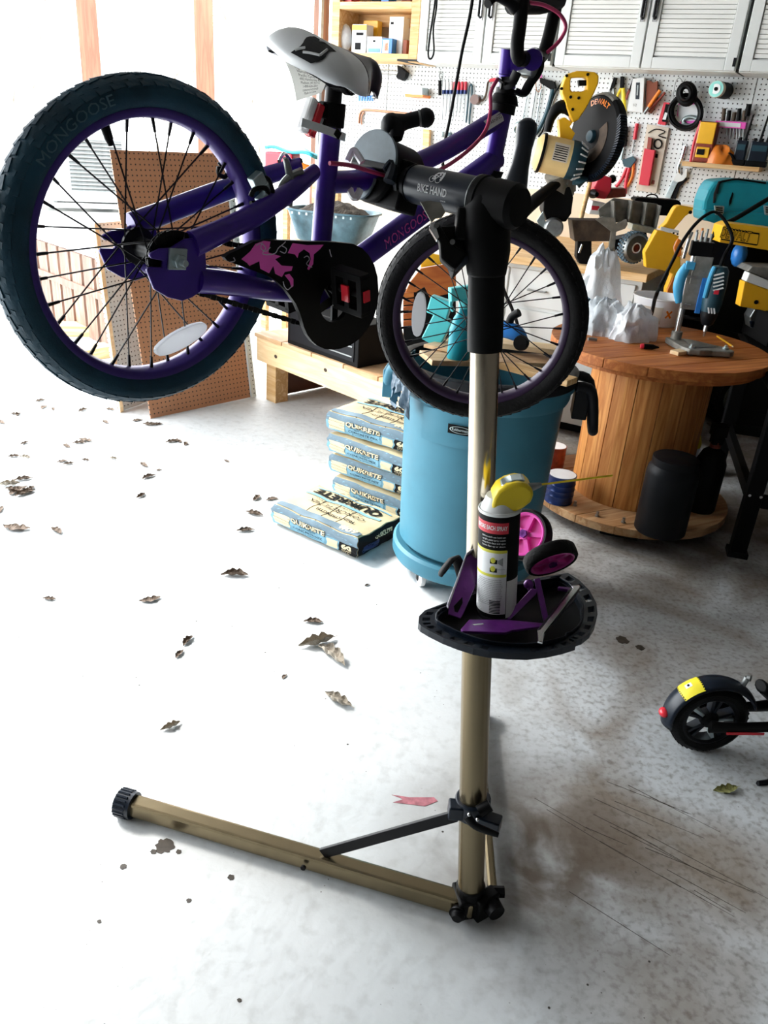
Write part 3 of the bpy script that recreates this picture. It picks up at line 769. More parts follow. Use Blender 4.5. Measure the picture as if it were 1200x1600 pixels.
# ---- drive train
gc = lambda L_: [(340 + x / 4, 330 + y / 4) for x, y in L_]
guard = gc([(45, 290), (75, 265), (130, 240), (180, 213), (230, 190), (330, 180), (460, 184), (600, 190), (740, 194), (850, 205), (905, 232), (945, 275), (980, 335), (1000, 410), (1006, 500), (998, 590), (975, 670), (935, 740), (885, 800), (830, 838), (775, 858), (720, 866), (670, 862), (625, 842), (590, 812), (562, 775), (540, 725), (525, 670), (512, 630), (490, 580), (455, 530), (425, 490), (370, 440), (300, 388), (220, 362), (150, 340), (95, 325), (60, 310)])
ctr = BF.px(340 + 740 / 4, 330 + 560 / 4, .068)
op = BF.poly(guard, .068)
hole = [(ctr[0] + .033 * math.cos(a), ctr[1] + .033 * math.sin(a)) for a in [math.atan2(y - ctr[1], x - ctr[0]) for x, y in op]]
b = B().ring(op, hole, .060, .068); gd = part(bk, 'chain_guard', b, M['black'], label='glossy black chain guard with pink floral print', bevel=.0008)
def deco(pts, mt, nm='print', k=0):
    b = B().ext(BF.poly(gc(pts), .0686), .0679, .0686); part(gd, nm, b, mt)
for pts in ([(150, 300), (205, 252), (238, 205), (288, 186), (330, 190), (318, 258), (395, 282), (360, 300), (400, 340), (470, 345), (462, 372), (420, 380), (402, 412), (362, 392), (350, 340), (322, 388), (268, 360), (262, 312), (200, 342), (186, 325)],
            [(470, 200), (560, 212), (662, 210), (640, 238), (602, 270), (598, 330), (572, 368), (562, 362), (584, 300), (576, 262), (540, 238), (508, 262), (500, 292), (484, 270), (440, 262)],
            [(420, 400), (450, 392), (474, 424), (474, 468), (462, 478), (452, 440)], [(330, 300), (352, 292), (356, 332), (338, 330)]):
    deco(pts, M['pink_print'])
for pts in ([(240, 215), (270, 200), (300, 230), (280, 262), (310, 272), (360, 262), (380, 230), (410, 205), (425, 190)], [(280, 190), (270, 230), (300, 250), (330, 225)], [(400, 215), (430, 235), (420, 262), (390, 250)], [(540, 290), (560, 280), (574, 300), (556, 330), (590, 350)], [(410, 440), (418, 470), (440, 490), (470, 460)], [(100, 290), (108, 310), (80, 318)], [(700, 240), (705, 265), (712, 285)]):
    b = B().tube([BF.px(x, y, .0683) for x, y in gc(pts)], .0007, 5, k=5); part(gd, 'print', b, M['lilac'])
b = B(); cz = .05
b.lathe([(.047, cz - .0015), (.052, cz), (.047, cz + .0015), (.036, cz + .0015), (.036, cz - .0015)], 40, o=(bb.x, bb.y, 0), closed=True)
for i in range(5):
    a = i * 2 * PI / 5; b.box((bb.x + .022 * math.cos(a), bb.y + .022 * math.sin(a), cz), (.036, .012, .004), rotm(0, 0, math.degrees(a)))
part(bk, 'chainring', b, M['steel_black'])
b = B(); b.lathe([(.026, .0435), (.030, .045), (.026, .0465), (.010, .0465), (.010, .0435)], 28, closed=True)
for i in range(18):
    a = i * 2 * PI / 18; b.box((.031 * math.cos(a), .031 * math.sin(a), .045), (.005, .003, .002), rotm(0, 0, math.degrees(a)))
part(bk, 'sprocket', b, M['steel_black'])
# chain: roller loop round both sprockets
path = []
dirv = math.atan2(bb.y, bb.x); D_ = math.hypot(bb.x, bb.y); al = math.asin((.051 - .030) / D_)
up_a = dirv + PI / 2 + al; dn_a = dirv - PI / 2 - al
for i in range(13):
    a = up_a + (dn_a + 2 * PI - up_a) * i / 12; path.append(Vector((.031 * math.cos(a), .031 * math.sin(a), .045)))
for i in range(13):
    a = dn_a + (up_a - dn_a) * i / 12; path.append(Vector((bb.x + .051 * math.cos(a), bb.y + .051 * math.sin(a), .05)))
path.append(path[0]); b = B(); acc = 0; n_ = 0
for i in range(len(path) - 1):
    a, c = path[i], path[i + 1]; Ls = (c - a).length; d = (c - a).normalized()
    while acc < Ls:
        p = a + d * acc; th = math.degrees(math.atan2(d.y, d.x))
        b.box(p + Vector((0, 0, .0026)), (.0085, .0062 if n_ % 2 else .0078, .0014), rotm(0, 0, th)); b.box(p - Vector((0, 0, .0026)), (.0085, .0062, .0014), rotm(0, 0, th)); b.cyl(p - Vector((0, 0, .0026)), p + Vector((0, 0, .0026)), .0026, n=6)
        acc += .0095; n_ += 1
    acc -= Ls
part(bk, 'chain', b, M['steel_black'])
# cranks and pedals
pd = Vector(BF.px(563, 466, .085)); ca = pd - Vector((bb.x, bb.y, .085)); ca = Vector((ca.x, ca.y, 0)).normalized() * .085
ca = Vector(BF.px(540, 452, .105)) - Vector((bb.x, bb.y, .105)); ca.z = 0; ca = ca.normalized() * min(.055, max(.03, ca.length))
for sd in (1, -1):
    z = sd * .078; a0 = Vector((bb.x, bb.y, z)); e = a0 + ca * sd
    b = B(); b.tube([a0, a0 + ca * sd * .5, e], [.012, .009, .011], 10, flat=(.7, 1), side=(0, 0, 1)); b.cyl(a0 - Vector((0, 0, sd * .02)), a0 + Vector((0, 0, sd * .006)), .013, n=16)
    ck = part(bk, 'crank_arm', b, M['steel_black'], smooth=40)
    R = rotm(0, 0, 24); c = e + Vector((0, 0, sd * .038)); b = B()
    for k in (-.026, .026): b.box(c + R @ Vector((0, k, 0)), (.020, .010, .060), R)
    for k in (-.026, 0, .026): b.box(c + Vector((0, 0, k)), (.020, .052, .010), R)
    b.cyl(e, c + Vector((0, 0, sd * .028)), .006, n=10); pe = part(bk, 'pedal', b, M['ink'], bevel=.001)
    b = B(); b.box(c + R @ Vector((-.0115, 0, 0)), (.003, .024, .014), R); part(pe, 'pedal_reflector', b, M['red_lens'])
    b = B(); b.box(c + R @ Vector((0, 0, sd * .032)), (.012, .016, .003), R); part(pe, 'pedal_reflector', b, M['red_lens'])

# ---- rear brake
for sd in (1, -1):
    b = B(); z = sd * .036
    b.tube([P(450, 322, z), P(455, 295, z), P(450, 262, z * .9), P(446, 248, z * .8)], [.006, .0055, .005, .004], 10, k=4, flat=(1.2, .8)); b.cyl(P(452, 305, z - .006), P(452, 305, z + .010), .007, n=12)
    br = part(bk, 'brake_arm', b, M['steel'], smooth=40)
    b = B(); c = Vector(P(412, 298, z * .72)); R = rotm(0, 0, -50); b.box(c, (.040, .011, .012), R); part(br, 'brake_pad', b, M['black_soft'], bevel=.002)
    b = B(); b.box(c + R @ Vector((-.006, 0, sd * .009)), (.012, .012, .010), R); b.box(c + R @ Vector((.014, 0, sd * .009)), (.010, .011, .008), R); part(br, 'pad_clamp', b, M['zinc'], bevel=.001)
    b = B(); b.tube([c + Vector((0, 0, sd * .006)), c + Vector((0, 0, sd * .02)), c + R @ Vector((-.02, 0, 0)) + Vector((0, 0, sd * .02)), c + R @ Vector((-.02, 0, 0)) + Vector((0, 0, sd * .006))], .0028, 8, k=4); part(br, 'pad_clip', b, M['black'], smooth=True)
for x, y in ((402, 282), (413, 313)):
    b = B(); b.box(P(x, y, .040), (.017, .019, .014), rotm(0, 0, -42)); part(bk, 'brake_shoe_washer', b, M['zinc'], bevel=.0015)
b = B(); b.tube([P(392, 306, .042), P(398, 296, .046), P(414, 294, .046), P(418, 304, .044), P(404, 316, .042), P(392, 318, .042)], .0035, 8, k=4, closed=False); part(bk, 'brake_clip', b, M['black'], smooth=True)
b = B(); b.tube([P(342, 258, -.02), P(350, 252, -.018), P(358, 262, -.018), P(352, 276, -.018), P(342, 272, -.02), P(342, 260, -.02)], .0032, 8, k=4); part(bk, 'brake_clip', b, M['black'], smooth=True)
b = B(); b.tube([P(470, 268, .03), P(452, 276, .034), P(440, 292, .036), P(450, 306, .036)], [.006, .005, .005, .004], 8, k=5); part(bk, 'brake_spring', b, M['steel'], smooth=True)
b = B(); b.tube([P(436, 252, .02), P(444, 240, 0), P(455, 252, -.02), P(470, 275, -.02)], .0025, 8, k=6); part(bk, 'brake_noodle', b, M['chrome'], smooth=True)

# ---- seat post, reflector, saddle
ax = (st1 - st0).normalized(); top = st1 + ax * .066
b = B(); b.cyl(st1 - ax * .002, st1 + ax * .030, .0195, n=20); b.box(st1 + ax * .014 + Vector((-.02, 0, 0)), (.016, .020, .018)); part(bk, 'seat_clamp', b, M['black'], bevel=.002)
b = B(); b.cyl(st1, top, .0125, n=18); part(bk, 'seat_post', b, M['steel_black'], smooth=True)
b = B(); b.box(top + Vector((.004, -.004, 0)), (.045, .026, .044)); b.cyl(top + Vector((0, -.008, -.032)), top + Vector((0, -.008, .034)), .014, n=16); b.cyl(top + Vector((0, -.008, .026)), top + Vector((0, -.008, .0385)), .0165, n=16)
part(bk, 'saddle_clamp', b, M['black'], bevel=.002)
b = B(); b.cyl(top + Vector((0, -.008, .0385)), top + Vector((0, -.008, .040)), .0125, n=16); b.cyl(top + Vector((0, -.008, -.034)), top + Vector((0, -.008, -.036)), .0125, n=16)
part(bk, 'clamp_washer', b, M['steel'])
sa = Vector(P(458, 73)); sb = Vector(P(592, 112))        # tail centre and nose centre of the saddle
sx = (sb - sa); SLn = sx.length; sx.normalize(); sy0 = Vector((0, 0, 1)).cross(sx); rl = math.radians(15)
sy = sy0 * math.cos(rl) + Vector((0, 0, 1)) * math.sin(rl); sz_ = Vector((0, 0, 1)) * math.cos(rl) - sy0 * math.sin(rl)
def saddle_pt(u, v, dz=0.0, inset=1.0):
    # u 0 tail..1 nose, v 0..1 from left hem over the top to right hem
    hw = .019 + .071 * max(0, 1 - (u / .80) ** 2) ** .9 if u < .80 else .019
    if u < .20: hw *= .70 + .30 * math.sqrt(max(0, 1 - ((.20 - u) / .20) ** 2))
    if u > .92: hw *= math.sqrt(max(0.03, 1 - ((u - .92) / .08) ** 2))
    t = (v - .5) * 2
    z = hw * math.sin(t * 1.40) / math.sin(1.40) * inset
    drop = (.025 - .003 * u)
    y = .012 * math.cos(t * 1.57) - drop * abs(t) ** 3.4 + .012 * (1 - u) ** 2 - .004 * math.sin(u * PI)
    if u < .22: y = y * (u / .22) ** .6 - (drop - .004) * (1 - (u / .22) ** .6) * (1 - .25 * abs(t))
    if u > .88: y -= (u - .88) * .12
    if t < -.55 and u < .7: y -= .016 * ((-t - .55) / .45) * min(1, u / .12) * (1 - u / .7)
    x = u * SLn + .020 * (1 - u) ** 3 * abs(t) ** 2
    return sa + sx * x + sy * (y + dz) + sz_ * z
b = B(); b.grid(lambda u, v: saddle_pt(u * .56, v), 22, 24); sd_ = part(bk, 'saddle', b, M['saddle_white'], smooth=60, label='grey white vinyl saddle with dark nose')
mm = sd_.modifiers.new('thick', 'SOLIDIFY'); mm.thickness = .004; mm.offset = -1
b = B(); b.grid(lambda u, v: saddle_pt(.56 + u * .44, v), 12, 20); o = part(sd_, 'saddle_nose', b, M['saddle_dark'], smooth=60); mm = o.modifiers.new('thick', 'SOLIDIFY'); mm.thickness = .004; mm.offset = -1
b = B(); b.tube([saddle_pt(.56, v / 20, .001, 1.01) for v in range(21)], .0016, 6); part(sd_, 'piping', b, M['chrome'], smooth=True)
b = B(); b.grid(lambda u, v: saddle_pt(.02 + u * .95, .06 + v * .88, -.010, .95), 18, 14); part(sd_, 'saddle_base', b, M['black_soft'], smooth=60)
b = B(); b.grid(lambda u, v: saddle_pt(.02 + u * .22, .50 + v * .20 + .02 * math.sin(u * 7), .003, 1.0) - sx * .005, 8, 8); part(sd_, 'patch', b, M['black_soft'], label='black printed patch on the saddle tail')
for (u0, v0), (u1, v1) in (((.05, .58), (.09, .68)), ((.09, .68), (.17, .66)), ((.04, .52), (.08, .56)), ((.20, .56), (.25, .60))):
    b = B(); b.tube([saddle_pt(u0 + (u1 - u0) * i / 4, v0 + (v1 - v0) * i / 4, .003, 1.0) - sx * .006 for i in range(5)], .0018, 6); part(sd_, 'patch_line', b, M['paper'])
for z in (-.021, .021):
    b = B(); b.tube([saddle_pt(.15, .5, -.03) + Vector((0, 0, z * 1.6)), top + Vector((-.035, .012, z)), top + Vector((.03, .008, z)), saddle_pt(.80, .5, -.03) + Vector((0, 0, z * .5))], .0035, 8, k=6); part(sd_, 'saddle_rail', b, M['steel_black'], smooth=True)
# paper warning tag hanging from the rail
tg = [L(438, 80, 1.085), L(508, 106, 1.115), L(502, 145, 1.115), L(463, 158, 1.085)]; tg = [Vector(q) for q in tg]
def tagp(u, v): 
    q = tg[0].lerp(tg[1], u).lerp(tg[3].lerp(tg[2], u), v); return q + Vector((0, 0, .006 * math.sin(v * PI)))
b = B(); b.grid(tagp, 6, 6); tgo = part(bk, 'warning_tag', b, M['tag'], label='folded white paper warning tag'); mm = tgo.modifiers.new('thick', 'SOLIDIFY'); mm.thickness = .0006; mm.offset = 0
nn = (tagp(1, .5) - tagp(0, .5)).cross(tagp(.5, 1) - tagp(.5, 0)).normalized()
if (BF.m.to_3x3() @ nn).dot(CAM - BF.w(*tagp(.5, .5))) < 0: nn = -nn
b = B()
lines = ['Instructions for assembly', 'and adjustment. Always', 'regularly maintained', 'Warranty Questions:', 'Pacific Cycle Inc.', '4902 Hammersley Rd', 'Madison, WI 53711', '1-800-626-2811', 'customerservice@', 'Made in China']
for i, t_ in enumerate(lines):
    def fn(u, v, h, i=i): return tagp(.52 + u / .062, .10 + i * .088 - v / .044) + nn * .0012
    letter(b, t_, .0042, fn, wid=min(.046, .0021 * len(t_)))
part(tgo, 'lettering', b, M['ink'])
# rear reflector strapped to the seat tube
rc = Vector(P(491, 188, .006)); R = rotm(0, 0, -8)
b = B(); b.box(rc, (.012, .046, .016), R); rf = part(bk, 'rear_reflector', b, M['red_lens'], bevel=.003, label='red and clear reflector strapped to the seat tube')
b = B(); b.box(rc + R @ Vector((-.0135, .001, -.002)), (.014, .048, .016), R); part(rf, 'clear_lens', b, M['white'], bevel=.004)
b = B(); b.box(Vector(P(506, 186, 0)), (.012, .020, .014), R); part(rf, 'reflector_mount', b, M['black'])
b = B(); b.tube([P(471, 191, .020), P(500, 200, .021), P(533, 212, .019), P(537, 215, 0), P(510, 205, -.018), P(480, 193, -.018)], .0075, 4, k=3, flat=(1, .16), side=(0, 1, 0)); part(rf, 'strap', b, M['saddle_white'])
b = B(); b.box(P(527, 209, .0215), (.012, .010, .003), rotm(0, 0, -20)); part(rf, 'strap_slot', b, M['ink'])

# ---- head, fork, stem, bars
hd = (ht1 - ht0).normalized()
b = B(); b.tube([ht1 - hd * .020, ht1 - hd * .006, ht1 - hd * .004, ht1 + hd * .010, ht1 + hd * .011, ht1 + hd * .020], [.0225, .0225, .026, .021, .019, .019], 20); part(bk, 'headset_cup', b, M['black'], smooth=30)
b = B(); b.tube([ht0 - hd * .012, ht0 + hd * .003], [.021, .025], 20); part(bk, 'headset_cup', b, M['black'], smooth=30)
s_top = Vector(P(796, 76))
b = B(); b.cyl(ht1 + hd * .02, ht1.lerp(s_top, .55), .0155, n=20); b.cyl(ht1.lerp(s_top, .60), s_top, .0165, n=20); b.cyl(ht1.lerp(s_top, .54), ht1.lerp(s_top, .61), .0172, n=20)
part(bk, 'stem_quill', b, M['purple'], smooth=30)
crn = ht0 - hd * .035
b = B(); b.box(crn, (.045, .026, .05)); b.cyl(ht0, crn, .015, n=16)
def legs():
    for sd in (1, -1):
        a = crn + nf * sd * .040; e = Vector(FL_) + nf * sd * .050
        b.tube([a + hd * .015, a.lerp(e, .3), a.lerp(e, .7) + ff * .004, e], [.0135, .0135, .012, .010], 12, k=4)
        b.cyl(e - nf * sd * .004, e + nf * sd * .012, .008, n=6)
    b.tube([crn + nf * .04, crn - nf * .04], .014, 10)
legs(); part(bk, 'fork', b, M['steel_black'], smooth=40)
w_h = (BF.w(*s_top) - CAM).dot(FW)
# clamp yoke in front of the quill, steered to the right
yk = Vector(L(833, 92, w_h - .01))
b = B(); b.tube([L(798, 98, w_h), L(815, 96, w_h - .004), yk], [.013, .014, .016], 14, k=4); b.cyl(yk - nf * .035, yk + nf * .035, .0165, n=20)
part(bk, 'stem_clamp', b, M['purple'], smooth=40)
b = B(); b.box(Vector(L(826, 112, w_h)), (.022, .018, .03)); part(bk, 'clamp_bolt', b, M['steel'], bevel=.003)
b = B()
b.tube([yk - nf * .02, L(812, 92, w_h - .050), L(808, 72, w_h - .06), L(812, 40, w_h - .065), L(820, -40, w_h - .08), L(826, -110, w_h - .10)], .0115, 14, k=8)
b.tube([L(833, 92, w_h + .10 - .12), L(846, 88, w_h + .045), L(855, 66, w_h + .05), L(866, 20, w_h + .055), L(880, -40, w_h + .07), L(892, -110, w_h + .09)], .0115, 14, k=8)
b.tube([L(812, 92, w_h - .055), L(846, 88, w_h + .045)], .0115, 14)
b.tube([L(813, 5, w_h - .068), L(838, 8, w_h), L(866, 2, w_h + .058)], .0085, 12)
hb = part(bk, 'handlebar', b, M['black'], smooth=40)
b = B(); b.tube([L(800, 6, w_h - .05), L(845, 6, w_h), L(872, 0, w_h + .05)], .016, 12); part(hb, 'crossbar_pad', b, M['black_soft'], smooth=True)
b = B()
b.tube([L(762, 6, w_h - .10), L(775, -4, w_h - .09), L(795, 4, w_h - .08), L(806, 12, w_h - .07), L(812, 4, w_h - .07)], [.007, .006, .008, .012, .010], 10, k=4); part(bk, 'brake_lever', b, M['steel_black'], smooth=True)
b = B(); b.tube([L(808, 112, w_h - .02), L(800, 128, w_h - .01), L(788, 130, w_h), L(782, 130, w_h)], .010, 8, k=4, flat=(1, .5)); b.tube([L(842, 92, w_h), L(840, 112, w_h), L(828, 130, w_h), L(818, 146, w_h), L(806, 142, w_h)], .009, 8, k=4, flat=(1.2, .6)); part(bk, 'reflector_bracket', b, M['black'], smooth=40)
b = B(); b.tube([L(826, 4, w_h - .05), L(850, 8, w_h - .05), L(874, 22, w_h - .04), L(884, 42, w_h - .03), L(874, 64, w_h - .02), L(855, 82, w_h - .02)], .0032, 8, k=8)
b.tube([L(777, 124, w_h - .03), L(767, 145, w_h - .04), L(766, 175, w_h - .05), L(758, 205, w_h - .06), L(735, 232, w_h - .07), L(705, 255, w_h - .09), L(676, 270, w_h - .12), L(640, 280, w_h - .14)], .0032, 8, k=8)
b.tube([P(515, 255, .026), P(545, 258, .026), P(580, 268, .026), P(620, 280, .022)], .0032, 8, k=6)
part(bk, 'brake_cable', b, M['cable'], smooth=True, label='raspberry red brake cable')
b = B(); b.tube([L(776, 122, w_h - .03), L(784, 128, w_h - .02), L(790, 132, w_h)], .003, 8, k=3); part(bk, 'cable_end', b, M['chrome'], smooth=True)

# ================================================================ the repair stand
FOOT = fl(735, 1405, .03)
PT = Vector((.118, 1.236, 1.41))
pax = (PT - FOOT).normalized()
SF = FR(FOOT, (1, 0, 0), (0, 1, 0))
stand = thing('repair_stand', 'two-legged bronze and black bicycle repair stand holding the purple bicycle', 'stand', FR((FOOT.x, FOOT.y, 0), (1, 0, 0), (0, 1, 0)))
def S(p): return Vector(p) - Vector((FOOT.x, FOOT.y, 0))
def pole(z): return S(FOOT + (PT - FOOT) * ((z - .03) / (1.41 - .03)))
b = B(); b.tube([pole(.035), pole(.74)], .0275, 32); part(stand, 'lower_tube', b, M['bronze'], smooth=True)
b = B(); b.tube([pole(.70), pole(1.30)], .0228, 32); part(stand, 'upper_tube', b, M['pole_top'], smooth=True, label='polished inner tube')
b = B(); b.tube([pole(.70), pole(.75)], .033, 24); b.box(pole(.725) + Vector((-.035, .01, 0)), (.03, .03, .05)); part(stand, 'height_collar', b, M['navy'], bevel=.002)
b = B(); b.tube([pole(.80) + Vector((-.028, -.01, .0)), S(aw(712, 872, 1.36)), S(aw(692, 892, 1.35)), S(aw(688, 900, 1.35))], [.009, .010, .010, .006], 8, k=3, flat=(1, .5)); part(stand, 'collar_lever', b, M['black'], smooth=True)
b = B(); b.tube([pole(1.20), pole(1.215), pole(1.33)], [.027, .0275, .0275], 28); part(stand, 'head_sleeve', b, M['black'], smooth=30)
# clamp head
J = BF.w(*BF.px(597, 276, 0)); arm = bn
def K(a, up=0.0, fw=0.0):                         # along the arm, up the bike, along the bike
    return S(J + arm * a + BF.y * up + BF.x * fw)
b = B(); b.tube([K(.070), K(.075), K(.195), K(.197)], [.027, .0285, .0295, .0295], 32); cyl = part(stand, 'clamp_barrel', b, M['navy'], smooth=30, label='blue black clamp barrel with white lettering')
b = B(); b.tube([K(.197), K(.199), K(.207), K(.209), K(.225)], [.0325, .034, .034, .032, .031], 32); b.tube([K(.225), K(.262), K(.27)], [.033, .032, .026], 24); part(stand, 'barrel_collar', b, M['black'], smooth=25)
b = B(); b.tube([K(.195), K(.1965)], [.0335, .0335], 32); part(stand, 'collar_ring', b, M['steel'], smooth=25)
hub_ = S(PT + bn * 0)
b = B(); b.tube([pole(1.31), pole(1.345), K(.215, -.015), K(.215, .01)], [.0285, .034, .036, .03], 24); b.box(K(.200, -.035), (.055, .05, .045)); part(stand, 'head_block', b, M['black'], bevel=.004, smooth=40)
# lettering on the barrel
toC = (CAM - (J + arm * .13)); toC = (toC - arm * toC.dot(arm)).normalized(); vu = arm.cross(toC)
if vu.z < 0: vu = -vu
def onB(u, v, h):
    r = .0296 + h; a = (v) / r
    return S(J + arm * (.129 + u) + toC * r * math.cos(a) + vu * r * math.sin(a))
b = B(); letter(b, 'BIKE HAND', .0155, lambda u, v, h: onB(u, v - .004, 0), wid=.057, bold=.02)
letter(b, 'SINCE', .003, lambda u, v, h: onB(u + .022, v - .0155, 0), wid=.010)
def disc(b, fn, cu, cv, r, r2=0, n=20, a0=0, a1=2 * PI):
    i0 = len(b.v)
    for i in range(n + 1):
        a = a0 + (a1 - a0) * i / n
        b.v.append(tuple(fn(cu + r * math.cos(a), cv + r * math.sin(a), 0))); b.v.append(tuple(fn(cu + r2 * math.cos(a), cv + r2 * math.sin(a), 0)))
    for i in range(n): b.f.append((i0 + 2 * i, i0 + 2 * i + 2, i0 + 2 * i + 3, i0 + 2 * i + 1))
onE = lambda u, v, h: onB(u * 1.25, v * 1.25, h)
for cu in (-.0045, .0045): disc(b, onE, cu, .0105, .0042, .0036)
disc(b, onE, .003, .021, .0022)
def strip(b, fn, pts, w):
    for (a, c), (d, e) in zip(pts[:-1], pts[1:]):
        l = math.hypot(d - a, e - c); nx, ny = -(e - c) / l * w, (d - a) / l * w; i0 = len(b.v)
        for q in ((a - nx, c - ny), (d - nx, e - ny), (d + nx, e + ny), (a + nx, c + ny)): b.v.append(tuple(fn(q[0], q[1], 0)))
        b.f.append((i0, i0 + 1, i0 + 2, i0 + 3))
strip(b, onE, [(-.0045, .0105), (0, .0105), (.003, .0155), (-.003, .0155), (-.0045, .0105)], .0006); strip(b, onE, [(0, .0105), (-.003, .0155), (-.0005, .0205), (.003, .020), (.0045, .016)], .0012)
strip(b, onE, [(.006, .023), (.0085, .018), (.008, .010)], .0016)
part(cyl, 'lettering', b, M['paper'], label='white bicycle emblem and lettering')
b = B(); b.tube([K(.044), K(.072)], .0245, 28); b.tube([K(.050), K(.056)], .0275, 28); b.tube([K(.062), K(.068)], .0275, 28); part(stand, 'barrel_neck', b, M['black_soft'], smooth=30)
# jaws: two half-drums that close on the tube
def half(up, r, f0, f1, b, wx=1.0, gap=.005, ca=.004):
    """half drum whose flat ends face along the bike"""
    pts = [(ca + r * wx * math.cos(PI * i / 20), (gap + r * math.sin(PI * i / 20)) * (1 if up else -1)) for i in range(21)]
    base = len(b.v)
    for fq in (f0, f1):
        for a, y in pts: b.v.append(tuple(K(a, y, fq)))
    n = len(pts)
    for i in range(n):
        j = (i + 1) % n; b.f.append((base + i, base + j, base + n + j, base + n + i))
    b.f.append(tuple(range(base + n - 1, base - 1, -1))); b.f.append(tuple(range(base + n, base + 2 * n)))
b = B(); half(True, .050, -.030, .042, b, 1.04); ju = part(stand, 'upper_jaw', b, M['black'], bevel=.004, smooth=35)
b = B(); half(False, .040, -.030, .036, b, 1.04); jl = part(stand, 'lower_jaw', b, M['black'], bevel=.004, smooth=35)
b = B(); b.box((0, 0, 0), (.05, .075, .05)); b.v = [tuple(K(.040 + x, -.008 + y, .004 + z)) for x, y, z in b.v]; part(stand, 'jaw_block', b, M['black'], bevel=.004)
b = B(); half(True, .0465, -.036, -.0305, b, 1.04, .016); part(ju, 'jaw_pad', b, M['pad'], bevel=.001)
b = B(); half(False, .0365, -.036, -.0305, b, .80, .008, -.010); part(jl, 'jaw_pad', b, M['pad'], bevel=.001)
wl2 = (J - CAM).dot(FW) - .055
b = B(); b.tube([S(aw(542, 252, wl2)), S(aw(550, 236, wl2)), S(aw(556, 238, wl2)), S(aw(566, 254, wl2))], .0055, 6, k=3); part(ju, 'rubber_lip', b, M['white'], smooth=True)
b = B(); b.tube([S(aw(546, 292, wl2)), S(aw(549, 304, wl2)), S(aw(556, 309, wl2)), S(aw(563, 296, wl2))], .0055, 6, k=3); part(jl, 'rubber_lip', b, M['white'], smooth=True)
b = B(); b.tube([S(aw(600, 266, wl2 + .0)), S(aw(610, 256, wl2)), S(aw(614, 262, wl2)), S(aw(608, 284, wl2))], [.004, .007, .008, .010], 8, k=3); part(ju, 'pivot_pin', b, M['navy'], smooth=True)
# bell crank and knob on top of the upper jaw
b = B(); wj = (J - CAM).dot(FW) - .02
b.tube([S(aw(618, 218, wj)), S(aw(617, 200, wj)), S(aw(620, 192, wj))], [.011, .017, .018], 16); b.ball(S(aw(612, 196, wj)), .0185, 14); b.tube([S(aw(612, 196, wj)), S(aw(635, 190, wj)), S(aw(658, 184, wj))], [.0185, .0115, .0115], 14, k=4); b.ball(S(aw(665, 184, wj)), .0148, 14)
part(stand, 'crank_handle', b, M['black_soft'], smooth=60)
b = B(); b.tube([S(aw(654, 185, wj)), S(aw(657, 184.5, wj))], .0128, 16); part(stand, 'knob_ring', b, M['steel'], smooth=30)
# angle lever behind the barrel collar
wl = (J + arm * .235 - CAM).dot(FW) + .01
b = B(); b.tube([S(aw(795, 335, wl)), S(aw(803, 300, wl)), S(aw(812, 262, wl)), S(aw(818, 232, wl)), S(aw(822, 208, wl)), S(aw(823, 196, wl)), S(aw(823, 188, wl))], [.022, .019, .0135, .0125, .0155, .0150, .008], 16, k=5); part(stand, 'angle_lever', b, M['navy'], smooth=60)
# plate, lever and bolts under the barrel
wp = (J + arm * .15 - CAM).dot(FW) - .03
pf = FR(aw(675, 330, wp), RT, UP)
def pp(L_): return [pf.px(640 + x / 6, 240 + y / 6)[:2] for x, y in L_]
b = B()
for v in pp([(98, 455), (190, 445), (290, 460), (335, 550), (300, 600), (205, 650)]): pass
def slab(name, L_, th, mt, bev=.001, off=0.0):
    b = B(); pts = pp(L_)
    b2 = B().ext(pts, off - th / 2, off + th / 2); b2.v = [tuple(S(pf.m @ Vector(v))) for v in b2.v]
    return part(stand, name, b2, mt, bevel=bev)
slab('lever_plate', [(98, 455), (190, 445), (290, 460), (335, 550), (300, 600), (240, 610), (205, 650)], .004, M['cast'])
slab('lever_edge', [(195, 655), (235, 655), (278, 800), (255, 822), (180, 700)], .012, M['chrome'])
slab('quick_release', [(215, 645), (270, 640), (380, 820), (460, 880), (560, 930), (420, 1090), (380, 1060), (290, 980), (278, 820)], .022, M['black'], .004, -.01)
slab('bracket', [(270, 640), (520, 630), (560, 940), (420, 1090), (330, 800)], .040, M['black'], .004, -.035)
b = B(); b.tube([S(aw(711, 421, wp + .02)), S(aw(720, 408, wp + .01)), S(aw(738, 400, wp + .01))], [.006, .009, .008], 10, k=4); part(stand, 'trigger', b, M['navy'], smooth=True)
for (x, y) in ((682, 352), (707, 378)):
    b = B(); b.tube([S(aw(x, y, wp + .002)), S(aw(x, y, wp - .012))], .004, 10); part(stand, 'bolt', b, M['steel'])
# base
hubp = S(fl(745, 1418, .03))
le = S(fl(203, 1257, .030)); ld = (le - hubp).normalized()
b = B(); b.tube([hubp + ld * .005, le], .030, 4, side=(0, 0, 1), flat=(1, .88)); part(stand, 'leg', b, M['bronze'], bevel=.007)
re_ = S(fl(745, 1110, .030)); r0 = S(fl(768, 1398, .030)); rd = (re_ - r0).normalized()
b = B(); b.tube([r0, re_], .030, 4, side=(0, 0, 1), flat=(1, .5)); part(stand, 'leg', b, M['bronze'], bevel=.006)
for e, d in ((le, ld), (re_, rd)):
    b = B(); b.tube([e - d * .012, e + d * .028], .0315, 20)
    for i in range(20):
        a = i * 2 * PI / 20; s_ = Vector((-d.y, d.x, 0)); b.tube([e - d * .002 + (s_ * math.cos(a) + Vector((0, 0, 1)) * math.sin(a)) * .0315, e + d * .027 + (s_ * math.cos(a) + Vector((0, 0, 1)) * math.sin(a)) * .0315], .003, 5)
    part(stand, 'end_cap', b, M['navy'], smooth=30)
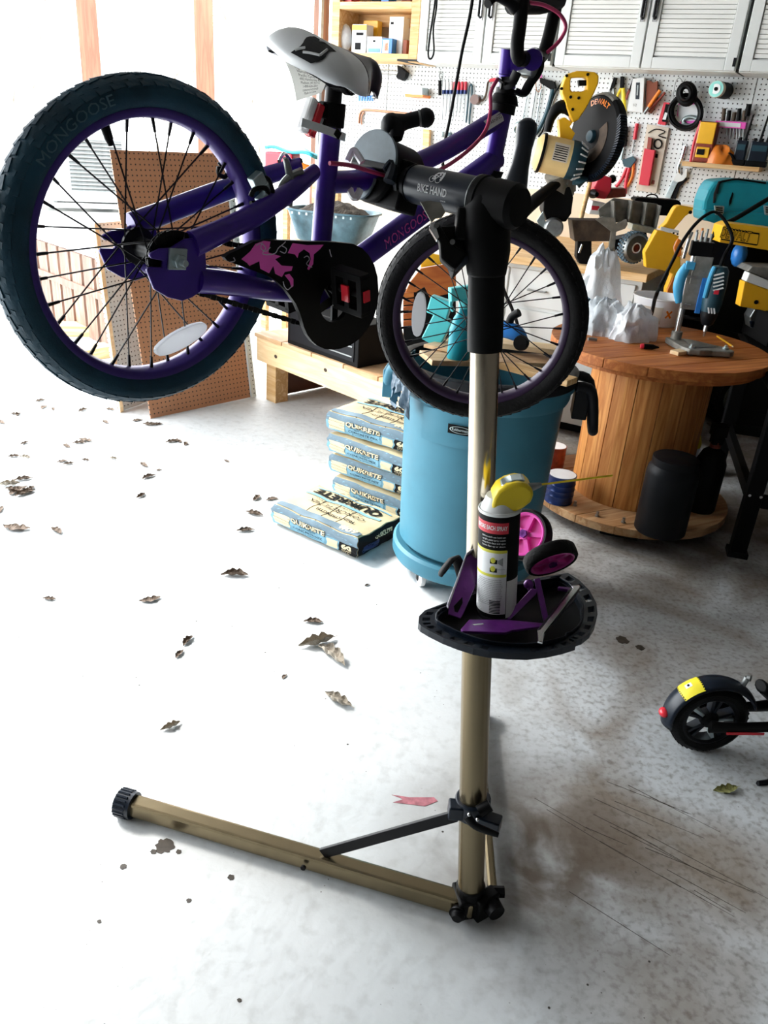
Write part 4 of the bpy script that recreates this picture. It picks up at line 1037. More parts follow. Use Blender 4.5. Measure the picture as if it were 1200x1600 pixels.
b = B(); b.box(S(fl(757, 1412, .032)), (.055, .03, .060), rotm(0, 0, 35)); b.tube([pole(.03), pole(.075)], .031, 20); b.box(pole(.03) + Vector((.0, .0, -.0)), (.07, .06, .05), rotm(0, 0, 15)); part(stand, 'base_bracket', b, M['black'], bevel=.004)
cs = Vector((ld.y, -ld.x, 0)); cs = -cs if cs.y > 0 else cs
for p, nm in ((hubp + ld * .035, 'hinge_bolt'),):
    b = B(); b.tube([p, p + cs * .035, p + cs * .042], [.015, .015, .010], 16); b.tube([p + cs * .026, p + cs * .03], .019, 16); part(stand, nm, b, M['black'], smooth=30)
q = S(fl(765, 1398, .04)); b = B(); b.tube([q + Vector((0, -.02, 0)), q + Vector((.012, -.045, 0))], [.02, .018], 16); b.tube([q + Vector((.0, 0, .01)), q + Vector((.03, .0, .012))], .012, 6); part(stand, 'hinge_bolt', b, M['black'], smooth=30)
p = hubp.lerp(le, .46) + cs * .026; b = B(); b.tube([p, p + cs * .006], .006, 8); part(stand, 'rivet', b, M['ink'])
# brace collar low on the pole
zc = .29
b = B(); b.tube([pole(zc - .02), pole(zc + .02)], .036, 24); b.box(pole(zc) + Vector((-.035, -.015, 0)), (.03, .03, .032)); b.box(pole(zc - .01) + Vector((.028, -.032, 0)), (.05, .03, .034), rotm(0, 0, -20)); part(stand, 'brace_collar', b, M['navy'], bevel=.003)
cb_ = pole(zc) + Vector((-.035, -.02, -.012)); lb_ = hubp.lerp(le, .42) + Vector((0, 0, .026))
b = B(); b.tube([cb_, lb_], .018, 4, side=(0, 0, 1), flat=(1, .32)); part(stand, 'brace', b, M['steel_black'], bevel=.002)
cb2 = pole(zc) + Vector((.012, .035, -.012)); lb2 = r0.lerp(re_, .45) + Vector((0, 0, .026))
b = B(); b.tube([cb2, lb2], .018, 4, side=(0, 0, 1), flat=(1, .32)); part(stand, 'brace', b, M['steel_black'], bevel=.002)
wc = (pole(zc) + Vector((FOOT.x, FOOT.y, 0)) - CAM).dot(FW) - .05
b = B(); b.tube([S(aw(730, 1276, wc)), S(aw(742, 1290, wc - .005)), S(aw(760, 1298, wc - .01)), S(aw(779, 1305, wc - .015))], [.011, .009, .0085, .006], 10, k=4, flat=(1, .7)); b.tube([S(aw(748, 1268, wc)), S(aw(766, 1258, wc))], .012, 12); part(stand, 'cam_lever', b, M['black'], smooth=True)
for x, y in ((733, 1273), (746, 1281)):
    b = B(); b.ball(S(aw(x, y, wc - .012)), .004, 8); part(stand, 'bolt', b, M['chrome'], smooth=True)
# ================================================================ things on the floor around the stand
# ---- parts tray and what lies in it (tray is fixed to the pole)
TZ = .785
tp = lambda L_: [tuple(S(fl(640 + x / 4, 860 + y / 4, TZ)).xy) for x, y in L_]
outl = tp([(55, 450), (60, 410), (95, 375), (240, 320), (330, 275), (420, 235), (560, 205), (720, 190), (860, 160), (990, 140), (1060, 185), (1125, 250), (1168, 330), (1175, 400), (1160, 460), (1130, 510), (1080, 550), (1042, 562), (1040, 585), (960, 610), (860, 632), (740, 645), (620, 642), (500, 632), (400, 612), (300, 580), (210, 545), (120, 500), (70, 470)])
cx = sum(p[0] for p in outl) / len(outl); cy = sum(p[1] for p in outl) / len(outl)
inn = [(cx + (x - cx) * .80, cy + (y - cy) * .80) for x, y in outl]
b = B(); fr_ = (1.0, .965, .885, .80); al_ = (0, .22, .78, 1.0)
def tpt(i, t, r):
    p0, p1 = outl[i], outl[(i + 1) % len(outl)]; return (cx + (p0[0] + (p1[0] - p0[0]) * t - cx) * r, cy + (p0[1] + (p1[1] - p0[1]) * t - cy) * r)
for i in range(len(outl)):
    hole_ = i not in (4, 5, 6, 7, 21, 22)
    for j in range(3):
        for k in range(3):
            if j == 1 and k == 1 and hole_: continue      # a tool slot cut right through
            b.ext([tpt(i, al_[k], fr_[j]), tpt(i, al_[k + 1], fr_[j]), tpt(i, al_[k + 1], fr_[j + 1]), tpt(i, al_[k], fr_[j + 1])], TZ - .012, TZ)
tray = part(stand, 'tool_tray', b, M['navy'], label='black half-round plastic tool tray with slotted rim')
b = B().ext([(cx + (x - cx) * .81, cy + (y - cy) * .81) for x, y in outl], TZ - .018, TZ - .012); part(tray, 'tray_floor', b, M['black'])
ri = [(cx + (x - cx) * .835, cy + (y - cy) * .835) for x, y in outl]; r2_ = [(cx + (x - cx) * .815, cy + (y - cy) * .815) for x, y in outl]
b = B().ring(ri, r2_, TZ - .001, TZ + .007); part(tray, 'tray_rim', b, M['navy'], bevel=.0008)
b = B(); b.box(pole(TZ - .035), (.07, .075, .03)); b.box(pole(TZ - .025) + Vector((-.01, -.07, 0)), (.05, .11, .012)); part(tray, 'tray_clamp', b, M['black'], bevel=.004)
b = B(); b.tube([pole(TZ - .06), pole(TZ + .004)], .029, 20); part(tray, 'tray_collar', b, M['black'])
WC = Vector((FOOT.x, FOOT.y, 0))
# spray can
p = fl(775, 957, TZ - .011)
cf = FR((p.x, p.y, TZ - .011), Vector((1, 0, 0)) - pax * pax.x, pax.cross(Vector((1, 0, 0))))
can = thing('spray_can', 'white and black aerosol can with yellow cap and straw on the tray', 'spray can', cf)
CS = Matrix.Diagonal((1, 1, 1.27, 1)); can.matrix_world = cf.m @ CS; cfi = (cf.m @ CS).inverted()
b = B(); b.lathe([(0, .002), (.030, .002), (.0325, 0), (.0335, .003), (.033, .006)], 40); part(can, 'bottom_rim', b, M['chrome'], smooth=30)
b = B(); b.lathe([(.0328, .005), (.0330, .007), (.0330, .148), (.0326, .150)], 48, caps=False); part(can, 'body', b, M['ink'], smooth=30, label='black printed can body')
b = B(); b.lathe([(.0322, .1495), (.0340, .150), (.0345, .152), (.0340, .154), (.0320, .154), (.0315, .152), (.029, .157), (.0245, .164), (.0225, .170), (0, .171)], 48); part(can, 'shoulder', b, M['white_paint'], smooth=30)
ang0 = math.atan2(CAM.y - p.y, CAM.x - p.x)
def onC(u, v, h=0, r=.0331):
    a = ang0 + (u - .009) / r; return Vector(((r + h) * math.cos(a), (r + h) * math.sin(a), v))
def cpatch(nm, u0, u1, v0, v1, mt, h=.0001, pr=None):
    b = B(); b.grid(lambda a, c: onC(u0 + (u1 - u0) * a, v0 + (v1 - v0) * c, h), 14, 2); return part(pr or can, nm, b, mt, smooth=True)
lab = cpatch('label_panel', -.040, .026, .012, .103, M['paper'])
cpatch('label_panel', -.040, .0265, .127, .142, M['red'])
cpatch('label_band', -.040, .0255, .1005, .1045, M['gold'], .0002)
cpatch('label_band', -.040, .0255, .0665, .0705, M['gold'], .0002)
cpatch('label_panel', .027, .060, .006, .060, M['white_paint'], .0001)
b = B(); letter(b, 'BEFORE EACH SPRAY', .0082, lambda u, v, h: onC(-.004 + u, .1345 + v, .0004), wid=.056, bold=.02); part(can, 'lettering', b, M['paper'])
b = B()
rr = random.Random(4)
for i, t_ in enumerate(('Before each use hold can', 'upright, point spray nozzle', 'away from face and eyes', 'Straw flips up or down')):
    letter(b, t_, .0032, lambda u, v, h, i=i: onC(.002 + u, .1225 - i * .0042 + v, .0003), wid=.040)
part(can, 'lettering', b, M['paper'])
b = B()
for i in range(15):
    z = .0625 - i * .0026; L_ = .045 + rr.uniform(-.004, .004)
    letter(b, ' '.join(rr.choice(('cleans', 'protects', 'removes', 'loosens', 'metal', 'parts', 'moisture', 'and', 'the', 'with', 'surface', 'rust', 'spray')) for _ in range(8)), .0022, lambda u, v, h, z=z: onC(-.004 + u, z + v, .0003), wid=L_)
for i in range(6):
    letter(b, 'keep from heat and sparks'[:10 + i * 2], .002, lambda u, v, h, i=i: onC(-.024 + u, .024 - i * .0022 + v, .0003))
part(can, 'lettering', b, M['ink'])
b = B()
for i in range(9): b.grid(lambda a, c, i=i: onC(-.001 + .018 * a, .0135 + i * .0022 + c * .0013, .0003), 6, 1)
part(can, 'barcode', b, M['ink'])
b = B()
for zc_ in (.0895, .0775):
    b.grid(lambda a, c: onC(-.002 + .012 * a, zc_ - .004 + .006 * c, .0003), 4, 1)
part(can, 'pictogram', b, M['ink'])
b = B()
for zc_ in (.0905, .0785):
    disc(b, lambda u, v, h: onC(u, v, .0005), .003, zc_, .004)
part(can, 'pictogram', b, M['gold'])
b = B(); b.grid(lambda a, c: onC(.011 + .008 * a, .0885 + (.002 + .004 * a) * (c - .5) * 2, .0004), 4, 2); b.grid(lambda a, c: onC(.009 + .014 * a, .0775 + .0006 * c, .0004), 4, 1); part(can, 'pictogram', b, M['steel'])
cc = lambda px, py: cfi @ aw(px, py, (p + Vector((0, 0, .24)) - CAM).dot(FW))
pv_ = FR(Vector((p.x, p.y, TZ - .011)), cf.x, pax)
capo = [(765, 789), (769, 770), (777, 758), (790, 750), (806, 746), (820, 748), (829, 756), (831, 766), (826, 777), (814, 786), (803, 791), (785, 793)]
b = B().ext(pv_.poly(capo), -.0245, .0245); b.v = [(x, -z, y / 1.27) for x, y, z in b.v]
part(can, 'spray_cap', b, M['yellow'], bevel=.009, smooth=50)
capi = [(776, 763), (784, 754), (798, 747.5), (814, 745.5), (820, 748), (806, 754), (790, 761)]
b = B().ext(pv_.poly(capi), -.014, .014); b.v = [(x, -z, (y + .0014) / 1.27) for x, y, z in b.v]; part(can, 'actuator', b, M['zinc'], bevel=.003)
n0 = cc(824, 763); n1 = cc(846, 757); n2 = cc(957, 743)
b = B(); b.tube([n0, n0.lerp(n1, .4), n1], [.0065, .0055, .003], 10); part(can, 'nozzle', b, M['steel'], smooth=True)
b = B(); b.tube([n1, n2], .0014, 8); part(can, 'straw', b, M['yellow'], smooth=True)
# training wheels
def training(lb, c, nrm, R=.047, spin=0, arms=()):
    f = FR(c, Vector((0, 0, 1)).cross(nrm) if abs(nrm.normalized().z) < .95 else (1, 0, 0), nrm.cross(Vector((0, 0, 1)).cross(nrm)))
    f = FR(c, f.x, Vector(nrm).normalized().cross(f.x))
    t = thing('training_wheel', lb, 'training wheel', f, 'training wheels on the tray')
    b = B(); b.lathe([(R * .84, .0115), (R * .93, .013), (R, .009), (R * 1.01, 0), (R, -.009), (R * .93, -.013), (R * .84, -.0115)], 48, closed=True); part(t, 'tyre', b, M['rubber_dark'], smooth=40)
    b = B(); b.lathe([(R * .85, .0115), (R * .80, .0125), (R * .74, .010), (R * .74, -.010), (R * .80, -.0125), (R * .85, -.0115)], 40, closed=True)
    b.lathe([(0, .010), (.010, .010), (.011, .004), (.011, -.010), (0, -.010)], 20)
    b.lathe([(0, -.003), (R * .76, -.003), (R * .76, .0), (0, .0)], 40)
    for i in range(5):
        a = spin + i * 2 * PI / 5; b.box((R * .45 * math.cos(a), R * .45 * math.sin(a), .0035), (R * .7, .008, .010), rotm(0, 0, math.degrees(a)))
    part(t, 'wheel_disc', b, M['pink'], smooth=35)
    b = B(); b.cyl((0, 0, -.012), (0, 0, .016), .004, n=8); b.cyl((0, 0, .012), (0, 0, .016), .008, n=6); part(t, 'axle_bolt', b, M['plum'])
    return t, f
wt = (p - CAM).dot(FW)
c1 = aw(822, 836, wt + .085); n1_ = (RT * -.55 - FW * .80 + UP * .22)
t1, f1 = training('pink training wheel standing upright behind the spray can', c1, n1_, spin=.3)
c2 = aw(860, 872, wt + .035); n2_ = (RT * .25 - FW * .45 - UP * .86)
t2, f2_ = training('pink training wheel lying tilted over the purple brackets', c2, n2_, spin=.9)
def wtray(px, py, z=TZ - .006): return (fl(px, py, z) - CAM).dot(FW)
def bracket(t, f, L_, th, mt, nm='bracket', bev=.001, ref=None, off=0.0, tilt=0.2, flat=None):
    """strip of sheet metal: its outline lies on a sloping plane through the point where it meets the tray, or flat at height flat"""
    sc = lambda q: (640 + q[0] / 4, 860 + q[1] / 4)
    if flat is not None: pf = FR((0, 0, flat), (1, 0, 0), (0, 1, 0))
    else: pf = FR(aw(*sc(ref), wtray(*sc(ref))), RT, (UP + FW * tilt))
    pts = [pf.px(*sc(q))[:2] for q in L_]
    b = B().ext(pts, off - th / 2, off + th / 2); b.v = [tuple(f.i @ (pf.m @ Vector(v))) for v in b.v]
    return part(t, nm, b, mt, bevel=bev)
k1 = dict(ref=(300, 428), tilt=.42)
bracket(t1, f1, [(240, 400), (318, 426), (335, 400), (425, 190), (440, 60), (395, 10), (352, 40), (246, 350)], .004, M['plum'], **k1)
bracket(t1, f1, [(230, 352), (350, 30), (395, 0), (396, 10), (354, 44), (246, 352), (240, 366)], .012, M['lilac'], 'bracket_flange', off=.006, **k1)
bracket(t1, f1, [(275, 350), (330, 290), (332, 330), (300, 392), (280, 385)], .0052, M['black'], 'bracket_slot', **k1)
bracket(t1, f1, [(330, 228), (350, 222), (356, 244), (338, 250)], .0052, M['plum'], 'bracket_hole_rim', **k1)
bracket(t2, f2_, [(318, 500), (372, 438), (600, 440), (840, 462), (830, 480), (640, 505), (600, 520), (330, 512)], .005, M['plum'], flat=TZ + .004)
bracket(t2, f2_, [(386, 468), (460, 462), (465, 472), (400, 478)], .0056, M['chrome'], 'bracket_slot', flat=TZ + .004)
bracket(t2, f2_, [(580, 432), (760, 240), (800, 245), (790, 275), (630, 432)], .006, M['plum'], 'strut', ref=(600, 432), tilt=.3)
bracket(t2, f2_, [(778, 180), (812, 170), (866, 420), (848, 452), (836, 440)], .006, M['plum'], 'strut', ref=(850, 450), tilt=.25)
bracket(t2, f2_, [(800, 500), (1020, 222), (1072, 222), (1020, 330), (850, 500), (830, 580), (800, 570)], .006, M['saddle_dark'], flat=TZ + .016)
bracket(t2, f2_, [(930, 232), (1010, 240), (1000, 275), (940, 390), (920, 390), (990, 270), (985, 252), (925, 244)], .006, M['plum'], 'bracket_flange', flat=TZ + .012)
bracket(t2, f2_, [(798, 505), (816, 500), (1020, 240), (1010, 226), (1060, 222), (1066, 232), (840, 520), (832, 580), (800, 572)], .004, M['chrome'], 'bracket_edge', flat=TZ + .022)
b = B(); q_ = f2_.i @ aw(826, 913, wtray(826, 940) - .01); b.ball(q_, .009, 12); b.cyl(q_, q_ + Vector((0, 0, .012)), .006, n=6); part(t2, 'bolt', b, M['plum'], smooth=True)

# ---- bin on a dolly
bc = Vector((.318, 2.70, 0)); R0b, R1b, HB = .255, .288, .80
bf_ = upright(bc, 0)
bn_ = thing('trash_bin', 'large blue grey round waste bin on a castered dolly behind the stand', 'bin', bf_)
prof = [(0, .13), (R0b - .01, .13), (R0b, .14), (R1b - .012, .70), (R1b - .002, .70), (R1b + .004, .715), (R1b + .004, .745), (R1b + .016, .75), (R1b + .018, HB - .01), (R1b + .012, HB), (R1b - .008, HB), (R1b - .02, .70), (R0b - .02, .16), (0, .15)]
b = B(); b.lathe(prof, 72); part(bn_, 'barrel', b, M['teal_can'], smooth=35)
b = B(); b.lathe([(R1b + .017, HB - .035), (R1b + .020, HB - .03), (R1b + .020, HB + .002), (R1b + .010, HB + .006), (R1b - .014, HB + .004), (R1b - .014, HB - .03)], 72, closed=True); part(bn_, 'bin_rim', b, M['black_soft'], smooth=35)  # black puts the shade on the rim into its colour
b = B(); b.lathe([(0, .06), (R0b + .015, .06), (R0b + .022, .075), (R0b + .022, .115), (R0b + .012, .125), (R0b - .01, .12), (0, .12)], 64); dl = part(bn_, 'dolly', b, M['teal_can'], smooth=35)
for i in range(5):
    a = math.radians(-135 + i * 72); c = Vector((.235 * math.cos(a), .235 * math.sin(a), .036)); R = rotm(0, 0, math.degrees(a) + 60)
    b = B(); b.m = Matrix.Translation(c) @ (R @ rotm(90, 0, 0)).to_4x4(); b.lathe([(0, .012), (.026, .012), (.035, .008), (.036, 0), (.035, -.008), (.026, -.012), (0, -.012)], 24)
    cw = part(dl, 'caster_wheel', b, M['white'], smooth=40)
    b = B(); b.box(c + Vector((0, 0, .025)), (.04, .034, .012), R); b.box(c + R @ Vector((0, .015, .008)), (.02, .003, .04), R); b.box(c + R @ Vector((0, -.015, .008)), (.02, .003, .04), R); b.cyl(c + R @ Vector((0, .017, 0)), c + R @ Vector((0, -.017, 0)), .006, n=8); part(dl, 'caster_fork', b, M['steel_black'])
# moulded panel with the oval maker plate
a_lb = math.radians(-118)
def onBin(u, v, h=0):
    r = R0b + (R1b - R0b) * (v - .14) / .57 + .001 + h; a = a_lb + u / r; return Vector((r * math.cos(a), r * math.sin(a), v))
b = B(); b.grid(lambda u, v: onBin(-.10 + .25 * u, .58 + (.125 - .03 * abs(u - .5)) * v, .005 * math.sin(PI * min(1, v * 1.2 + .2))), 16, 5); part(bn_, 'moulded_panel', b, M['teal_can'], smooth=50)
b = B(); b.grid(lambda u, v: onBin(.005 + .085 * u, .63 + .032 * v, .008), 8, 2); mp_ = part(bn_, 'maker_plate', b, M['ink'])
b = B(); disc(b, lambda u, v, h: onBin(.0475 + u, .646 + v * .32, .009), 0, 0, .036, .033, n=28); letter(b, 'Rubbermaid', .013, lambda u, v, h: onBin(.0475 + u, .646 + v, .009), wid=.056); part(mp_, 'lettering', b, M['zinc'])
for a, hm_, hk in ((math.radians(-8), 'black_soft', 1), (math.radians(172), 'teal_can', .45)):  # right handle painted black for its shade, left keeps the bin colour
    e = Vector((math.cos(a), math.sin(a), 0)); s_ = Vector((-e.y, e.x, 0)); c = e * (R1b + .01)
    b = B(); b.tube([c + s_ * .075 + Vector((0, 0, .77)), c + e * .055 * hk + s_ * .06 + Vector((0, 0, .755)), c + e * .085 * hk + s_ * .035 + Vector((0, 0, .77 - .15 * hk)), c + e * .085 * hk - s_ * .035 + Vector((0, 0, .77 - .15 * hk)), c + e * .055 * hk - s_ * .06 + Vector((0, 0, .755)), c - s_ * .075 + Vector((0, 0, .77))], .018, 10, k=4); b.box(c + e * .03 + Vector((0, 0, .70)), (.05, .10, .10), rotm(0, 0, math.degrees(a))); part(bn_, 'bin_handle', b, M[hm_], bevel=.004, smooth=40)
# liner bunched over the rim at the left
b = B()
def liner(u, v):
    a = math.radians(158 + 58 * u); r = R1b + .022 + .012 * math.sin(u * 40) * v + .006 * math.sin(u * 90 + v * 9) + .004
    if v < .2: return Vector(((R1b - .02) * math.cos(a), (R1b - .02) * math.sin(a), HB - .05 + v * .3))
    return Vector((r * math.cos(a), r * math.sin(a), HB + .012 - (v - .2) * (.19 + .06 * math.sin(u * 7) + .02 * math.sin(u * 31))))
b.grid(liner, 60, 12); single('bin_liner', 'crumpled blue grey bin liner folded over the left rim of the bin', 'bin liner', b, M['bag'], bf_, smooth=60)
# loose stuff heaped in the bin
def inbin(x, y, z): return bf_.w(x, y, z)
for k, (x, y, z, d, rz, ry, m_, lb) in enumerate((
        (.00, -.02, HB + .016, (.46, .13, .018), 18, 2, 'ply', 'wide plywood strip across the top of the bin'),
        (.08, .12, HB + .04, (.42, .09, .018), -24, -3, 'pine_x', 'pale board crossing the far side of the bin'),
        (.13, -.12, HB + .012, (.30, .07, .02), -38, 0, 'pine', 'short pine stick nearest the right rim of the bin'),
        (-.12, .10, HB + .03, (.26, .10, .012), 62, 4, 'ply', 'thin board sticking over the back of the bin'))):
    f = FR(inbin(x, y, z), rotm(0, ry, rz) @ Vector((1, 0, 0)), rotm(0, ry, rz) @ Vector((0, 1, 0))); b = B(); b.box((0, 0, 0), d); single('scrap_board', lb, 'board', b, M[m_], f, bevel=.002, group='scrap boards on the bin')
q = fl(716, 560, HB + .03); f = upright((q.x, q.y, HB + .028), 20)
bo = thing('trigger_bottle', 'aqua spray bottle standing on the boards in the bin', 'bottle', f)
b = B(); b.lathe([(0, 0), (.036, 0), (.04, .006), (.04, .10), (.03, .135), (.016, .155), (.014, .17), (0, .17)], 28, sy=.75); part(bo, 'bottle_body', b, M['teal'], smooth=40)
b = B(); b.lathe([(.017, .165), (.018, .19), (.012, .195), (0, .195)], 20); b.box((-.012, 0, .215), (.085, .028, .042), rotm(0, -8, 0)); part(bo, 'trigger_head', b, M['aqua'], bevel=.005)
b = B(); b.tube([(-.04, 0, .205), (-.048, 0, .18), (-.035, 0, .158)], .006, 8, k=4); part(bo, 'trigger', b, M['aqua'], smooth=True)
q = fl(788, 532, HB + .055); f = upright((q.x, q.y - .07, HB + .052), -30)
t = thing('toy_motorcycle', 'small blue wheeled tool with black rollers lying on the bin boards', 'tool', f)
b = B(); b.tube([(-.07, 0, .03), (-.03, 0, .055), (.03, 0, .05), (.06, 0, .03)], [.018, .03, .028, .016], 12, k=4); part(t, 'housing', b, M['blue'], smooth=50)
for x in (-.055, .06):
    b = B(); b.m = Matrix.Translation((x, -.02, .026)) @ rotm(90, 0, 0).to_4x4(); b.lathe([(0, .012), (.024, .012), (.027, 0), (.024, -.012), (0, -.012)], 20); part(t, 'roller', b, M['black'], smooth=40)
b = B(); b.tube([(.0, 0, .07), (.005, 0, .10), (.03, 0, .12)], .014, 10, k=4); part(t, 'grip', b, M['black'], smooth=True)
t.name = 'roller_tool'
q = fl(690, 530, HB + .03); f = upright((q.x - .02, q.y - .06, HB + .026), -15)
b = B(); b.box((0, 0, .05), (.07, .05, .10), rotm(0, 22, 0)); b.box((.0, 0, .13), (.075, .04, .06), rotm(0, 12, 0)); single('aqua_carton', 'aqua and white torn packet beside the spray bottle on the bin', 'packet', b, M['aqua'], f, bevel=.004)

# ---- sacks of concrete mix
ud = Vector((.80, -.60, 0)); vd = Vector((.60, .80, 0))
BGL, BGW, BGH = .455, .29, .098
def make_bag(fr, lb, seed, full=True):
    t = thing('concrete_bag', lb, 'sack', fr, 'stacked concrete mix sacks')
    rr = random.Random(seed); k1, k2 = rr.uniform(0, 6), rr.uniform(0, 6)
    def surf(x, y, z):
        # puffy sack: x along, y across, z up in -1..1 space
        ed = 1 - .10 * abs(z) ** 2
        fx = (1 - abs(x) ** 6 * .03); 
        X = x * BGL / 2 * (1 - .045 * abs(z) ** 3); Y = y * BGW / 2 * (1 - .05 * abs(z) ** 3)
        H = BGH / 2 * (1 - .16 * max(abs(x), abs(y)) ** 6) * (1 if z > 0 else .98)
        Z = BGH / 2 + z * H + (.0035 * math.sin(x * 7 + k1) * math.cos(y * 5 + k2) if z > .5 else 0)
        return Vector((BGL / 2 + X + .002 * math.sin(z * 9 + y * 11 + k2), BGW / 2 + Y + .002 * math.sin(z * 8 + x * 13 + k1), max(0, Z)))
    b = B(); N = 20
    b.grid(lambda u, v: surf(u * 2 - 1, v * 2 - 1, 1), N, N); b.grid(lambda u, v: surf(u * 2 - 1, 1 - v * 2, -1), N, N)
    for s_ in (-1, 1):
        b.grid(lambda u, v: surf((u * 2 - 1) * -s_, s_, v * 2 - 1), N, 12); b.grid(lambda u, v: surf(s_, (u * 2 - 1) * s_, v * 2 - 1), N, 12)
    body = part(t, 'sack_body', b, M['bagpaper'], smooth=50)
    face = lambda u, v, h=.0012: surf(u, -1, v) - Vector((0, h, 0))       # long side towards the viewer
    top_ = lambda u, v, h=.0012: surf(u, v, 1) + Vector((0, 0, h))
    end = lambda u, v, h=.0012: surf(1, u, v) + Vector((h, 0, 0))
    def pch(fn, u0, u1, v0, v1, mt, h=.0006, nm='print_panel', nn=20):
        b = B(); b.grid(lambda a, c: fn(u0 + (u1 - u0) * a, v0 + (v1 - v0) * c, .0012 + h * 2.2), nn, 10); return part(t, nm, b, mt, smooth=True)
    pch(face, -1, 1, -1, 1, M['bagblue'], .0003); pch(face, -1, 1, .12, 1, M['baggrey'], .0006)
    pch(face, -.93, -.55, -.78, .36, M['bagcream'], .001); pch(face, -.52, .28, -.86, -.12, M['bagblue'], .001)
    b = B()
    for v in (-.45, -.12, .16): strip(b, lambda u, w_, h: face(u, w_, .0046), [(-.93, v), (-.55, v - .04)], .012)
    letter(b, 'HIGH STRENGTH', .010, lambda u, v, h: face(-.12 + u / (BGL / 2), -.20 + v / (BGH / 2), .0046), wid=.085)
    letter(b, 'CONCRETE MIX', .017, lambda u, v, h: face(-.12 + u / (BGL / 2), -.50 + v / (BGH / 2), .0046), wid=.155)
    letter(b, 'for building, setting posts', .007, lambda u, v, h: face(-.12 + u / (BGL / 2), -.74 + v / (BGH / 2), .0046), wid=.11)
    part(t, 'lettering', b, M['ink'])
    b = B(); letter(b, 'QUIKRETE', .033, lambda u, v, h: face(-.12 + u / (BGL / 2), .19 + v / (BGH / 2), .0046), wid=.185, bold=.06); part(t, 'lettering', b, M['ink'])
    b = B(); letter(b, 'QUIKRETE', .031, lambda u, v, h: face(-.125 + u / (BGL / 2), .21 + v / (BGH / 2), .0054), wid=.182, bold=.03); part(t, 'lettering', b, M['bagcream'])
    pch(face, .33, .57, -.88, .0, M['bagcream'], .001); pch(face, .60, 1.0, -.95, .14, M['ink'], .001)
    b = B(); letter(b, '60', .034, lambda u, v, h: face(.77 + u / (BGL / 2), -.25 + v / (BGH / 2), .0046), wid=.052, bold=.05); letter(b, 'POUNDS', .011, lambda u, v, h: face(.77 + u / (BGL / 2), -.62 + v / (BGH / 2), .0046), wid=.045); letter(b, '27.2 kg', .009, lambda u, v, h: face(.77 + u / (BGL / 2), -.80 + v / (BGH / 2), .0046), wid=.04); part(t, 'lettering', b, M['bagcream'])
    if full:
        pch(end, -1, 1, -1, .95, M['ink'], .0006); pch(end, -.8, -.1, -.7, .0, M['blue_tin'], .001)
        b = B(); letter(b, 'QUIKRETE', .026, lambda u, v, h: end(.1 + u / (BGW / 2), .35 + v / (BGH / 2), .0046), wid=.11, bold=.04); part(t, 'lettering', b, M['bagcream'])
        pch(top_, -.98, .98, -.98, -.74, M['baggrey'], .0008); pch(top_, -.9, .9, .18, .30, M['bagblue'], .0008); pch(top_, -.9, .9, .74, .80, M['bagblue'], .0008)
        up_ = lambda cu, cv: (lambda u, v, h: top_(cu - u / (BGL / 2), cv - v / (BGW / 2), .0042))
        b = B(); letter(b, 'QUIKRETE', .062, up_(0, .52), wid=.36, bold=.04); letter(b, 'CONCRETE MIX', .040, up_(.05, -.12), wid=.30); letter(b, 'HIGH STRENGTH', .028, up_(.2, -.46), wid=.20, bold=.02); letter(b, 'SPECIALLY BLENDED CEMENT', .013, up_(.0, .08), wid=.26)
        part(t, 'lettering', b, M['ink'])
        b = B(); letter(b, '60#', .036, up_(.72, -.82), wid=.09, bold=.04); part(t, 'lettering', b, M['bagcream'])
        b = B()
        for k in range(3):
            xk = -.35 + k * .35; b.tube([top_(xk + .02 * math.sin(j * 2 + k), -1 + j * .2, .0008) for j in range(11)], .0012, 5)
        part(t, 'crease', b, M['iron'])
    b = B(); b.tube([Vector((-.012, .02, .05)), Vector((-.016, .10, .04)), Vector((-.014, .22, .05))], [.012, .02, .012], 6, k=3, flat=(1.3, .35), side=(0, 0, 1)); part(t, 'sewn_end', b, M['maroon'], label='maroon folded end flap')
    return t
fb = fl(424, 818); ub = (fl(556, 876) - fb).normalized(); vb = Vector((-ub.y, ub.x, 0))
make_bag(FR((fb.x, fb.y, 0), ub, vb), 'concrete mix sack lying alone on the floor in front of the stack', 1)
sb_ = fl(519, 772); 
for i, (lb, dx_, dy_, rz) in enumerate((('bottom concrete mix sack of the stack behind the single sack', .0, .0, 0), ('second concrete mix sack from the bottom of the stack', -.035, .01, 1.5), ('third concrete mix sack from the bottom of the stack', -.04, .0, -1), ('topmost concrete mix sack of the stack, lettered top showing', -.055, .005, 2))):
    R = rotm(0, 0, rz); make_bag(FR((sb_.x + ub.x * dx_ + vb.x * dy_, sb_.y + ub.y * dx_ + vb.y * dy_, i * BGH * .985), R @ ub, R @ vb), lb, i + 2, full=(i == 3))

# ---- cable spool table
SC_ = Vector((1.10, 3.375, 0)); RT_, RB_, RC_ = .445, .435, .245
spf = upright((SC_.x, SC_.y, 0), 28)
spl = thing('cable_spool', 'wooden cable spool standing on end as a work table', 'table', spf)
def disk_planks(R, z0, z1, n, mt, nm='plank'):
    w = 2 * R / n
    for i in range(n):
        y0, y1 = -R + i * w + .0012, -R + (i + 1) * w - .0012; pts = []
        for k in range(9):
            y = y0 + (y1 - y0) * k / 8; pts.append((math.sqrt(max(0, R * R - y * y)), y))
        for k in range(9):
            y = y1 + (y0 - y1) * k / 8; pts.append((-math.sqrt(max(0, R * R - y * y)), y))
        b = B().ext(pts, z0, z1); part(spl, nm, b, mt, bevel=.002)
disk_planks(RT_, .722, .760, 6, M['spooltop']); disk_planks(RB_, .052, .088, 6, M['spoolbase'])
b = B().lathe([(0, .700), (RT_ * .93, .700), (RT_ * .93, .7215), (0, .7215)], 48); part(spl, 'under_disc', b, M['spooltop'])
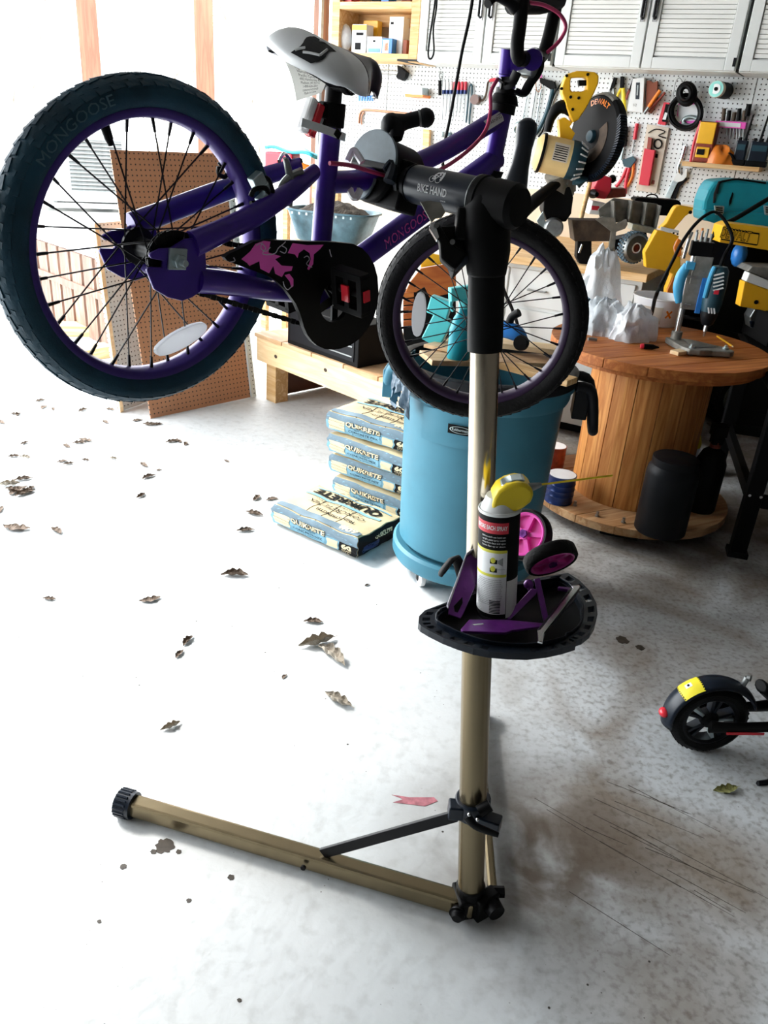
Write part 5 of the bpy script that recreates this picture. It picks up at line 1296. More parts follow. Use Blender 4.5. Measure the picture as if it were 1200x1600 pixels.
ns = 16; sm = []
for i in range(ns):
    a = 2 * PI * i / ns; hw = math.tan(PI / ns) * RC_ - .0012
    R = rotm(0, 0, math.degrees(a)); b = B()
    b.ext([(RC_ - .02, -hw * .92), (RC_ + .002, -hw), (RC_ + .006, 0), (RC_ + .002, hw), (RC_ - .02, hw * .92)], .088, .700); b.v = [tuple(R @ Vector(v)) for v in b.v]
    part(spl, 'stave', b, M['spoolwood'], bevel=.0012)
rr = random.Random(5)
for i in range(12):
    a = math.radians(-170 + i * 17 + rr.uniform(-4, 4)); r = .30 + rr.uniform(0, .085); c = Vector((r * math.cos(a), r * math.sin(a), .088))
    b = B(); b.cyl(c, c + Vector((0, 0, .022)), .006, n=8); b.cyl(c, c + Vector((0, 0, .006)), .010, n=6); part(spl, 'bolt', b, M['steel'])
for i in range(4):
    a = math.radians(45 + 90 * i); b = B(); b.box((.30 * math.cos(a), .30 * math.sin(a), .026), (.16, .09, .052), rotm(0, 0, math.degrees(a) + 90)); part(spl, 'skid_block', b, M['black_soft'], bevel=.006)
def onbase(px, py): q = fl(px, py, .0885); return (q.x, q.y, .0885)
def tin(lb, px, py, r, h, m_, lid='zinc', ribs=3):
    f = upright(onbase(px, py)); t = thing('tin_can', lb, 'tin', f, 'tins on the spool base')
    pr = [(0, 0), (r, 0), (r * 1.03, .004), (r, .008)]
    for k in range(ribs): z = h * (.3 + .2 * k); pr += [(r, z - .006), (r * 1.035, z), (r, z + .006)]
    pr += [(r, h - .006), (r * 1.03, h - .003), (r * 1.03, h)]
    b = B(); b.lathe(pr + [(r * .95, h), (0, h - .002)], 32); part(t, 'tin_body', b, M[m_], smooth=35)
    b = B(); b.lathe([(0, h - .001), (r * .95, h - .001), (r * .95, h + .0015), (0, h + .0015)], 32); part(t, 'lid', b, M[lid])
tin('dark blue tin with silver lid at left edge of the spool base', 872, 782, .060, .125, 'blue_tin', 'saddle_white')
tin('rust red tin with pale lid behind the blue tin', 862, 733, .052, .12, 'red_tin', 'saddle_white')
f = upright(onbase(1030, 828)); t = thing('canister', 'black lidded canister on the right of the spool base', 'canister', f)
b = B(); b.lathe([(0, 0), (.098, 0), (.102, .006), (.102, .255), (.098, .275), (.085, .292), (.085, .302), (0, .306)], 40); part(t, 'canister_body', b, M['black_soft'], smooth=40)
b = B(); b.lathe([(.088, .288), (.0895, .300), (.0895, .318), (.084, .322), (0, .322)], 40); part(t, 'lid', b, M['black_soft'], smooth=40)
f = upright(onbase(1092, 795)); t = thing('pump_bottle', 'tall black bottle with square head beside the canister', 'bottle', f)
b = B(); b.lathe([(0, 0), (.06, 0), (.064, .01), (.064, .22), (.045, .27), (.02, .29), (.02, .30), (0, .30)], 28); part(t, 'bottle_body', b, M['ink'], smooth=40)
b = B(); b.box((0, 0, .325), (.045, .045, .04)); b.box((0, 0, .365), (.06, .05, .05)); part(t, 'pump_head', b, M['ink'], bevel=.003)
b = B(); b.lathe([(.0205, .285), (.023, .29), (.023, .315), (.0205, .318)], 20, caps=False); part(t, 'neck_ring', b, M['red_tin'])
f = upright(onbase(1066, 752)); t = thing('squeeze_bottle', 'yellow labelled bottle standing behind the spool core', 'bottle', f)
b = B(); b.lathe([(0, 0), (.04, 0), (.042, .008), (.042, .20), (.03, .24), (.014, .26), (0, .26)], 28); part(t, 'bottle_body', b, M['yellow'], smooth=40)
b = B(); b.lathe([(.0425, .10), (.0428, .10), (.0428, .18), (.0425, .18)], 28, caps=False); part(t, 'label', b, M['paper'])

# ---- on the spool top
ST = .7605
def on(px, py, z=ST): q = fl(px, py, z); return Vector((q.x, q.y, z))
# drill stand with rotary tool
dbase = on(1068, 548); 
f = upright((dbase.x, dbase.y, ST), -12)
ds = thing('drill_stand', 'small grey drill press stand with slotted base on the spool', 'drill stand', f)
b = B(); b.ext([(-.06, .06), (-.07, .10), (-.03, .11), (.03, .105), (.16, .03), (.19, -.02), (.17, -.05), (.10, -.06), (.05, -.085), (.01, -.085), (-.02, -.05)], .004, .028); part(ds, 'base_plate', b, M['cast'], bevel=.005)
b = B(); b.ext([(.0, .075), (.03, .08), (.13, .02), (.12, .0), (.05, -.045), (.02, -.04)], .028, .032); part(ds, 'base_slot', b, M['steel'], bevel=.001)
for x, y in ((.02, -.06), (.155, -.01), (-.03, .085)):
    b = B(); b.cyl((x, y, 0), (x, y, .036), .012, n=16); b.cyl((x, y, .036), (x, y, .044), .006, n=6); part(ds, 'base_bolt', b, M['zinc'])
col0 = Vector((-.03, .085, .02)); ctop = f.i @ aw(1098, 352, (f.w(*col0) - CAM).dot(FW) - .09); ctop = Vector((col0.x, col0.y, .42))
b = B(); b.lathe([(0, .028), (.022, .028), (.022, .058), (.018, .06), (0, .06)], 20, o=(col0.x, col0.y, 0)); part(ds, 'column_socket', b, M['cast'], smooth=40)
b = B(); b.cyl(col0, ctop, .0125, n=20); part(ds, 'column', b, M['chrome'], smooth=40)
b = B(); b.box(ctop + Vector((.02, -.01, -.03)), (.085, .05, .055)); part(ds, 'bit_holder', b, M['black'], bevel=.003)
for i in range(7):
    x = -.010 + (i % 4) * .018; y = -.022 + (i // 4) * .02; b = B(); b.cyl(ctop + Vector((x, y, -.004)), ctop + Vector((x, y, .03 + .008 * (i % 3))), .0045, n=8); part(ds, 'bit', b, M['steel'] if i != 5 else M['orange'])
zc2 = .235
b = B(); b.box(Vector((col0.x + .020, col0.y - .012, zc2)), (.062, .035, .16)); b.ext([(col0.x + .0, col0.y - .035), (col0.x + .07, col0.y - .035), (col0.x + .07, col0.y - .029), (col0.x, col0.y - .029)], zc2 + .02, zc2 + .13); part(ds, 'carriage', b, M['cast'], bevel=.003)
b = B(); b.tube([Vector((col0.x - .018, col0.y - .02, zc2 + .09)), Vector((col0.x - .034, col0.y - .022, zc2 + .05)), Vector((col0.x - .036, col0.y - .022, zc2)), Vector((col0.x - .022, col0.y - .02, zc2 - .06))], [.018, .022, .022, .012], 12, k=4, flat=(1, .7)); b.box(Vector((col0.x - .01, col0.y - .02, zc2 + .09)), (.035, .035, .03)); part(ds, 'feed_lever', b, M['sky'], bevel=.002, smooth=40)
b = B(); b.box(Vector((col0.x + .055, col0.y - .035, zc2 - .02)), (.020, .012, .14)); part(ds, 'depth_stop', b, M['blue'], bevel=.002)
for z in (-.06, .05):
    b = B(); b.cyl((col0.x + .005, col0.y - .03, zc2 + z), (col0.x + .005, col0.y - .055, zc2 + z), .005, n=8); b.cyl((col0.x - .012, col0.y - .052, zc2 + z), (col0.x + .022, col0.y - .052, zc2 + z + .003), .004, n=8); part(ds, 'wing_screw', b, M['steel'])
b = B(); b.tube([ctop + Vector((-.03, -.02, .03)), ctop + Vector((-.038, -.03, -.01)), ctop + Vector((-.042, -.035, -.07))], .006, 8, flat=(1, .5)); part(ds, 'spanner', b, M['chrome'])
# rotary tool clamped to the carriage
tb = Vector((col0.x + .100, col0.y - .045, zc2)); f_t = FR(f.w(*tb), f.x, f.y)
rt_ = thing('rotary_tool', 'grey and black rotary tool held upright in the drill stand', 'rotary tool', f_t)
rt_.matrix_world = f_t.m @ Matrix.Diagonal((1.35, 1.35, 1, 1)); rti = rt_.matrix_world.inverted()
b = B(); b.lathe([(0, .105), (.020, .10), (.027, .085), (.030, .03), (.029, -.04), (.025, -.075), (0, -.075)], 28); part(rt_, 'motor_body', b, M['teal_dark'], smooth=40)
b = B(); b.lathe([(.0255, -.06), (.0245, -.09), (.017, -.125), (.012, -.13), (0, -.13)], 28); part(rt_, 'nose_cone', b, M['black_soft'], smooth=40)
b = B(); b.cyl((0, 0, -.13), (0, 0, -.155), .007, n=10); b.cyl((0, 0, -.155), (0, 0, -.175), .0035, n=8); part(rt_, 'collet', b, M['chrome'])
for i in range(5):
    b = B(); b.box((-.004 + .002 * i, -.0285, .075 - i * .014), (.030, .006, .005), rotm(0, -28, 0)); part(rt_, 'cooling_slot', b, M['saddle_white'])
for i in range(3):
    b = B(); b.box((-.008 + .008 * i, -.0255, -.066), (.004, .008, .022), rotm(0, -14, 0)); part(rt_, 'cooling_slot', b, M['saddle_white'])
b = B(); b.box((.001, -.0295, .008), (.014, .004, .018)); part(rt_, 'badge', b, M['red'], bevel=.001)
b = B(); b.tube([(-.018, -.020, .10), (-.024, -.024, .06), (-.026, -.020, -.02)], .007, 8, k=4); part(rt_, 'side_grip', b, M['sky'], smooth=True)
b = B(); wq = (f_t.w(0, 0, .1) - CAM).dot(FW); tl = lambda x, y, w=0: rti @ aw(x, y, wq + w)
b.tube([(0, 0, .10), (.003, 0, .14), tl(1144, 375), tl(1136, 350), tl(1120, 332), tl(1105, 335), tl(1085, 352), tl(1065, 380), tl(1050, 410), tl(1032, 445), tl(1024, 465), rti @ on(1010, 502, ST + .006), rti @ on(960, 500, ST + .006), rti @ on(925, 503, ST + .006)], .0055, 8, k=6); part(rt_, 'cord', b, M['black'], smooth=True)
# plastic bags
def blob(name, lb, cat, px, py, d, m_, seed, lift=0.0, rz=0.0, fill=None):
    q = on(px, py); f = upright((q.x, q.y, ST + .001 + lift), rz); rr = random.Random(seed); ph = [rr.uniform(0, 6) for _ in range(8)]
    b = B()
    def fn(u, v):
        a = u * 2 * PI; t = v * PI / 2 * 1.0; r = math.cos(t) ** .7 if v < 1 else 0
        w = 1 + .10 * math.sin(3 * a + ph[0]) + .06 * math.sin(7 * a + ph[1] + 4 * v) + .05 * math.sin(13 * a + ph[2] + 9 * v)
        z = math.sin(t) + .10 * math.sin(5 * a + ph[3]) * r * v + .06 * math.sin(11 * a + ph[4] + 7 * v) * v
        q = Vector((math.cos(a) * r, math.sin(a) * r, v)); w *= 1 + .30 * noise.noise(q * 2.3 + Vector((seed, 0, 0))) + .10 * noise.noise(q * 6 + Vector((0, seed, 0))); z *= 1 + .22 * noise.noise(q * 3 + Vector((0, 0, seed)))
        return Vector((d[0] * r * w * math.cos(a), d[1] * r * w * math.sin(a), max(0, d[2] * z)))
    b.grid(fn, 40, 16, True)
    if fill:
        t = thing(name, lb, cat, f); part(t, 'film', b, M[m_], smooth=60)
        for k in range(26):
            a = rr.uniform(0, 6.28); r = rr.uniform(0, .8); c = Vector((d[0] * r * math.cos(a) * .85, d[1] * r * math.sin(a) * .85, rr.uniform(.006, d[2] * .35)))
            b = B(); b.box(c, (.030, .012, .008), rotm(rr.uniform(0, 90), rr.uniform(0, 90), rr.uniform(0, 180))); part(t, 'piece', b, M[fill if k % 3 else 'ink'])
    else: single(name, lb, cat, b, M[m_], f, smooth=60)
blob('plastic_bag', 'clear bag of purple pieces at the front of the spool', 'bag', 985, 530, (.100, .07, .135), 'milky', 3, rz=10, fill='plum')
blob('plastic_bag', 'crumpled clear bag behind the bag of purple pieces', 'bag', 940, 522, (.085, .07, .145), 'clear', 5)
blob('plastic_bag', 'white crumpled bag at the back left of the spool', 'bag', 926, 497, (.095, .06, .29), 'milky', 7)
blob('cloth_bundle', 'blue grey denim cloth heaped at left edge of the spool', 'cloth', 914, 512, (.075, .07, .12), 'baggrey', 9)
q = on(1022, 503); f = upright((q.x, q.y - .02, ST), -20)
tb_ = thing('plastic_tub', 'white plastic tub with orange marks behind the drill stand', 'tub', f)
b = B(); b.lathe([(0, 0), (.100, 0), (.105, .006), (.120, .118), (.125, .120), (.125, .125), (.117, .125), (.101, .010), (0, .006)], 40); part(tb_, 'tub_body', b, M['white'], smooth=35)
def onT(u, v, h=0): a = math.radians(-105) + u / .113; r = .1062 + .015 * v / .118 + h; return Vector((r * math.cos(a), r * math.sin(a), v))
b = B()
for cu in (-.075, .085):
    for s_ in (1, -1): strip(b, lambda u, v, h: onT(u, v, .0012), [(cu - .012, .062 - .016 * s_), (cu + .012, .062 + .016 * s_)], .004)
part(tb_, 'print', b, M['orange'])
b = B(); b.grid(lambda u, v: onT(-.045 + .10 * u, .015 + .075 * v, .0008), 10, 2); part(tb_, 'label', b, M['beige'])
q = at(988, 394, 4.28); f = FR((q.x, q.y, 1.036), (FW * .35 + RT * .94), (0, 0, 1)); 
wl_ = thing('knobby_wheel', 'grey knobbly toy tyre with red hub at the back of the spool', 'wheel', FR(f.o, f.x, f.y))
b = B(); b.lathe([(.028, .030), (.060, .034), (.072, .022), (.074, 0), (.072, -.022), (.060, -.034), (.028, -.030)], 40, closed=True)
wt_ = part(wl_, 'tyre', b, M['steel'], smooth=40)
b = B()
for i in range(26):
    a = 2 * PI * i / 26
    for z in (-.018, 0, .018): b.box((.0745 * math.cos(a + z * 4), .0745 * math.sin(a + z * 4), z), (.008, .010, .012), rotm(0, 0, math.degrees(a + z * 4)))
part(wt_, 'tread', b, M['baggrey'], kind='stuff')
b = B(); b.lathe([(0, .026), (.012, .026), (.016, .020), (.030, .030), (.030, -.030), (0, -.030)], 28); part(wl_, 'wheel_hub', b, M['red_tin'], smooth=40)
b = B(); b.lathe([(.020, .0275), (.026, .0275), (.026, .031), (.020, .031)], 28, closed=True); part(wl_, 'hub_ring', b, M['white'])
# small things near the front of the top
q = on(1067, 552); f = upright((q.x, q.y, ST), 38); b = B(); b.ext([(-.065, -.022), (-.02, -.026), (.03, -.016), (.07, -.008), (.07, .006), (.02, .016), (-.03, .020), (-.065, .018)], .001, .016); single('wood_scrap', 'split pale wood offcut lying against the drill stand base', 'wood', b, M['pine_x'], f, bevel=.002)
a_, c_ = on(1000, 545), on(1022, 545); f = upright((a_.x, a_.y, ST + .011), 0)
sdv = thing('screwdriver', 'stubby red and black screwdriver at the front of the spool', 'screwdriver', f)
b = B(); b.tube([(0, 0, 0), (.006, 0, 0), (.012, 0, 0)], [.008, .011, .0105], 14); part(sdv, 'handle_end', b, M['red'], smooth=40)
b = B(); b.tube([(.012, 0, 0), (.05, 0, 0), (.062, 0, 0), (.075, 0, 0)], [.0105, .0105, .006, .003], 14); part(sdv, 'handle', b, M['ink'], smooth=40)
a_, c_ = on(1120, 527), on(1144, 543); dv = c_ - a_; f = FR(a_ + Vector((0, 0, .005)), dv, (0, 0, 1)); b = B(); b.tube([(0, 0, 0), (dv.length, 0, 0)], .004, 6); pe = thing('pencil', 'yellow pencil beside the drill stand base', 'pencil', f); part(pe, 'barrel', b, M['saw_yellow']); b = B(); b.tube([(dv.length, 0, 0), (dv.length + .012, 0, 0)], [.004, .0006], 6); part(pe, 'point', b, M['pine_x'])
a_, c_ = on(1045, 495), on(1090, 502); b = B(); dv = c_ - a_; b.tube([(0, 0, 0), (dv.length * .5, 0, .003), (dv.length * 1.1, 0, 0)], .008, 10); single('file_tool', 'short black rod lying between tub and drill stand', 'tool', b, M['ink'], FR(a_ + Vector((0, 0, .009)), dv, (-dv.y, dv.x, 0)), smooth=40)
q = on(925, 533); b = B(); b.tube([(-.018, 0, .007), (0, .004, .008), (.02, 0, .007)], .0065, 8, k=3); single('clip', 'small grey clip at the front left of the spool', 'clip', b, M['steel'], upright((q.x, q.y, ST)), smooth=True)

# ---- scooter at the right edge
sc0 = fl(1098, 1186); sc_ax = Vector((.93, .36, 0)).normalized()
# scooter direction read from the deck edge
da, db = aw(1120, 1143, 1), aw(1200, 1148, 1)
SW = .108
hubc = Vector((sc0.x, sc0.y, SW))
hub2 = fl(1112, 1132, SW); hubc = Vector((hub2.x, hub2.y + .03, SW))
e_ = (fl(1200, 1146, SW) - fl(1120, 1140, SW)); e_.z = 0; e_.normalize()
e_ = (e_ * .8 + Vector((.6, .8, 0)) * .10).normalized()
scf = FR((hubc.x, hubc.y, 0), e_, (-e_.y, e_.x, 0))
scr = thing('electric_scooter', 'black electric scooter with red tail light at the right edge', 'scooter', scf)
Xw = Matrix.Translation((0, 0, SW)) @ rotm(90, 0, 0).to_4x4()
b = B().xf(Xw).lathe([(.078, .020), (.092, .024), (.103, .018), (SW, .006), (SW, -.006), (.103, -.018), (.092, -.024), (.078, -.020)], 56, closed=True); ty = part(scr, 'tyre', b, M['rubber_dark'], smooth=40)
b = B()
for i in range(40):
    a = 2 * PI * i / 40
    for s_ in (-1, 1):
        R = rotm(0, 0, math.degrees(a)); b.xf(Xw).box((.1062 * math.cos(a + .04 * s_), .1062 * math.sin(a + .04 * s_), .009 * s_), (.003, .013, .006), R @ rotm(28 * s_, 0, 0))
part(ty, 'tread', b, M['rubber_dark'], kind='stuff')
b = B().xf(Xw); b.lathe([(.080, .018), (.072, .021), (.066, .016), (.066, -.016), (.072, -.021), (.080, -.018)], 48, closed=True); b.lathe([(0, .020), (.020, .020), (.026, .012), (.026, -.012), (.020, -.020), (0, -.020)], 24); rm = part(scr, 'rim', b, M['black_soft'], smooth=40)
for i in range(10):
    a = 2 * PI * (i // 2) / 5 + (.16 if i % 2 else -.16) + .2; b = B().xf(Xw); b.box((.046 * math.cos(a), .046 * math.sin(a), 0), (.050, .009, .026), rotm(0, 0, math.degrees(a))); part(rm, 'wheel_spoke', b, M['zinc'] if i % 4 == 0 else M['navy'], bevel=.001)
def fend(u, v):
    a = math.radians(190 - 165 * u); w = (v - .5) * 2; r = .128 - .012 * w * w; r += .004 * u
    return Vector((r * math.cos(a), .034 * w, SW + r * math.sin(a)))
b = B().grid(fend, 24, 8); fe = part(scr, 'fender', b, M['navy'], smooth=60); mm = fe.modifiers.new('thick', 'SOLIDIFY'); mm.thickness = .005; mm.offset = -1
q = fend(.10, .5); b = B(); R = rotm(0, -(190 - 165 * .10) + 90 - 90, 0); b.ball(q, .014, 14, (1, 1.25, .9)); part(fe, 'tail_light', b, M['red_lens'], smooth=True)
b = B().grid(lambda u, v: fend(.30 + .17 * u, .06 + .88 * v) * 1.0 + (fend(.30 + .17 * u, .06 + .88 * v) - Vector((0, 0, SW))).normalized() * .0012, 8, 8); st_ = part(fe, 'sticker', b, M['tape'], smooth=60, label='yellow warning sticker on the fender')
b = B().grid(lambda u, v: fend(.355 + .05 * u, .42 + .22 * v) + (fend(.38, .5) - Vector((0, 0, SW))).normalized() * .0018, 4, 4); part(st_, 'print', b, M['paper'])
b = B().grid(lambda u, v: fend(.372 + .016 * u, .47 + .12 * v) + (fend(.38, .5) - Vector((0, 0, SW))).normalized() * .0024, 4, 4); part(st_, 'print', b, M['ink'])
b = B()
for k in range(9):
    for e in (.302, .462): 
        v0 = .08 + k * .10; b.grid(lambda u, v: fend(e + .008 * u, v0 + .05 * v) + (fend(e, .5) - Vector((0, 0, SW))).normalized() * .0018, 1, 1)
part(st_, 'print', b, M['ink'])
q = fend(.80, .5); b = B(); b.cyl(q, q + Vector((.006, 0, .024)), .008, n=12); b.cyl(q + Vector((.006, 0, .024)), q + Vector((.012, -.006, .026)), .009, n=12); part(fe, 'hook', b, M['steel'], smooth=40)
b = B()
for s_ in (-1, 1):
    b.tube([(-.012, .040 * s_, SW), (.05, .042 * s_, SW), (.14, .042 * s_, SW + .004), (.22, .045 * s_, SW + .01)], [.019, .017, .017, .022], 12, k=3, flat=(1, .5), side=(0, 0, 1))
part(scr, 'rear_arm', b, M['black'], smooth=40)
b = B(); b.box((.085, -.0515, SW - .012), (.105, .003, .007)); b.box((.085, .0515, SW - .012), (.105, .003, .007)); part(scr, 'red_trim', b, M['red_lens'], label='red trim line')
b = B(); b.ext([(.150, .008), (.168, .008), (.159, .024)], .052, .0535); b.v = [(x, -z, SW - .012 + y - .004) for x, y, z in b.v]; part(scr, 'warning_triangle', b, M['tape'])
b = B(); b.tube([(.12, 0, SW + .11), (.19, 0, SW + .055), (.24, 0, SW + .03)], [.028, .03, .03], 10, k=3, flat=(.6, 1)); b.box((.62, 0, SW + .005), (.78, .145, .055)); dk = part(scr, 'deck', b, M['black'], bevel=.008, smooth=40)
b = B(); b.box((.64, 0, SW + .034), (.70, .125, .004)); part(dk, 'grip_mat', b, M['rubber_dark'])
b = B(); b.tube([(.30, -.06, SW - .02), (.22, -.11, .03), (.16, -.13, .008), (.10, -.14, .006)], [.010, .010, .012, .009], 8, k=4, flat=(1, .6)); part(scr, 'kick_stand', b, M['black_soft'], smooth=True)
fa = Vector((1.07, 0, SW)); b = B().xf(Matrix.Translation(fa) @ rotm(90, 0, 0).to_4x4()); b.lathe([(0, .018), (.078, .020), (.092, .024), (.103, .018), (SW, .006), (SW, -.006), (.103, -.018), (.092, -.024), (.078, -.020), (0, -.018)], 40); part(scr, 'tyre', b, M['rubber_dark'], smooth=40)
b = B(); b.tube([(1.07, .04, SW), (1.04, 0, .24), (.98, 0, .30), (.88, 0, 1.08)], .02, 12); b.tube([(.88, -.24, 1.09), (.88, .24, 1.09)], .014, 12); part(scr, 'steering_column', b, M['black'], smooth=40)

# ---- dead leaves
def leaf_me(k):
    rr = random.Random(100 + k); b = B(); ln = .5; c1, c2, c3 = rr.uniform(.8, 2.0), rr.uniform(1.0, 2.6), rr.uniform(-.6, .6)
    def fn(u, v):
        w = .26 * math.sin(PI * min(1, u * .96 + .04)) ** .8 * (1 + .18 * math.sin(u * 26)); t = (v - .5) * 2
        x = (u - .5); a = t * c2 * .8
        y = w * math.sin(a) / max(.6, c2 * .8) + c3 * .2 * math.sin(u * 3); z = w * (1 - math.cos(a)) * .7 + .10 * c1 * (u - .5) ** 2 + .03 * math.sin(u * 17 + t * 3)
        return Vector((x, y, z + .012))
    b.grid(fn, 12, 6); b.tube([fn(0, .5), fn(0, .5) + Vector((-.14, .02, .03))], [.012, .006], 4)
    zm = min(v[2] for v in b.v); b.v = [(x, y, z - zm + .004) for x, y, z in b.v]
    return b.mesh('leaf')
LM = [leaf_me(k) for k in range(6)]
for i, me in enumerate(LM): me.materials.append(M['leaf'] if i < 4 else (M['leaf_pale'] if i == 4 else M['leaf_green']))
leaves = [(64, 627, .05, 0), (70, 637, .05, 1), (82, 640, .04, 2), (23, 647, .04, 0), (29, 648, .045, 3), (4, 660, .05, 1), (130, 642, .05, 2), (172, 641, .05, 0), (165, 660, .045, 3), (215, 658, .045, 1), (235, 664, .06, 2), (246, 663, .04, 0), (38, 693, .04, 3), (134, 688, .06, 1), (124, 693, .05, 0), (105, 698, .05, 2), (22, 714, .045, 0), (40, 716, .045, 4), (98, 722, .04, 1), (107, 725, .04, 3), (133, 720, .035, 2), (177, 717, .035, 4), (270, 691, .055, 0), (276, 690, .05, 1), (289, 694, .04, 2), (225, 727, .05, 3), (233, 746, .055, 0), (249, 735, .025, 1), (220, 775, .045, 2), (354, 721, .03, 3), (37, 750, .06, 0), (14, 758, .07, 4), (30, 768, .08, 1), (40, 772, .07, 3), (22, 766, .06, 2), (46, 765, .05, 0), (2, 797, .05, 1), (26, 825, .085, 1), (88, 831, .055, 3), (400, 779, .05, 0), (426, 781, .045, 1), (398, 803, .06, 2), (384, 830, .055, 3), (366, 900, .075, 2), (77, 936, .035, 0), (234, 937, .055, 1), (490, 973, .05, 0), (494, 1005, .095, 4), (518, 1028, .10, 4), (528, 1095, .075, 4), (294, 1003, .045, 2), (281, 1023, .035, 3), (266, 1136, .045, 4), (574, 915, .02, 0), (1132, 1234, .055, 5), (445, 1058, .02, 1), (1108, 664, .05, 0), (1102, 732, .04, 3), (972, 999, .03, 0)]
where = {}
for i, (x, y, s_, k) in enumerate(leaves):
    if x == 972: continue
    p = fl(x, y); o = bpy.data.objects.new('dead_leaf', LM[k]); C.objects.link(o); rr = random.Random(i * 3 + 1)
    o.matrix_world = Matrix.Translation((p.x, p.y, .001)) @ Matrix.Rotation(rr.uniform(0, 6.28), 4, 'Z') @ Matrix.Diagonal((s_ * 1.3, s_ * 1.3, s_ * 1.1, 1))
    o['category'] = 'leaf'
    if k == 5: o['label'] = 'olive green narrow leaf on the floor below the scooter'
    elif k == 4 and s_ > .07:
        o['label'] = {494: 'pale curled leaf, longest of the trio left of the tray', 518: 'pale veined leaf touching the curled one left of the tray', 528: 'pale leaf with dark stalk lying alone below the trio'}[x]
    else:
        sh = ('curled', 'arched', 'folded', 'twisted', 'pale', 'olive')[k]; sz = 'big' if s_ >= .06 else ('small' if s_ < .045 else 'dry')
        if x > 1090: lb, g = '%s %s brown leaf on the floor behind the spool' % (sz, sh), 'leaves behind the spool'
        elif y < 650: lb, g = '%s %s leaf in the back row under the rear tyre' % (sz, sh), 'leaves below the rear wheel'
        elif y < 672: lb, g = '%s %s leaf %s below the rear tyre' % (sz, sh, 'at the left edge' if x < 60 else ('in front of the leaning panels' if x > 200 else 'midway')), 'leaves below the rear wheel'
        elif y < 745 and x < 160: lb, g = '%s %s brown leaf on bright floor at left, beyond the edge cluster' % (sz, sh), 'leaves below the rear wheel'
        elif x < 60: lb, g = '%s %s leaf in the crumpled cluster at the left edge' % (sz, sh), 'leaf cluster at the left edge'
        elif x > 340 and y < 850: lb, g = '%s %s brown leaf on the floor left of the concrete sacks' % (sz, sh), 'leaves near the sacks'
        elif y < 800: lb, g = '%s %s brown leaf alone in front of the brown panel' % (sz, sh), 'leaves below the rear wheel'
        elif x == 366: lb, g = 'long slim dark leaf left of the waste bin', None
        elif x == 490: lb, g = 'small reddish leaf just above the pale curled leaf', None
        elif x == 88: lb, g = 'crumpled brown leaf just right of the left edge cluster', None
        elif x == 77: lb, g = 'lone small leaf low on the bright floor at left', None
        elif x == 234: lb, g = 'arched dark leaf alone on the bright floor', None
        else: lb, g = '%s %s leaf crumb on the bright floor left of the stand' % (sz, sh), 'leaf crumbs on the bright floor'
        o['label'] = lb
        if g: o['group'] = g

byl = {}
for o in [q for q in bpy.data.objects if q.name.startswith('dead_leaf')]: byl.setdefault(o['label'], []).append(o)
for lb, os_ in byl.items():
    if len(os_) > 1:
        os_.sort(key=lambda o: o.matrix_world.translation.x / o.matrix_world.translation.y)
        for k, o in enumerate(os_): o['label'] = lb + (', left one' if k == 0 else (', right one' if k == len(os_) - 1 else ', middle one'))
# ================================================================ workbench zone
BZ, BOFF = .93, 1.22
bx0 = WF.px(690, 420, 1.2)[0]; bx1 = WF.px(1015, 420, 1.2)[0]
wbf = FR(RF.w(bx0, 0, 0), RF.x, RF.y)
wb = thing('workbench', 'long pine topped workbench with white base cabinet along the pegboard wall', 'workbench', wbf)
w1 = bx1 - bx0; w2_ = SR - bx0 - .02
b = B(); b.box((w1 / 2, -BOFF / 2 - .01, BZ - .02), (w1, BOFF - .02, .04)); part(wb, 'bench_top', b, M['pine'], bevel=.003)
b = B(); b.box(((w1 + w2_) / 2, -.37, BZ - .02), (w2_ - w1 - .004, .70, .04)); part(wb, 'bench_top', b, M['pine'], bevel=.003)
b = B(); b.box((w1 / 2, -.58, (BZ - .045) / 2 + .03), (w1 - .06, 1.12, BZ - .11)); ca_ = part(wb, 'base_cabinet', b, M['white_paint'], bevel=.004)
for k in range(3):
    x0 = .05 + k * (w1 - .1) / 3; ww = (w1 - .1) / 3 - .01
    b = B(); b.box((x0 + ww / 2, -1.147, .36), (ww, .018, .58)); part(ca_, 'cabinet_door', b, M['white_paint'], bevel=.003)
    b = B(); b.box((x0 + ww / 2, -1.147, .765), (ww, .018, .19)); part(ca_, 'drawer_front', b, M['white_paint'], bevel=.003)
    b = B(); b.tube([(x0 + ww / 2 - .05, -1.156, .76), (x0 + ww / 2 - .05, -1.18, .76), (x0 + ww / 2 + .05, -1.18, .76), (x0 + ww / 2 + .05, -1.156, .76)], .005, 8); part(ca_, 'pull', b, M['steel'])
b = B(); b.box((w1 / 2, -.56, .04), (w1 - .12, 1.02, .08)); part(wb, 'plinth', b, M['black_soft'])
b = B(); b.box(((w1 + w2_) / 2, -.04, .45), (w2_ - w1, .03, .86)); part(wb, 'back_board', b, M['black_soft'])
for x in (w2_ - .08, w1 + .9):
    for y in (-.1, -.64):
        b = B(); b.box((x, y, BZ / 2 - .02), (.08, .08, BZ - .04)); part(wb, 'leg', b, M['pine'])
def onbench(px, py, z=BZ): q = fl(px, py, z); return Vector((q.x, q.y, z))
def VF(px, py, Y): return FR(at(px, py, Y), (1, 0, 0), (0, 0, 1))   # upright board frame facing the room front
def slabs(t, f, nm, pts, mt, d0, d1, bev=.002, sc=1.0, ox=0, oy=0):
    b = B().ext([f.px(ox + x / sc, oy + y / sc)[:2] for x, y in pts], d0, d1); return part(t, nm, b, mt, bevel=bev)
E8 = dict(sc=4.8, ox=800, oy=100); E7 = dict(sc=5, ox=820, oy=280); E6 = dict(sc=6, ox=1000, oy=300)
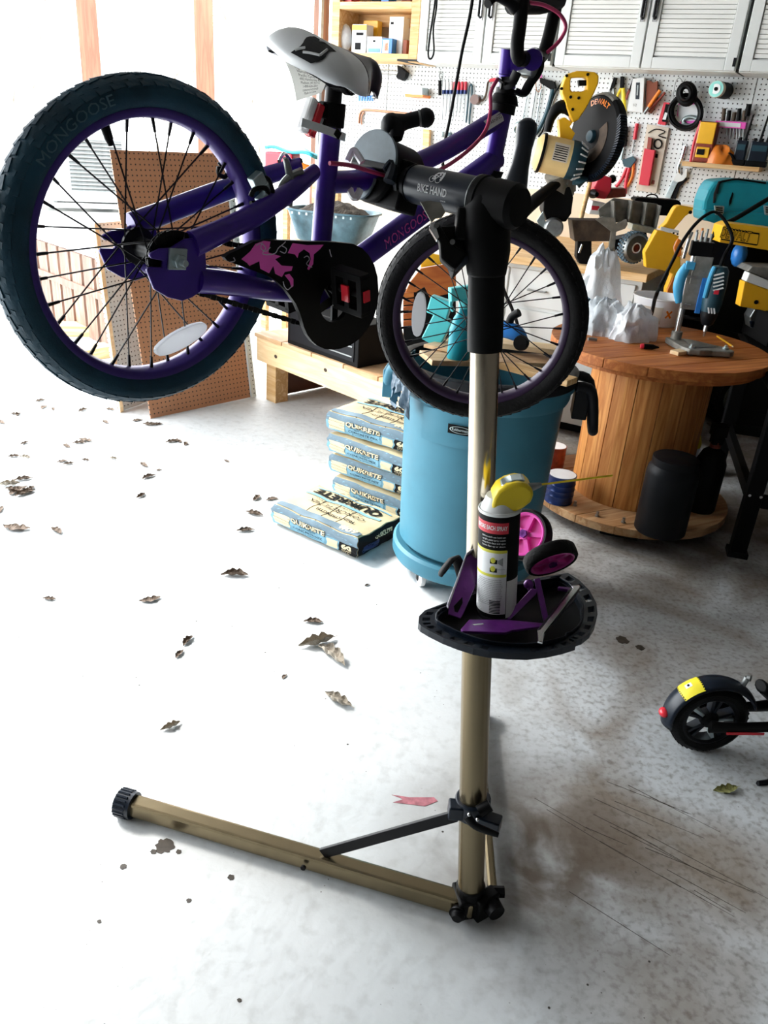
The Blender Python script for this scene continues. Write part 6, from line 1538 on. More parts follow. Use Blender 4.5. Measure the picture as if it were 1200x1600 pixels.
# ---- mitre saw
Ym = 4.35
f = VF(905, 395, Ym)
base = f.o.copy()
ms = thing('mitre_saw', 'yellow and black mitre saw with raised blade guard on the workbench', 'saw', f)
up = lambda x, y, o=0: f.px(800 + x / 4.8, 100 + y / 4.8, o)
dc = Vector(up(640, 550, .02)); nd = Vector((-.90, .06, .42)).normalized()
Q = nd.to_track_quat('Z', 'Y').to_matrix().to_4x4(); Q.translation = dc
Rg = .19
b = B().xf(Q); b.lathe([(0, .030), (Rg * .55, .034), (Rg * .93, .030), (Rg, .020), (Rg * 1.02, 0), (Rg, -.020), (Rg * .93, -.030), (0, -.034)], 56); gu = part(ms, 'blade_guard', b, M['ink'], smooth=30)
b = B().xf(Q); b.lathe([(Rg * .955, .0305), (Rg * 1.0, .026), (Rg * 1.035, .006), (Rg * 1.02, .006), (Rg * .955, .026)], 56, closed=True, a0=2.6, a1=4.9); part(gu, 'guard_edge', b, M['cast'], smooth=30)
b = B().xf(Q)
for i in range(44):
    a = -.55 + i * 2.7 / 44; b.box((Rg * .99 * math.cos(a), Rg * .99 * math.sin(a), .012), (.03, .006, .036), rotm(0, 0, math.degrees(a) + 25))
part(gu, 'guard_rib', b, M['navy'], kind='stuff')
b = B().xf(Q); b.lathe([(Rg * .30, .0345), (Rg * .62, .0365), (Rg * .62, .034), (Rg * .30, .033)], 30, closed=True, a0=.1, a1=2.2); part(gu, 'guard_cover', b, M['iron'], smooth=30)
b = B().xf(Q); b.lathe([(0, .050), (.025, .050), (.03, .036), (.03, .03), (0, .03)], 20); part(gu, 'arbor', b, M['teal_dark'], smooth=30)
b = B()
def onG(u, v, h):
    a = 3.08 - u / (Rg * .80); r = Rg * .80 + v; return Q @ Vector((r * math.cos(a), r * math.sin(a), .0335))
letter(b, 'DEWALT', .034, onG, wid=.15, bold=.02); part(gu, 'lettering', b, M['orange'])
outer = [(360, 170), (378, 118), (400, 78), (470, 58), (540, 60), (600, 66), (632, 92), (628, 150), (590, 235), (540, 330), (480, 420), (440, 442), (420, 400), (390, 330), (385, 290), (372, 260), (358, 220)]
cx_, cy_ = 482, 158
hol = []
for x, y in outer:
    a = math.atan2(y - cy_, x - cx_); hol.append((cx_ + 60 * max(-1, min(1, 1.3 * math.cos(a))), cy_ + 52 * max(-1, min(1, 1.3 * math.sin(a)))))
pe_ = [f.px(800 + x / 4.8, 100 + y / 4.8)[:2] for x, y in outer]; ph_ = [f.px(800 + x / 4.8, 100 + y / 4.8)[:2] for x, y in hol]
b = B().ring(pe_, ph_, .0, .065); hd_ = part(ms, 'handle', b, M['saw_yellow'], bevel=.006, label='yellow loop handle')
slabs(hd_, f, 'trigger', [(485, 125), (560, 125), (555, 165), (490, 168)], M['black'], .012, .052, **E8)
for x, y in ((410, 88), (568, 78), (372, 185), (440, 248), (500, 255), (455, 340)):
    b = B(); q = Vector(up(x, y, .065)); b.cyl(q, q + Vector((0, 0, .002)), .007, n=10); part(hd_, 'screw', b, M['ink'])
slabs(ms, f, 'yoke', [(340, 420), (380, 400), (440, 440), (420, 470), (460, 520), (420, 600), (350, 570)], M['saw_yellow'], -.02, .05, **E8)
b = B(); b.tube([up(265, 510, .03), up(290, 410, .03), up(340, 335, .03), up(400, 320, .03), up(450, 350, .03)], [.018, .022, .028, .032, .030], 14, k=5); part(ms, 'motor_boot', b, M['black'], smooth=True)
mo0, mo1 = Vector(up(210, 665, .07)), Vector(up(425, 715, .075)); md = (mo1 - mo0).normalized()
b = B(); b.tube([mo0 - md * .03, mo0 - md * .012, mo0, mo1], [.055, .078, .085, .085], 28); part(ms, 'motor_case', b, M['saw_cream'], smooth=30, label='faded cream motor case')
b = B(); b.tube([mo0 - md * .002, mo0 + md * .012], [.090, .090], 28); part(ms, 'motor_band', b, M['black'], smooth=30)
b = B(); b.tube([mo1 - md * .002, mo1 + md * .03, mo1 + md * .075], [.088, .088, .062], 28); vc = part(ms, 'vent_cap', b, M['teal_dark'], smooth=30)
sd1 = md.cross(Vector((0, 0, 1))).normalized(); sd2 = md.cross(sd1)
for i in range(16):
    a = i * 2 * PI / 16; c = mo1 + md * .055 + (sd1 * math.cos(a) + sd2 * math.sin(a)) * .078; b = B(); b.tube([c - md * .018 + (sd1 * math.cos(a) + sd2 * math.sin(a)) * .009, c + md * .018 - (sd1 * math.cos(a) + sd2 * math.sin(a)) * .009], .004, 5); part(vc, 'vent_fin', b, M['saddle_white'])
mm_ = (mo0 + mo1) / 2; pv = Vector((0, 0, 1)); pv = (pv - md * pv.dot(md)).normalized(); pu = pv.cross(md)
def onM(u, v, h=0): a = v / .085; return mm_ + md * u + (pv * math.cos(a) - pu * math.sin(a) * (1 if pu.y < 0 else -1)) * (.0855 + h)
b = B().grid(lambda u, v: onM(-.02 + .075 * u, -.02 + .085 * v, .0008), 4, 8); rp = part(ms, 'rating_plate', b, M['beige'])
b = B()
for k in range(7): strip(b, lambda u, v, h: onM(u, v, .0018), [(-.015, -.012 + k * .010), (.048, -.012 + k * .010)], .0022)
part(rp, 'print', b, M['ink'])
b = B(); b.tube([up(330, 820, .0), up(350, 900, -.02), up(390, 1000, -.04)], [.06, .05, .055], 12); b.tube([up(420, 700, -.02), up(400, 800, -.03), up(390, 950, -.05)], [.05, .055, .06], 10); part(ms, 'pivot_arm', b, M['cast'], smooth=40)
b = B(); b.tube([up(60, 1140, .10), up(180, 1020, .07), up(340, 890, .02)], [.030, .032, .024], 12, k=3); part(ms, 'carry_handle', b, M['black'], smooth=True)
b = B(); b.tube([up(470, 860, .05), up(530, 880, .05), up(490, 905, .05)], [.03, .036, .02], 12); part(ms, 'dust_port', b, M['teal_dark'], smooth=40)
slabs(ms, f, 'bevel_housing', [(240, 930), (430, 920), (455, 1000), (440, 1120), (400, 1180), (260, 1180), (230, 1100)], M['ink'], -.12, .02, .006, **E8)
b = B(); b.box((0, 0, .0), (.01, .01, .01))
fence = [(590, 242), (712, 152), (1058, 200), (1012, 385), (830, 345), (690, 345), (600, 300)]
slabs(ms, f, 'fence', fence, M['cast'], -.06, -.045, **E7)
for x0, y0, x1, y1 in ((690, 170, 690, 340), (830, 170, 800, 330), (945, 185, 915, 355), (1050, 205, 1010, 380)):
    slabs(ms, f, 'fence_rib', [(x0 - 5, y0), (x0 + 7, y0), (x1 + 7, y1), (x1 - 5, y1)], M['cast'], -.05, .03, .001, **E7)
slabs(ms, f, 'fence_foot', [(830, 340), (1015, 380), (1005, 425), (820, 390)], M['zinc'], -.06, .04, **E7)
slabs(ms, f, 'clamp_bracket', [(540, 310), (600, 285), (690, 300), (700, 345), (780, 305), (790, 345), (770, 380), (700, 405), (690, 520), (640, 560), (660, 400)], M['cast'], .02, .04, **E7)
slabs(ms, f, 'table_casting', [(360, 315), (620, 320), (690, 360), (690, 480), (380, 480)], M['iron'], -.10, .03, .004, **E7)
slabs(ms, f, 'foot_block', [(410, 480), (520, 480), (520, 672), (430, 668), (402, 610)], M['ink'], -.06, .01, .004, **E7)
slabs(ms, f, 'foot_block', [(700, 480), (960, 420), (985, 560), (980, 610), (720, 610)], M['black_soft'], -.14, -.02, .004, **E7)
slabs(ms, f, 'mitre_knob', [(580, 545), (600, 538), (680, 545), (672, 610), (600, 605), (582, 595)], M['cast'], .02, .07, .005, **E7)
slabs(ms, f, 'scale_plate', [(85, 320), (135, 245), (160, 350), (190, 395), (120, 390)], M['zinc'], .03, .034, **E7)
b = B(); q = f.px(865, 356, .05); b.lathe([(0, .02), (.04, .02), (.05, 0), (.05, -.02), (0, -.02)], 24, o=(q[0], q[1], .05)); part(ms, 'index_wheel', b, M['steel'], smooth=40)
b = B(); b.tube([f.px(905, 395, .03), f.px(910, 382, .03)], .006, 8); part(ms, 'screw', b, M['chrome'])
# ---- things at the back of the bench
f = VF(948, 338, 4.72); t = thing('bench_grinder', 'red machine with black knob behind the mitre saw on the bench', 'machine', f)
rs = lambda nm, pts, m_, a, c, par=None: slabs(par or t, f, nm, pts, M[m_], a, c, .006, **E8)
rs('housing', [(605, 920), (640, 845), (690, 835), (735, 850), (735, 940), (690, 1010), (610, 1000)], 'red', -.08, .04)
rs('arm', [(690, 930), (850, 930), (850, 995), (690, 1010)], 'red_tin', -.06, .02)
rs('base', [(590, 1020), (690, 1040), (690, 1130), (560, 1120)], 'saddle_white', -.08, .05)
rs('badge', [(585, 1055), (640, 1060), (636, 1092), (582, 1088)], 'red', .051, .053)
q = Vector(f.px(800 + 752 / 4.8, 100 + 862 / 4.8, .0)); b = B(); b.ball(q, .022, 12); part(t, 'knob', b, M['black'], smooth=True)
b = B(); q = Vector(f.px(800 + 615 / 4.8, 100 + 975 / 4.8, .06)); b.tube([q + Vector((0, 0, -.03)), q, q + Vector((.01, .0, .03))], [.025, .022, .012], 10); part(t, 'chuck', b, M['black'], smooth=40)
a_, c_ = at(907, 345, 4.55), at(922, 286, 4.72); d = c_ - a_; b = B(); b.tube([(0, 0, 0), (0, 0, d.length)], [.013, .012], 10); single('wooden_stick', 'brown wooden stick leaning behind the mitre saw', 'stick', b, M['pine'], FR(a_, d.cross(Vector((0, 1, 0))), Vector((0, 0, 0)) + d.cross(d.cross(Vector((0, 1, 0))))), smooth=True)
f = VF(1027, 349, 4.62); t = thing('radio', 'low black radio with carry handle on the bench', 'radio', f)
slabs(t, f, 'radio_body', [(64, 605), (90, 592), (440, 615), (462, 640), (462, 690), (440, 755), (270, 745), (270, 655), (70, 625)], M['ink'], -.10, .0, .008, sc=5.4545, ox=980, oy=200)
b = B(); q = lambda x, y: f.px(980 + x / 5.4545, 200 + y / 5.4545, -.05); b.tube([q(155, 600), q(175, 575), q(215, 565), q(250, 578), q(262, 605)], .004, 6, k=4); part(t, 'carry_handle', b, M['black'], smooth=True)
slabs(t, f, 'display_light', [(370, 712), (405, 714), (405, 722), (370, 720)], M['red'], .0, .002, .0005, sc=5.4545, ox=980, oy=200)
f = VF(1150, 352, 4.15); t = thing('tool_case', 'teal moulded tool case standing behind the yellow machine', 'tool case', f)
TC = dict(sc=5.4545, ox=980, oy=200)
slabs(t, f, 'case_shell', [(645, 690), (655, 620), (690, 530), (740, 455), (790, 445), (930, 435), (1190, 455), (1330, 470), (1400, 560), (1420, 850), (640, 790)], M['teal'], -.16, .0, .015, **TC)
slabs(t, f, 'case_base', [(640, 690), (1440, 740), (1440, 880), (800, 830), (640, 780)], M['teal'], -.15, .025, .010, **TC)
slabs(t, f, 'handle_recess', [(895, 545), (905, 560), (885, 640), (865, 668), (868, 620)], M['ink'], .0, .003, .001, **TC)
slabs(t, f, 'rib', [(735, 560), (775, 455), (792, 450), (760, 560), (745, 640), (730, 640)], M['seam'], .0, .004, .001, **TC)
b = B(); g_ = lambda x, y: f.px(980 + x / 5.4545, 200 + y / 5.4545, .006); b.tube([g_(765, 560), g_(785, 470), g_(840, 450), g_(930, 437), g_(1010, 445), g_(1180, 470)], .005, 6, k=4); part(t, 'lid_seam', b, M['black'], smooth=True)
for x in (720, 1140):
    slabs(t, f, 'latch', [(x, 655), (x + 85, 660), (x + 80, 720), (x + 62, 745), (x + 10, 735)], M['zinc'], .025, .04, .003, **TC)
    for k in range(3): slabs(t, f, 'latch_slot', [(x + 12, 668 + k * 18), (x + 70, 672 + k * 18), (x + 68, 682 + k * 18), (x + 14, 678 + k * 18)], M['ink'], .040, .0415, .0005, **TC)
# ---- yellow table saw on a black stand
f = FR(at(1120, 470, 3.78), (1, 0, 0), (0, 0, 1))
sw = thing('table_saw', 'big yellow table machine with black lettering plate behind the spool', 'saw', f)
def ye(nm, pts, m_, d0, d1, par=None, bev=.004): return slabs(par or sw, f, nm, pts, M[m_], d0, d1, bev, **E6)
ye('side_plate', [(425, 195), (450, 165), (485, 155), (620, 178), (600, 225), (540, 260), (420, 400), (290, 385), (350, 330)], 'saw_yellow', -.22, -.17)
ye('side_plate', [(270, 405), (400, 425), (492, 465), (450, 520), (430, 570), (445, 640), (500, 660), (500, 760), (470, 900), (470, 1110), (350, 1110), (360, 980), (420, 830), (300, 790), (160, 770), (148, 620)], 'saw_yellow', -.24, -.19)
ye('plate_shade', [(430, 570), (470, 480), (505, 500), (505, 650), (470, 665), (445, 640)], 'orange', -.19, -.18)  # orange pieces paint the shaded side of the yellow plate
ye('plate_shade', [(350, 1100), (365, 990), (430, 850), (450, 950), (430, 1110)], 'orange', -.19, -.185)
ye('hinge_strip', [(290, 360), (470, 400), (466, 425), (388, 415), (380, 425), (286, 395)], 'white_paint', -.165, -.16)
for x, y in ((472, 190), (384, 528), (316, 385), (352, 394)):
    b = B(); q = Vector(f.px(1000 + x / 6, 300 + y / 6, -.169 if y < 300 else (-.159 if y < 450 else -.189))); b.cyl(q - Vector((0, 0, .004)), q + Vector((0, 0, .003)), .008 if y not in (385, 394) else .004, n=10); part(sw, 'screw', b, M['ink'])
bm_ = ye('fence_rail', [(700, 455), (735, 305), (800, 278), (1210, 330), (1700, 400), (1700, 610), (1210, 540)], 'saw_yellow', -.06, .06)
for k, (pp_, m_) in enumerate((([(730, 322), (745, 318), (1070, 372), (1052, 482), (1040, 486), (715, 432)], 'ink'), ([(736, 330), (1062, 384), (1046, 474), (722, 422)], 'saw_yellow'))):
    ye('name_plate', pp_, m_, .06, .0615 + .001 * k, bm_, .0004)
b = B(); pa_, pb_ = Vector(f.px(1000 + 730 / 6, 300 + 376 / 6, .0635)), Vector(f.px(1000 + 1052 / 6, 300 + 430 / 6, .0635)); dx_ = (pb_ - pa_); lw = dx_.length; dx_.normalize(); dy_ = Vector((0, 0, 1)).cross(dx_)
letter(b, 'DEWALT', .060, lambda u, v, h: pa_ + dx_ * (lw * .52 + u) + dy_ * v, wid=lw * .86, bold=.035); part(bm_, 'lettering', b, M['ink'])
b = B(); letter(b, 'DEWALT', .060, lambda u, v, h: pa_ + dx_ * (lw * .52 + u) + dy_ * v + Vector((0, 0, .0012)), wid=lw * .82, bold=-.012); part(bm_, 'lettering', b, M['saw_yellow'])
ye('table_edge', [(900, 702), (1210, 832), (1700, 1010), (1700, 1080), (1210, 905), (868, 782)], 'white_paint', .10, .16)
ye('table_top', [(950, 655), (1210, 670), (1700, 690), (1700, 1005), (1210, 828), (905, 700)], 'cast', -.02, .13)
fp = ye('front_panel', [(865, 785), (1210, 908), (1700, 1085), (1700, 1180), (1210, 1082), (822, 1012)], 'saw_yellow', .09, .15)
b = B(); q = Vector(f.px(1000 + 1088 / 6, 300 + 1032 / 6, .15)); b.cyl(q - Vector((0, 0, .004)), q + Vector((0, 0, .003)), .009, n=12); part(sw, 'screw', b, M['ink'])
ye('saw_body', [(690, 460), (1700, 620), (1700, 1500), (690, 1300)], 'ink', -.16, -.06)
b = B(); b.ball(f.px(1000 + 930 / 6, 300 + 590 / 6, -.02), .05, 14, (.7, 1.1, .7)); part(sw, 'blue_knob', b, M['blue'], smooth=True)
ye('motor_cover', [(985, 1150), (1030, 1075), (1210, 1110), (1500, 1150), (1500, 1320), (1210, 1310), (1000, 1250)], 'steel', -.02, .06)
ye('motor_cover', [(975, 1180), (1210, 1200), (1500, 1230), (1500, 1280), (1210, 1270), (985, 1240)], 'navy', .06, .07)
b = B(); c_ = f.loc((1.92, 3.68, .812)); b.box(c_, (.60, .14, .30)); part(sw, 'saw_base', b, M['ink'], bevel=.004)
lf = fl(1150, 866); t = thing('tool_stand', 'black steel tool stand with square legs at the right edge', 'stand', upright((lf.x, lf.y, 0), -14))
zT = .70
for x in (0, .75):
    for y in (0, .95):
        b = B(); b.box((x, y, zT / 2), (.062, .062, zT)); lg = part(t, 'leg', b, M['ink'], bevel=.003)
        b = B(); b.box((x, y, .012), (.08, .08, .024)); part(lg, 'leg_foot', b, M['black_soft'], bevel=.003)
        if y == 0 and x == 0:
            for k in (-.02, .022): b = B(); b.cyl((k, -.031, .28), (k, -.036, .28), .006, n=8); part(lg, 'leg_bolt', b, M['chrome'])
for y in (0, .95):
    b = B(); b.box((.375, y, .25), (.70, .03, .05)); part(t, 'stretcher', b, M['ink'])
for x in (0, .75):
    b = B(); b.box((x, .475, .25), (.03, .90, .05)); part(t, 'stretcher', b, M['ink'])
b = B(); b.box((.375, .475, zT + .02), (.86, 1.05, .04)); part(t, 'stand_top', b, M['ink'], bevel=.003)
# dark wheeled things stored beneath
for k, (px, py, lb) in enumerate(((1132, 662, 'black knobbly tyre stored upright under the bench behind the tool stand'), (1085, 655, 'black knobbly tyre partly hidden by the spool core under the bench'))):
    p_ = fl(px, py); Rw = .165; t = thing('spare_tyre', lb, 'tyre', FR((p_.x, p_.y + .06, Rw + .002), (math.cos(.5), math.sin(.5), 0), (0, 0, 1)))
    b = B(); b.lathe([(Rw * .55, .05), (Rw * .9, .06), (Rw * .98, .04), (Rw, 0), (Rw * .98, -.04), (Rw * .9, -.06), (Rw * .55, -.05)], 40, closed=True); part(t, 'carcass', b, M['rubber_dark'], smooth=40)
    b = B()
    for i in range(30):
        a = i * 2 * PI / 30
        for z in (-.04, .0, .04): b.box((Rw * .985 * math.cos(a + z), Rw * .985 * math.sin(a + z), z), (.008, .022, .03), rotm(0, 0, math.degrees(a)))
    part(t, 'tread', b, M['rubber_dark'], kind='stuff')
    b = B(); b.lathe([(0, .03), (Rw * .56, .03), (Rw * .56, -.03), (0, -.03)], 28); part(t, 'wheel_disc', b, M['steel'])
p_ = RF.w(WF.px(1120, 500, .6)[0], -.17, 0); b = B(); b.box((0, 0, .43), (.95, .16, .68)); b.box((0, 0, .05), (.9, .14, .10)); single('storage_chest', 'black storage chest under the right end of the bench', 'chest', b, M['ink'], FR(p_, RF.x, RF.y), bevel=.01)

# ---- low lumber platform on the left with tub
P0, P1_ = fl(404, 560, .25), fl(535, 612, .25); pd_ = P1_ - P0; pd_.z = 0; pd_.normalize(); LP = FR((P0.x, P0.y, 0), pd_, (-pd_.y, pd_.x, 0))
pt_ = thing('lumber_platform', 'low pine platform with knotty front beam behind the concrete sacks', 'platform', LP)
b = B(); b.box((.76, .02, .305), (1.56, .04, .135)); part(pt_, 'front_beam', b, M['pine_x'], bevel=.003)
b = B(); b.box((.76, .74, .305), (1.56, .04, .135)); part(pt_, 'back_beam', b, M['pine'], bevel=.003)
for k in range(6):
    b = B(); b.box((.10 + k * .26, .38, .386), (.252, .78, .022)); part(pt_, 'deck_board', b, M['ply'], bevel=.002)
b = B(); b.box((.78, .712, .155), (1.42, .02, .29)); part(pt_, 'back_panel', b, M['brownwood'])  # skirt added at the back to keep sunlight off the floor beneath
b = B(); b.box((.012, .40, .155), (.018, .60, .29)); part(pt_, 'added_end_panel', b, M['brownwood'])  # end skirt added likewise to darken the space under the deck
for x in (.06, 1.50):
    for y in (.09, .655):
        b = B(); b.box((x, y, .1525), (.09, .09, .305)); part(pt_, 'leg', b, M['pine'])
for x, z in ((.165, .30), (.60, .33)):
    b = B(); b.ball((x, -.0005, z), .013, 10, (1.1, .12, .8)); part(pt_, 'knot', b, M['iron'], smooth=True)
zP = .397
q = fl(449, 536, zP); cf_ = LP.loc(q)
t = thing('speaker_box', 'long low black box standing on the lumber platform', 'box', FR((q.x, q.y, zP), LP.x, LP.y))
b = B(); b.box((.29, .11, .105), (.58, .22, .21)); part(t, 'cabinet', b, M['ink'], bevel=.006)
b = B(); b.box((.29, -.002, .105), (.52, .006, .16)); part(t, 'grille', b, M['black_soft'])
for k in range(3):
    b = B(); b.box((.44, -.006, .05 + k * .05), (.2, .004, .006)); part(t, 'trim_strip', b, M['steel'])
q2 = LP.w(.17, .385, zP)
t = thing('black_crate', 'tall black crate behind the long black box, under the soil tub', 'crate', FR(q2, LP.x, LP.y))
b = B(); b.box((0, 0, .25), (.36, .24, .50)); part(t, 'crate_body', b, M['ink'], bevel=.006)
b = B(); b.box((0, 0, .506), (.38, .26, .012)); part(t, 'crate_lid', b, M['pine_x'], bevel=.002)
zt_ = zP + .513; tq = FR((q2.x, q2.y, zt_), LP.x, LP.y)
qq = fl(520, 378, zt_)
tq = FR((qq.x, qq.y, zt_), (1, -.3, 0), (.3, 1, 0))
t = thing('soil_tub', 'frosted blue plastic tub heaped with dark soil behind the seat tube', 'tub', tq)
b = B(); n = 40
def tubp(r, z, k=3.2): 
    return [(r * .245 * math.copysign(abs(math.cos(2 * PI * i / n)) ** (2 / k), math.cos(2 * PI * i / n)), r * .165 * math.copysign(abs(math.sin(2 * PI * i / n)) ** (2 / k), math.sin(2 * PI * i / n)), z) for i in range(n)]
rings = [tubp(.72, 0), tubp(.80, .012), tubp(1.0, .155), tubp(1.06, .158), tubp(1.06, .168), tubp(.98, .166), tubp(.78, .018)]
for R_ in rings: b.v += R_
for k in range(len(rings) - 1):
    for i in range(n): b.f.append((k * n + i, k * n + (i + 1) % n, (k + 1) * n + (i + 1) % n, (k + 1) * n + i))
b.f.append(tuple(range(n - 1, -1, -1))); b.f.append(tuple((len(rings) - 1) * n + i for i in range(n))); part(t, 'tub_shell', b, M['tub'], smooth=40)
b = B(); rr = random.Random(2)
def soil(u, v):
    a = u * 2 * PI; r = 1 - v; x = .225 * r * math.copysign(abs(math.cos(a)) ** .7, math.cos(a)); y = .15 * r * math.copysign(abs(math.sin(a)) ** .7, math.sin(a))
    return Vector((x, y, .135 + .075 * (1 - r * r) + .008 * math.sin(x * 70) * math.cos(y * 60)))
b.grid(soil, 40, 12, True); part(t, 'soil', b, M['soil'], smooth=True, kind='stuff')
for k in range(9):
    b = B(); b.box((-.17 + k * .042, -.176, .150), (.010, .004, .012)); part(t, 'rim_rib', b, M['zinc'])
# stand with red tool and towel by the corner
q = at(447, 264, 5.5); f = FR((q.x, q.y, 0), T_, (0.4683, .8836, 0))
t = thing('pine_stand', 'narrow pine stand by the corner jamb carrying a red tool', 'stand', f); zz = q.z - .012
b = B(); b.box((.05, .10, zz - .012), (.46, .30, .024)); part(t, 'stand_top', b, M['pine'])
for x in (-.15, .25):
    for y in (-.02, .22): b = B(); b.box((x, y, (zz - .024) / 2), (.04, .04, zz - .024)); part(t, 'leg', b, M['pine'])
g = FR((q.x, q.y, zz), f.x, f.y)
t = thing('red_tool', 'red power tool with black grip lying under a teal towel', 'tool', g)
b = B(); b.box((-.05, .03, .055), (.20, .12, .10), rotm(0, 0, 8)); part(t, 'tool_body', b, M['red'], bevel=.012)
b = B(); b.tube([(.05, .02, .05), (.10, .0, .06), (.12, .0, .02)], [.03, .028, .022], 10); part(t, 'grip', b, M['ink'], smooth=True)
b = B(); b.tube([(.12, .0, .04), (.17, .02, .03)], [.02, .016], 10); part(t, 'nose', b, M['orange'], smooth=True)
b = B(); b.grid(lambda u, v: Vector((-.15 + .36 * u, -.02 + .16 * v, .115 - .05 * max(0, u - .5) + .01 * math.sin(u * 9 + v * 4))), 14, 8); o = single('towel', 'teal towel folded over the red power tool', 'towel', b, M['teal'], g, smooth=True); mm = o.modifiers.new('t', 'SOLIDIFY'); mm.thickness = .02; mm.offset = 1
# orange boards seen through the front wheel
fo = VF(680, 480, 3.62); t = thing('plywood_box', 'orange stained plywood box seen through the front wheel', 'box', fo)
E3 = dict(sc=6, ox=640, oy=240)
slabs(t, fo, 'side_board', [(10, 1200), (105, 1080), (340, 1040), (430, 1090), (440, 1300), (190, 1352), (140, 1250), (60, 1300), (-40, 1300)], M['orangewood'], -.02, .0, .002, **E3)
slabs(t, fo, 'top_board', [(105, 1080), (110, 1005), (190, 945), (345, 970), (345, 1042)], M['saw_yellow'], -.05, -.03, .002, **E3)
for k in range(5): slabs(t, fo, 'slat', [(-60, 1310 + k * 66), (40, 1300 + k * 66), (40, 1345 + k * 66), (-60, 1355 + k * 66)], M['orangewood'], -.02, .0, .001, **E3)
slabs(t, fo, 'back_board', [(-60, 1300), (440, 1250), (440, 2000), (-60, 2100)], M['ink'], -.08, -.06, .001, **E3)
# hanging cords
b = B(); b.tube([at(752, -180, 2.7), at(742, -40, 2.7), at(735, 20, 2.7), at(722, 80, 2.7), at(712, 135, 2.7), at(703, 185, 2.7), at(693, 240, 2.72), at(690, 330, 2.8)], .0048, 8, k=5); single('hanging_cord', 'thin black cord hanging from the ceiling in front of the cabinets', 'cord', b, M['black'], smooth=True)
hz = at(752, -180, 2.7)
b = B(); b.tube([(0, 0, 0), (.0, 0, max(.05, HT - hz.z))], .0048, 8); o = part(bpy.data.objects['hanging_cord'], 'ceiling_drop', b, M['black']); o.location = hz
def wq(x, y, off): return WF.w(*WF.px(x, y, off))
b = B(); b.tube([wq(681, -40, .37), wq(680, 0, .37), wq(672, 55, .37), wq(669, 85, .37), wq(673, 92, .37), wq(678, 80, .37), wq(677, 45, .37), wq(682, 10, .37), wq(684, -40, .37)], .006, 8, k=5); single('cord_loop', 'looped black cord hanging from the left cabinet door', 'cord', b, M['black'], smooth=True)

b = B(); b.tube([at(1116, 372, 3.80), at(1122, 356, 3.84), aw(1150, 341, 3.62), aw(1182, 322, 3.60), aw(1215, 303, 3.62), aw(1260, 284, 3.75), wallpt(1300, 262, .02)], .011, 10, k=5); single('power_cable', 'thick black cable sloping up to the right over the yellow rail', 'cable', b, M['black'], smooth=True)
b = B(); b.tube([wallpt(x, y, 1.245) for x, y in ((776, 402), (780, 425), (788, 455), (799, 480), (808, 505), (812, 535), (812, 560))], .009, 8, k=5); single('extension_cord', 'black cord hanging from the bench in front of the white cabinet', 'cord', b, M['black'], smooth=True)
# ================================================================ tools hung on the pegboard
def hang(name, lb, cat, x, y, parts, off=.02, group=None):
    """tool hung flat on the board: outlines are laid out on the wall plane"""
    f = FR(WF.w(*WF.px(x, y, off)), WF.x, WF.y); t = thing(name, lb, cat, f, group)
    for p in parts:
        nm, m_, k, pts = p[:4]; ex = p[4:]; b = B()
        P2 = [f.px(a, c)[:2] for a, c in pts]
        if k == 'poly': b.ext(P2, *(ex or (0, .02))); part(t, nm, b, M[m_], bevel=.001)
        elif k == 'tube': b.tube([(a, c, ex[1] if len(ex) > 1 else .008) for a, c in P2], ex[0], 8, k=4 if len(P2) > 2 else 0); part(t, nm, b, M[m_], smooth=50)
        elif k == 'loop': b.tube([(a, c, ex[1] if len(ex) > 1 else .008) for a, c in P2], ex[0], 8, closed=True); part(t, nm, b, M[m_], smooth=50)
        elif k == 'disc': b.lathe([(0, ex[1]), (ex[0], ex[1]), (ex[0], ex[2]), (0, ex[2])], 20, o=(P2[0][0], P2[0][1], 0)); part(t, nm, b, M[m_], smooth=30)
        elif k == 'text':
            letter(b, ex[0], ex[1], lambda u, v, h: Vector((P2[0][0] + u, P2[0][1] + v, ex[2]))); part(t, nm, b, M[m_])
    h = B(); h.tube([(0, .012, -off - .004 + .004), (0, .012, .0), (0, .018, .012)], .0022, 6); part(t, 'peg_hook', h, M['steel'])
    return t
def ell(cx, cy, rx, ry, n=20, rot=0):
    c, s_ = math.cos(rot), math.sin(rot)
    return [(cx + rx * math.cos(2 * PI * i / n) * c - ry * math.sin(2 * PI * i / n) * s_, cy + rx * math.cos(2 * PI * i / n) * s_ + ry * math.sin(2 * PI * i / n) * c) for i in range(n)]
hang('spring_clamp', 'small black spring clamp under the open shelf end', 'clamp', 632, 106, [('jaw', 'ink', 'poly', [(626, 103), (632, 107), (640, 114), (638, 121), (634, 126), (624, 121), (627, 114)], 0, .05), ('grip', 'black_soft', 'poly', [(624, 118), (634, 126), (632, 127), (623, 123)], .0, .03)])
for k, (y0, lb) in enumerate(((109, 'thin grey rod hung level at upper left of the pegboard'), (115, 'thin grey rod hung level just below another rod'))):
    hang('rod', lb, 'rod', 600, y0, [('rod', 'steel', 'tube', [(588, y0), (624, y0 + 3)], .004)])
hang('bit_rack', 'row of blue drill bits hung under the saddle nose', 'bit set', 572, 146, [('bit', 'blue', 'poly', [(561 + i * 4, 147 + i * .5), (564 + i * 4, 147 + i * .5), (563.5 + i * 4, 158), (561.5 + i * 4, 158)], .004, .012) for i in range(6)] + [('rail', 'paper', 'poly', [(559, 145), (586, 147), (586, 149), (559, 147)], 0, .006)])
hang('parts_tray', 'small clear tray on an orange bracket on the pegboard', 'tray', 658, 136, [('tray_body', 'zinc', 'poly', [(643, 136), (670, 139), (670, 150), (642, 148)], 0, .10), ('bracket', 'orange', 'poly', [(644, 148), (673, 150), (672, 154), (645, 153)], 0, .11)])
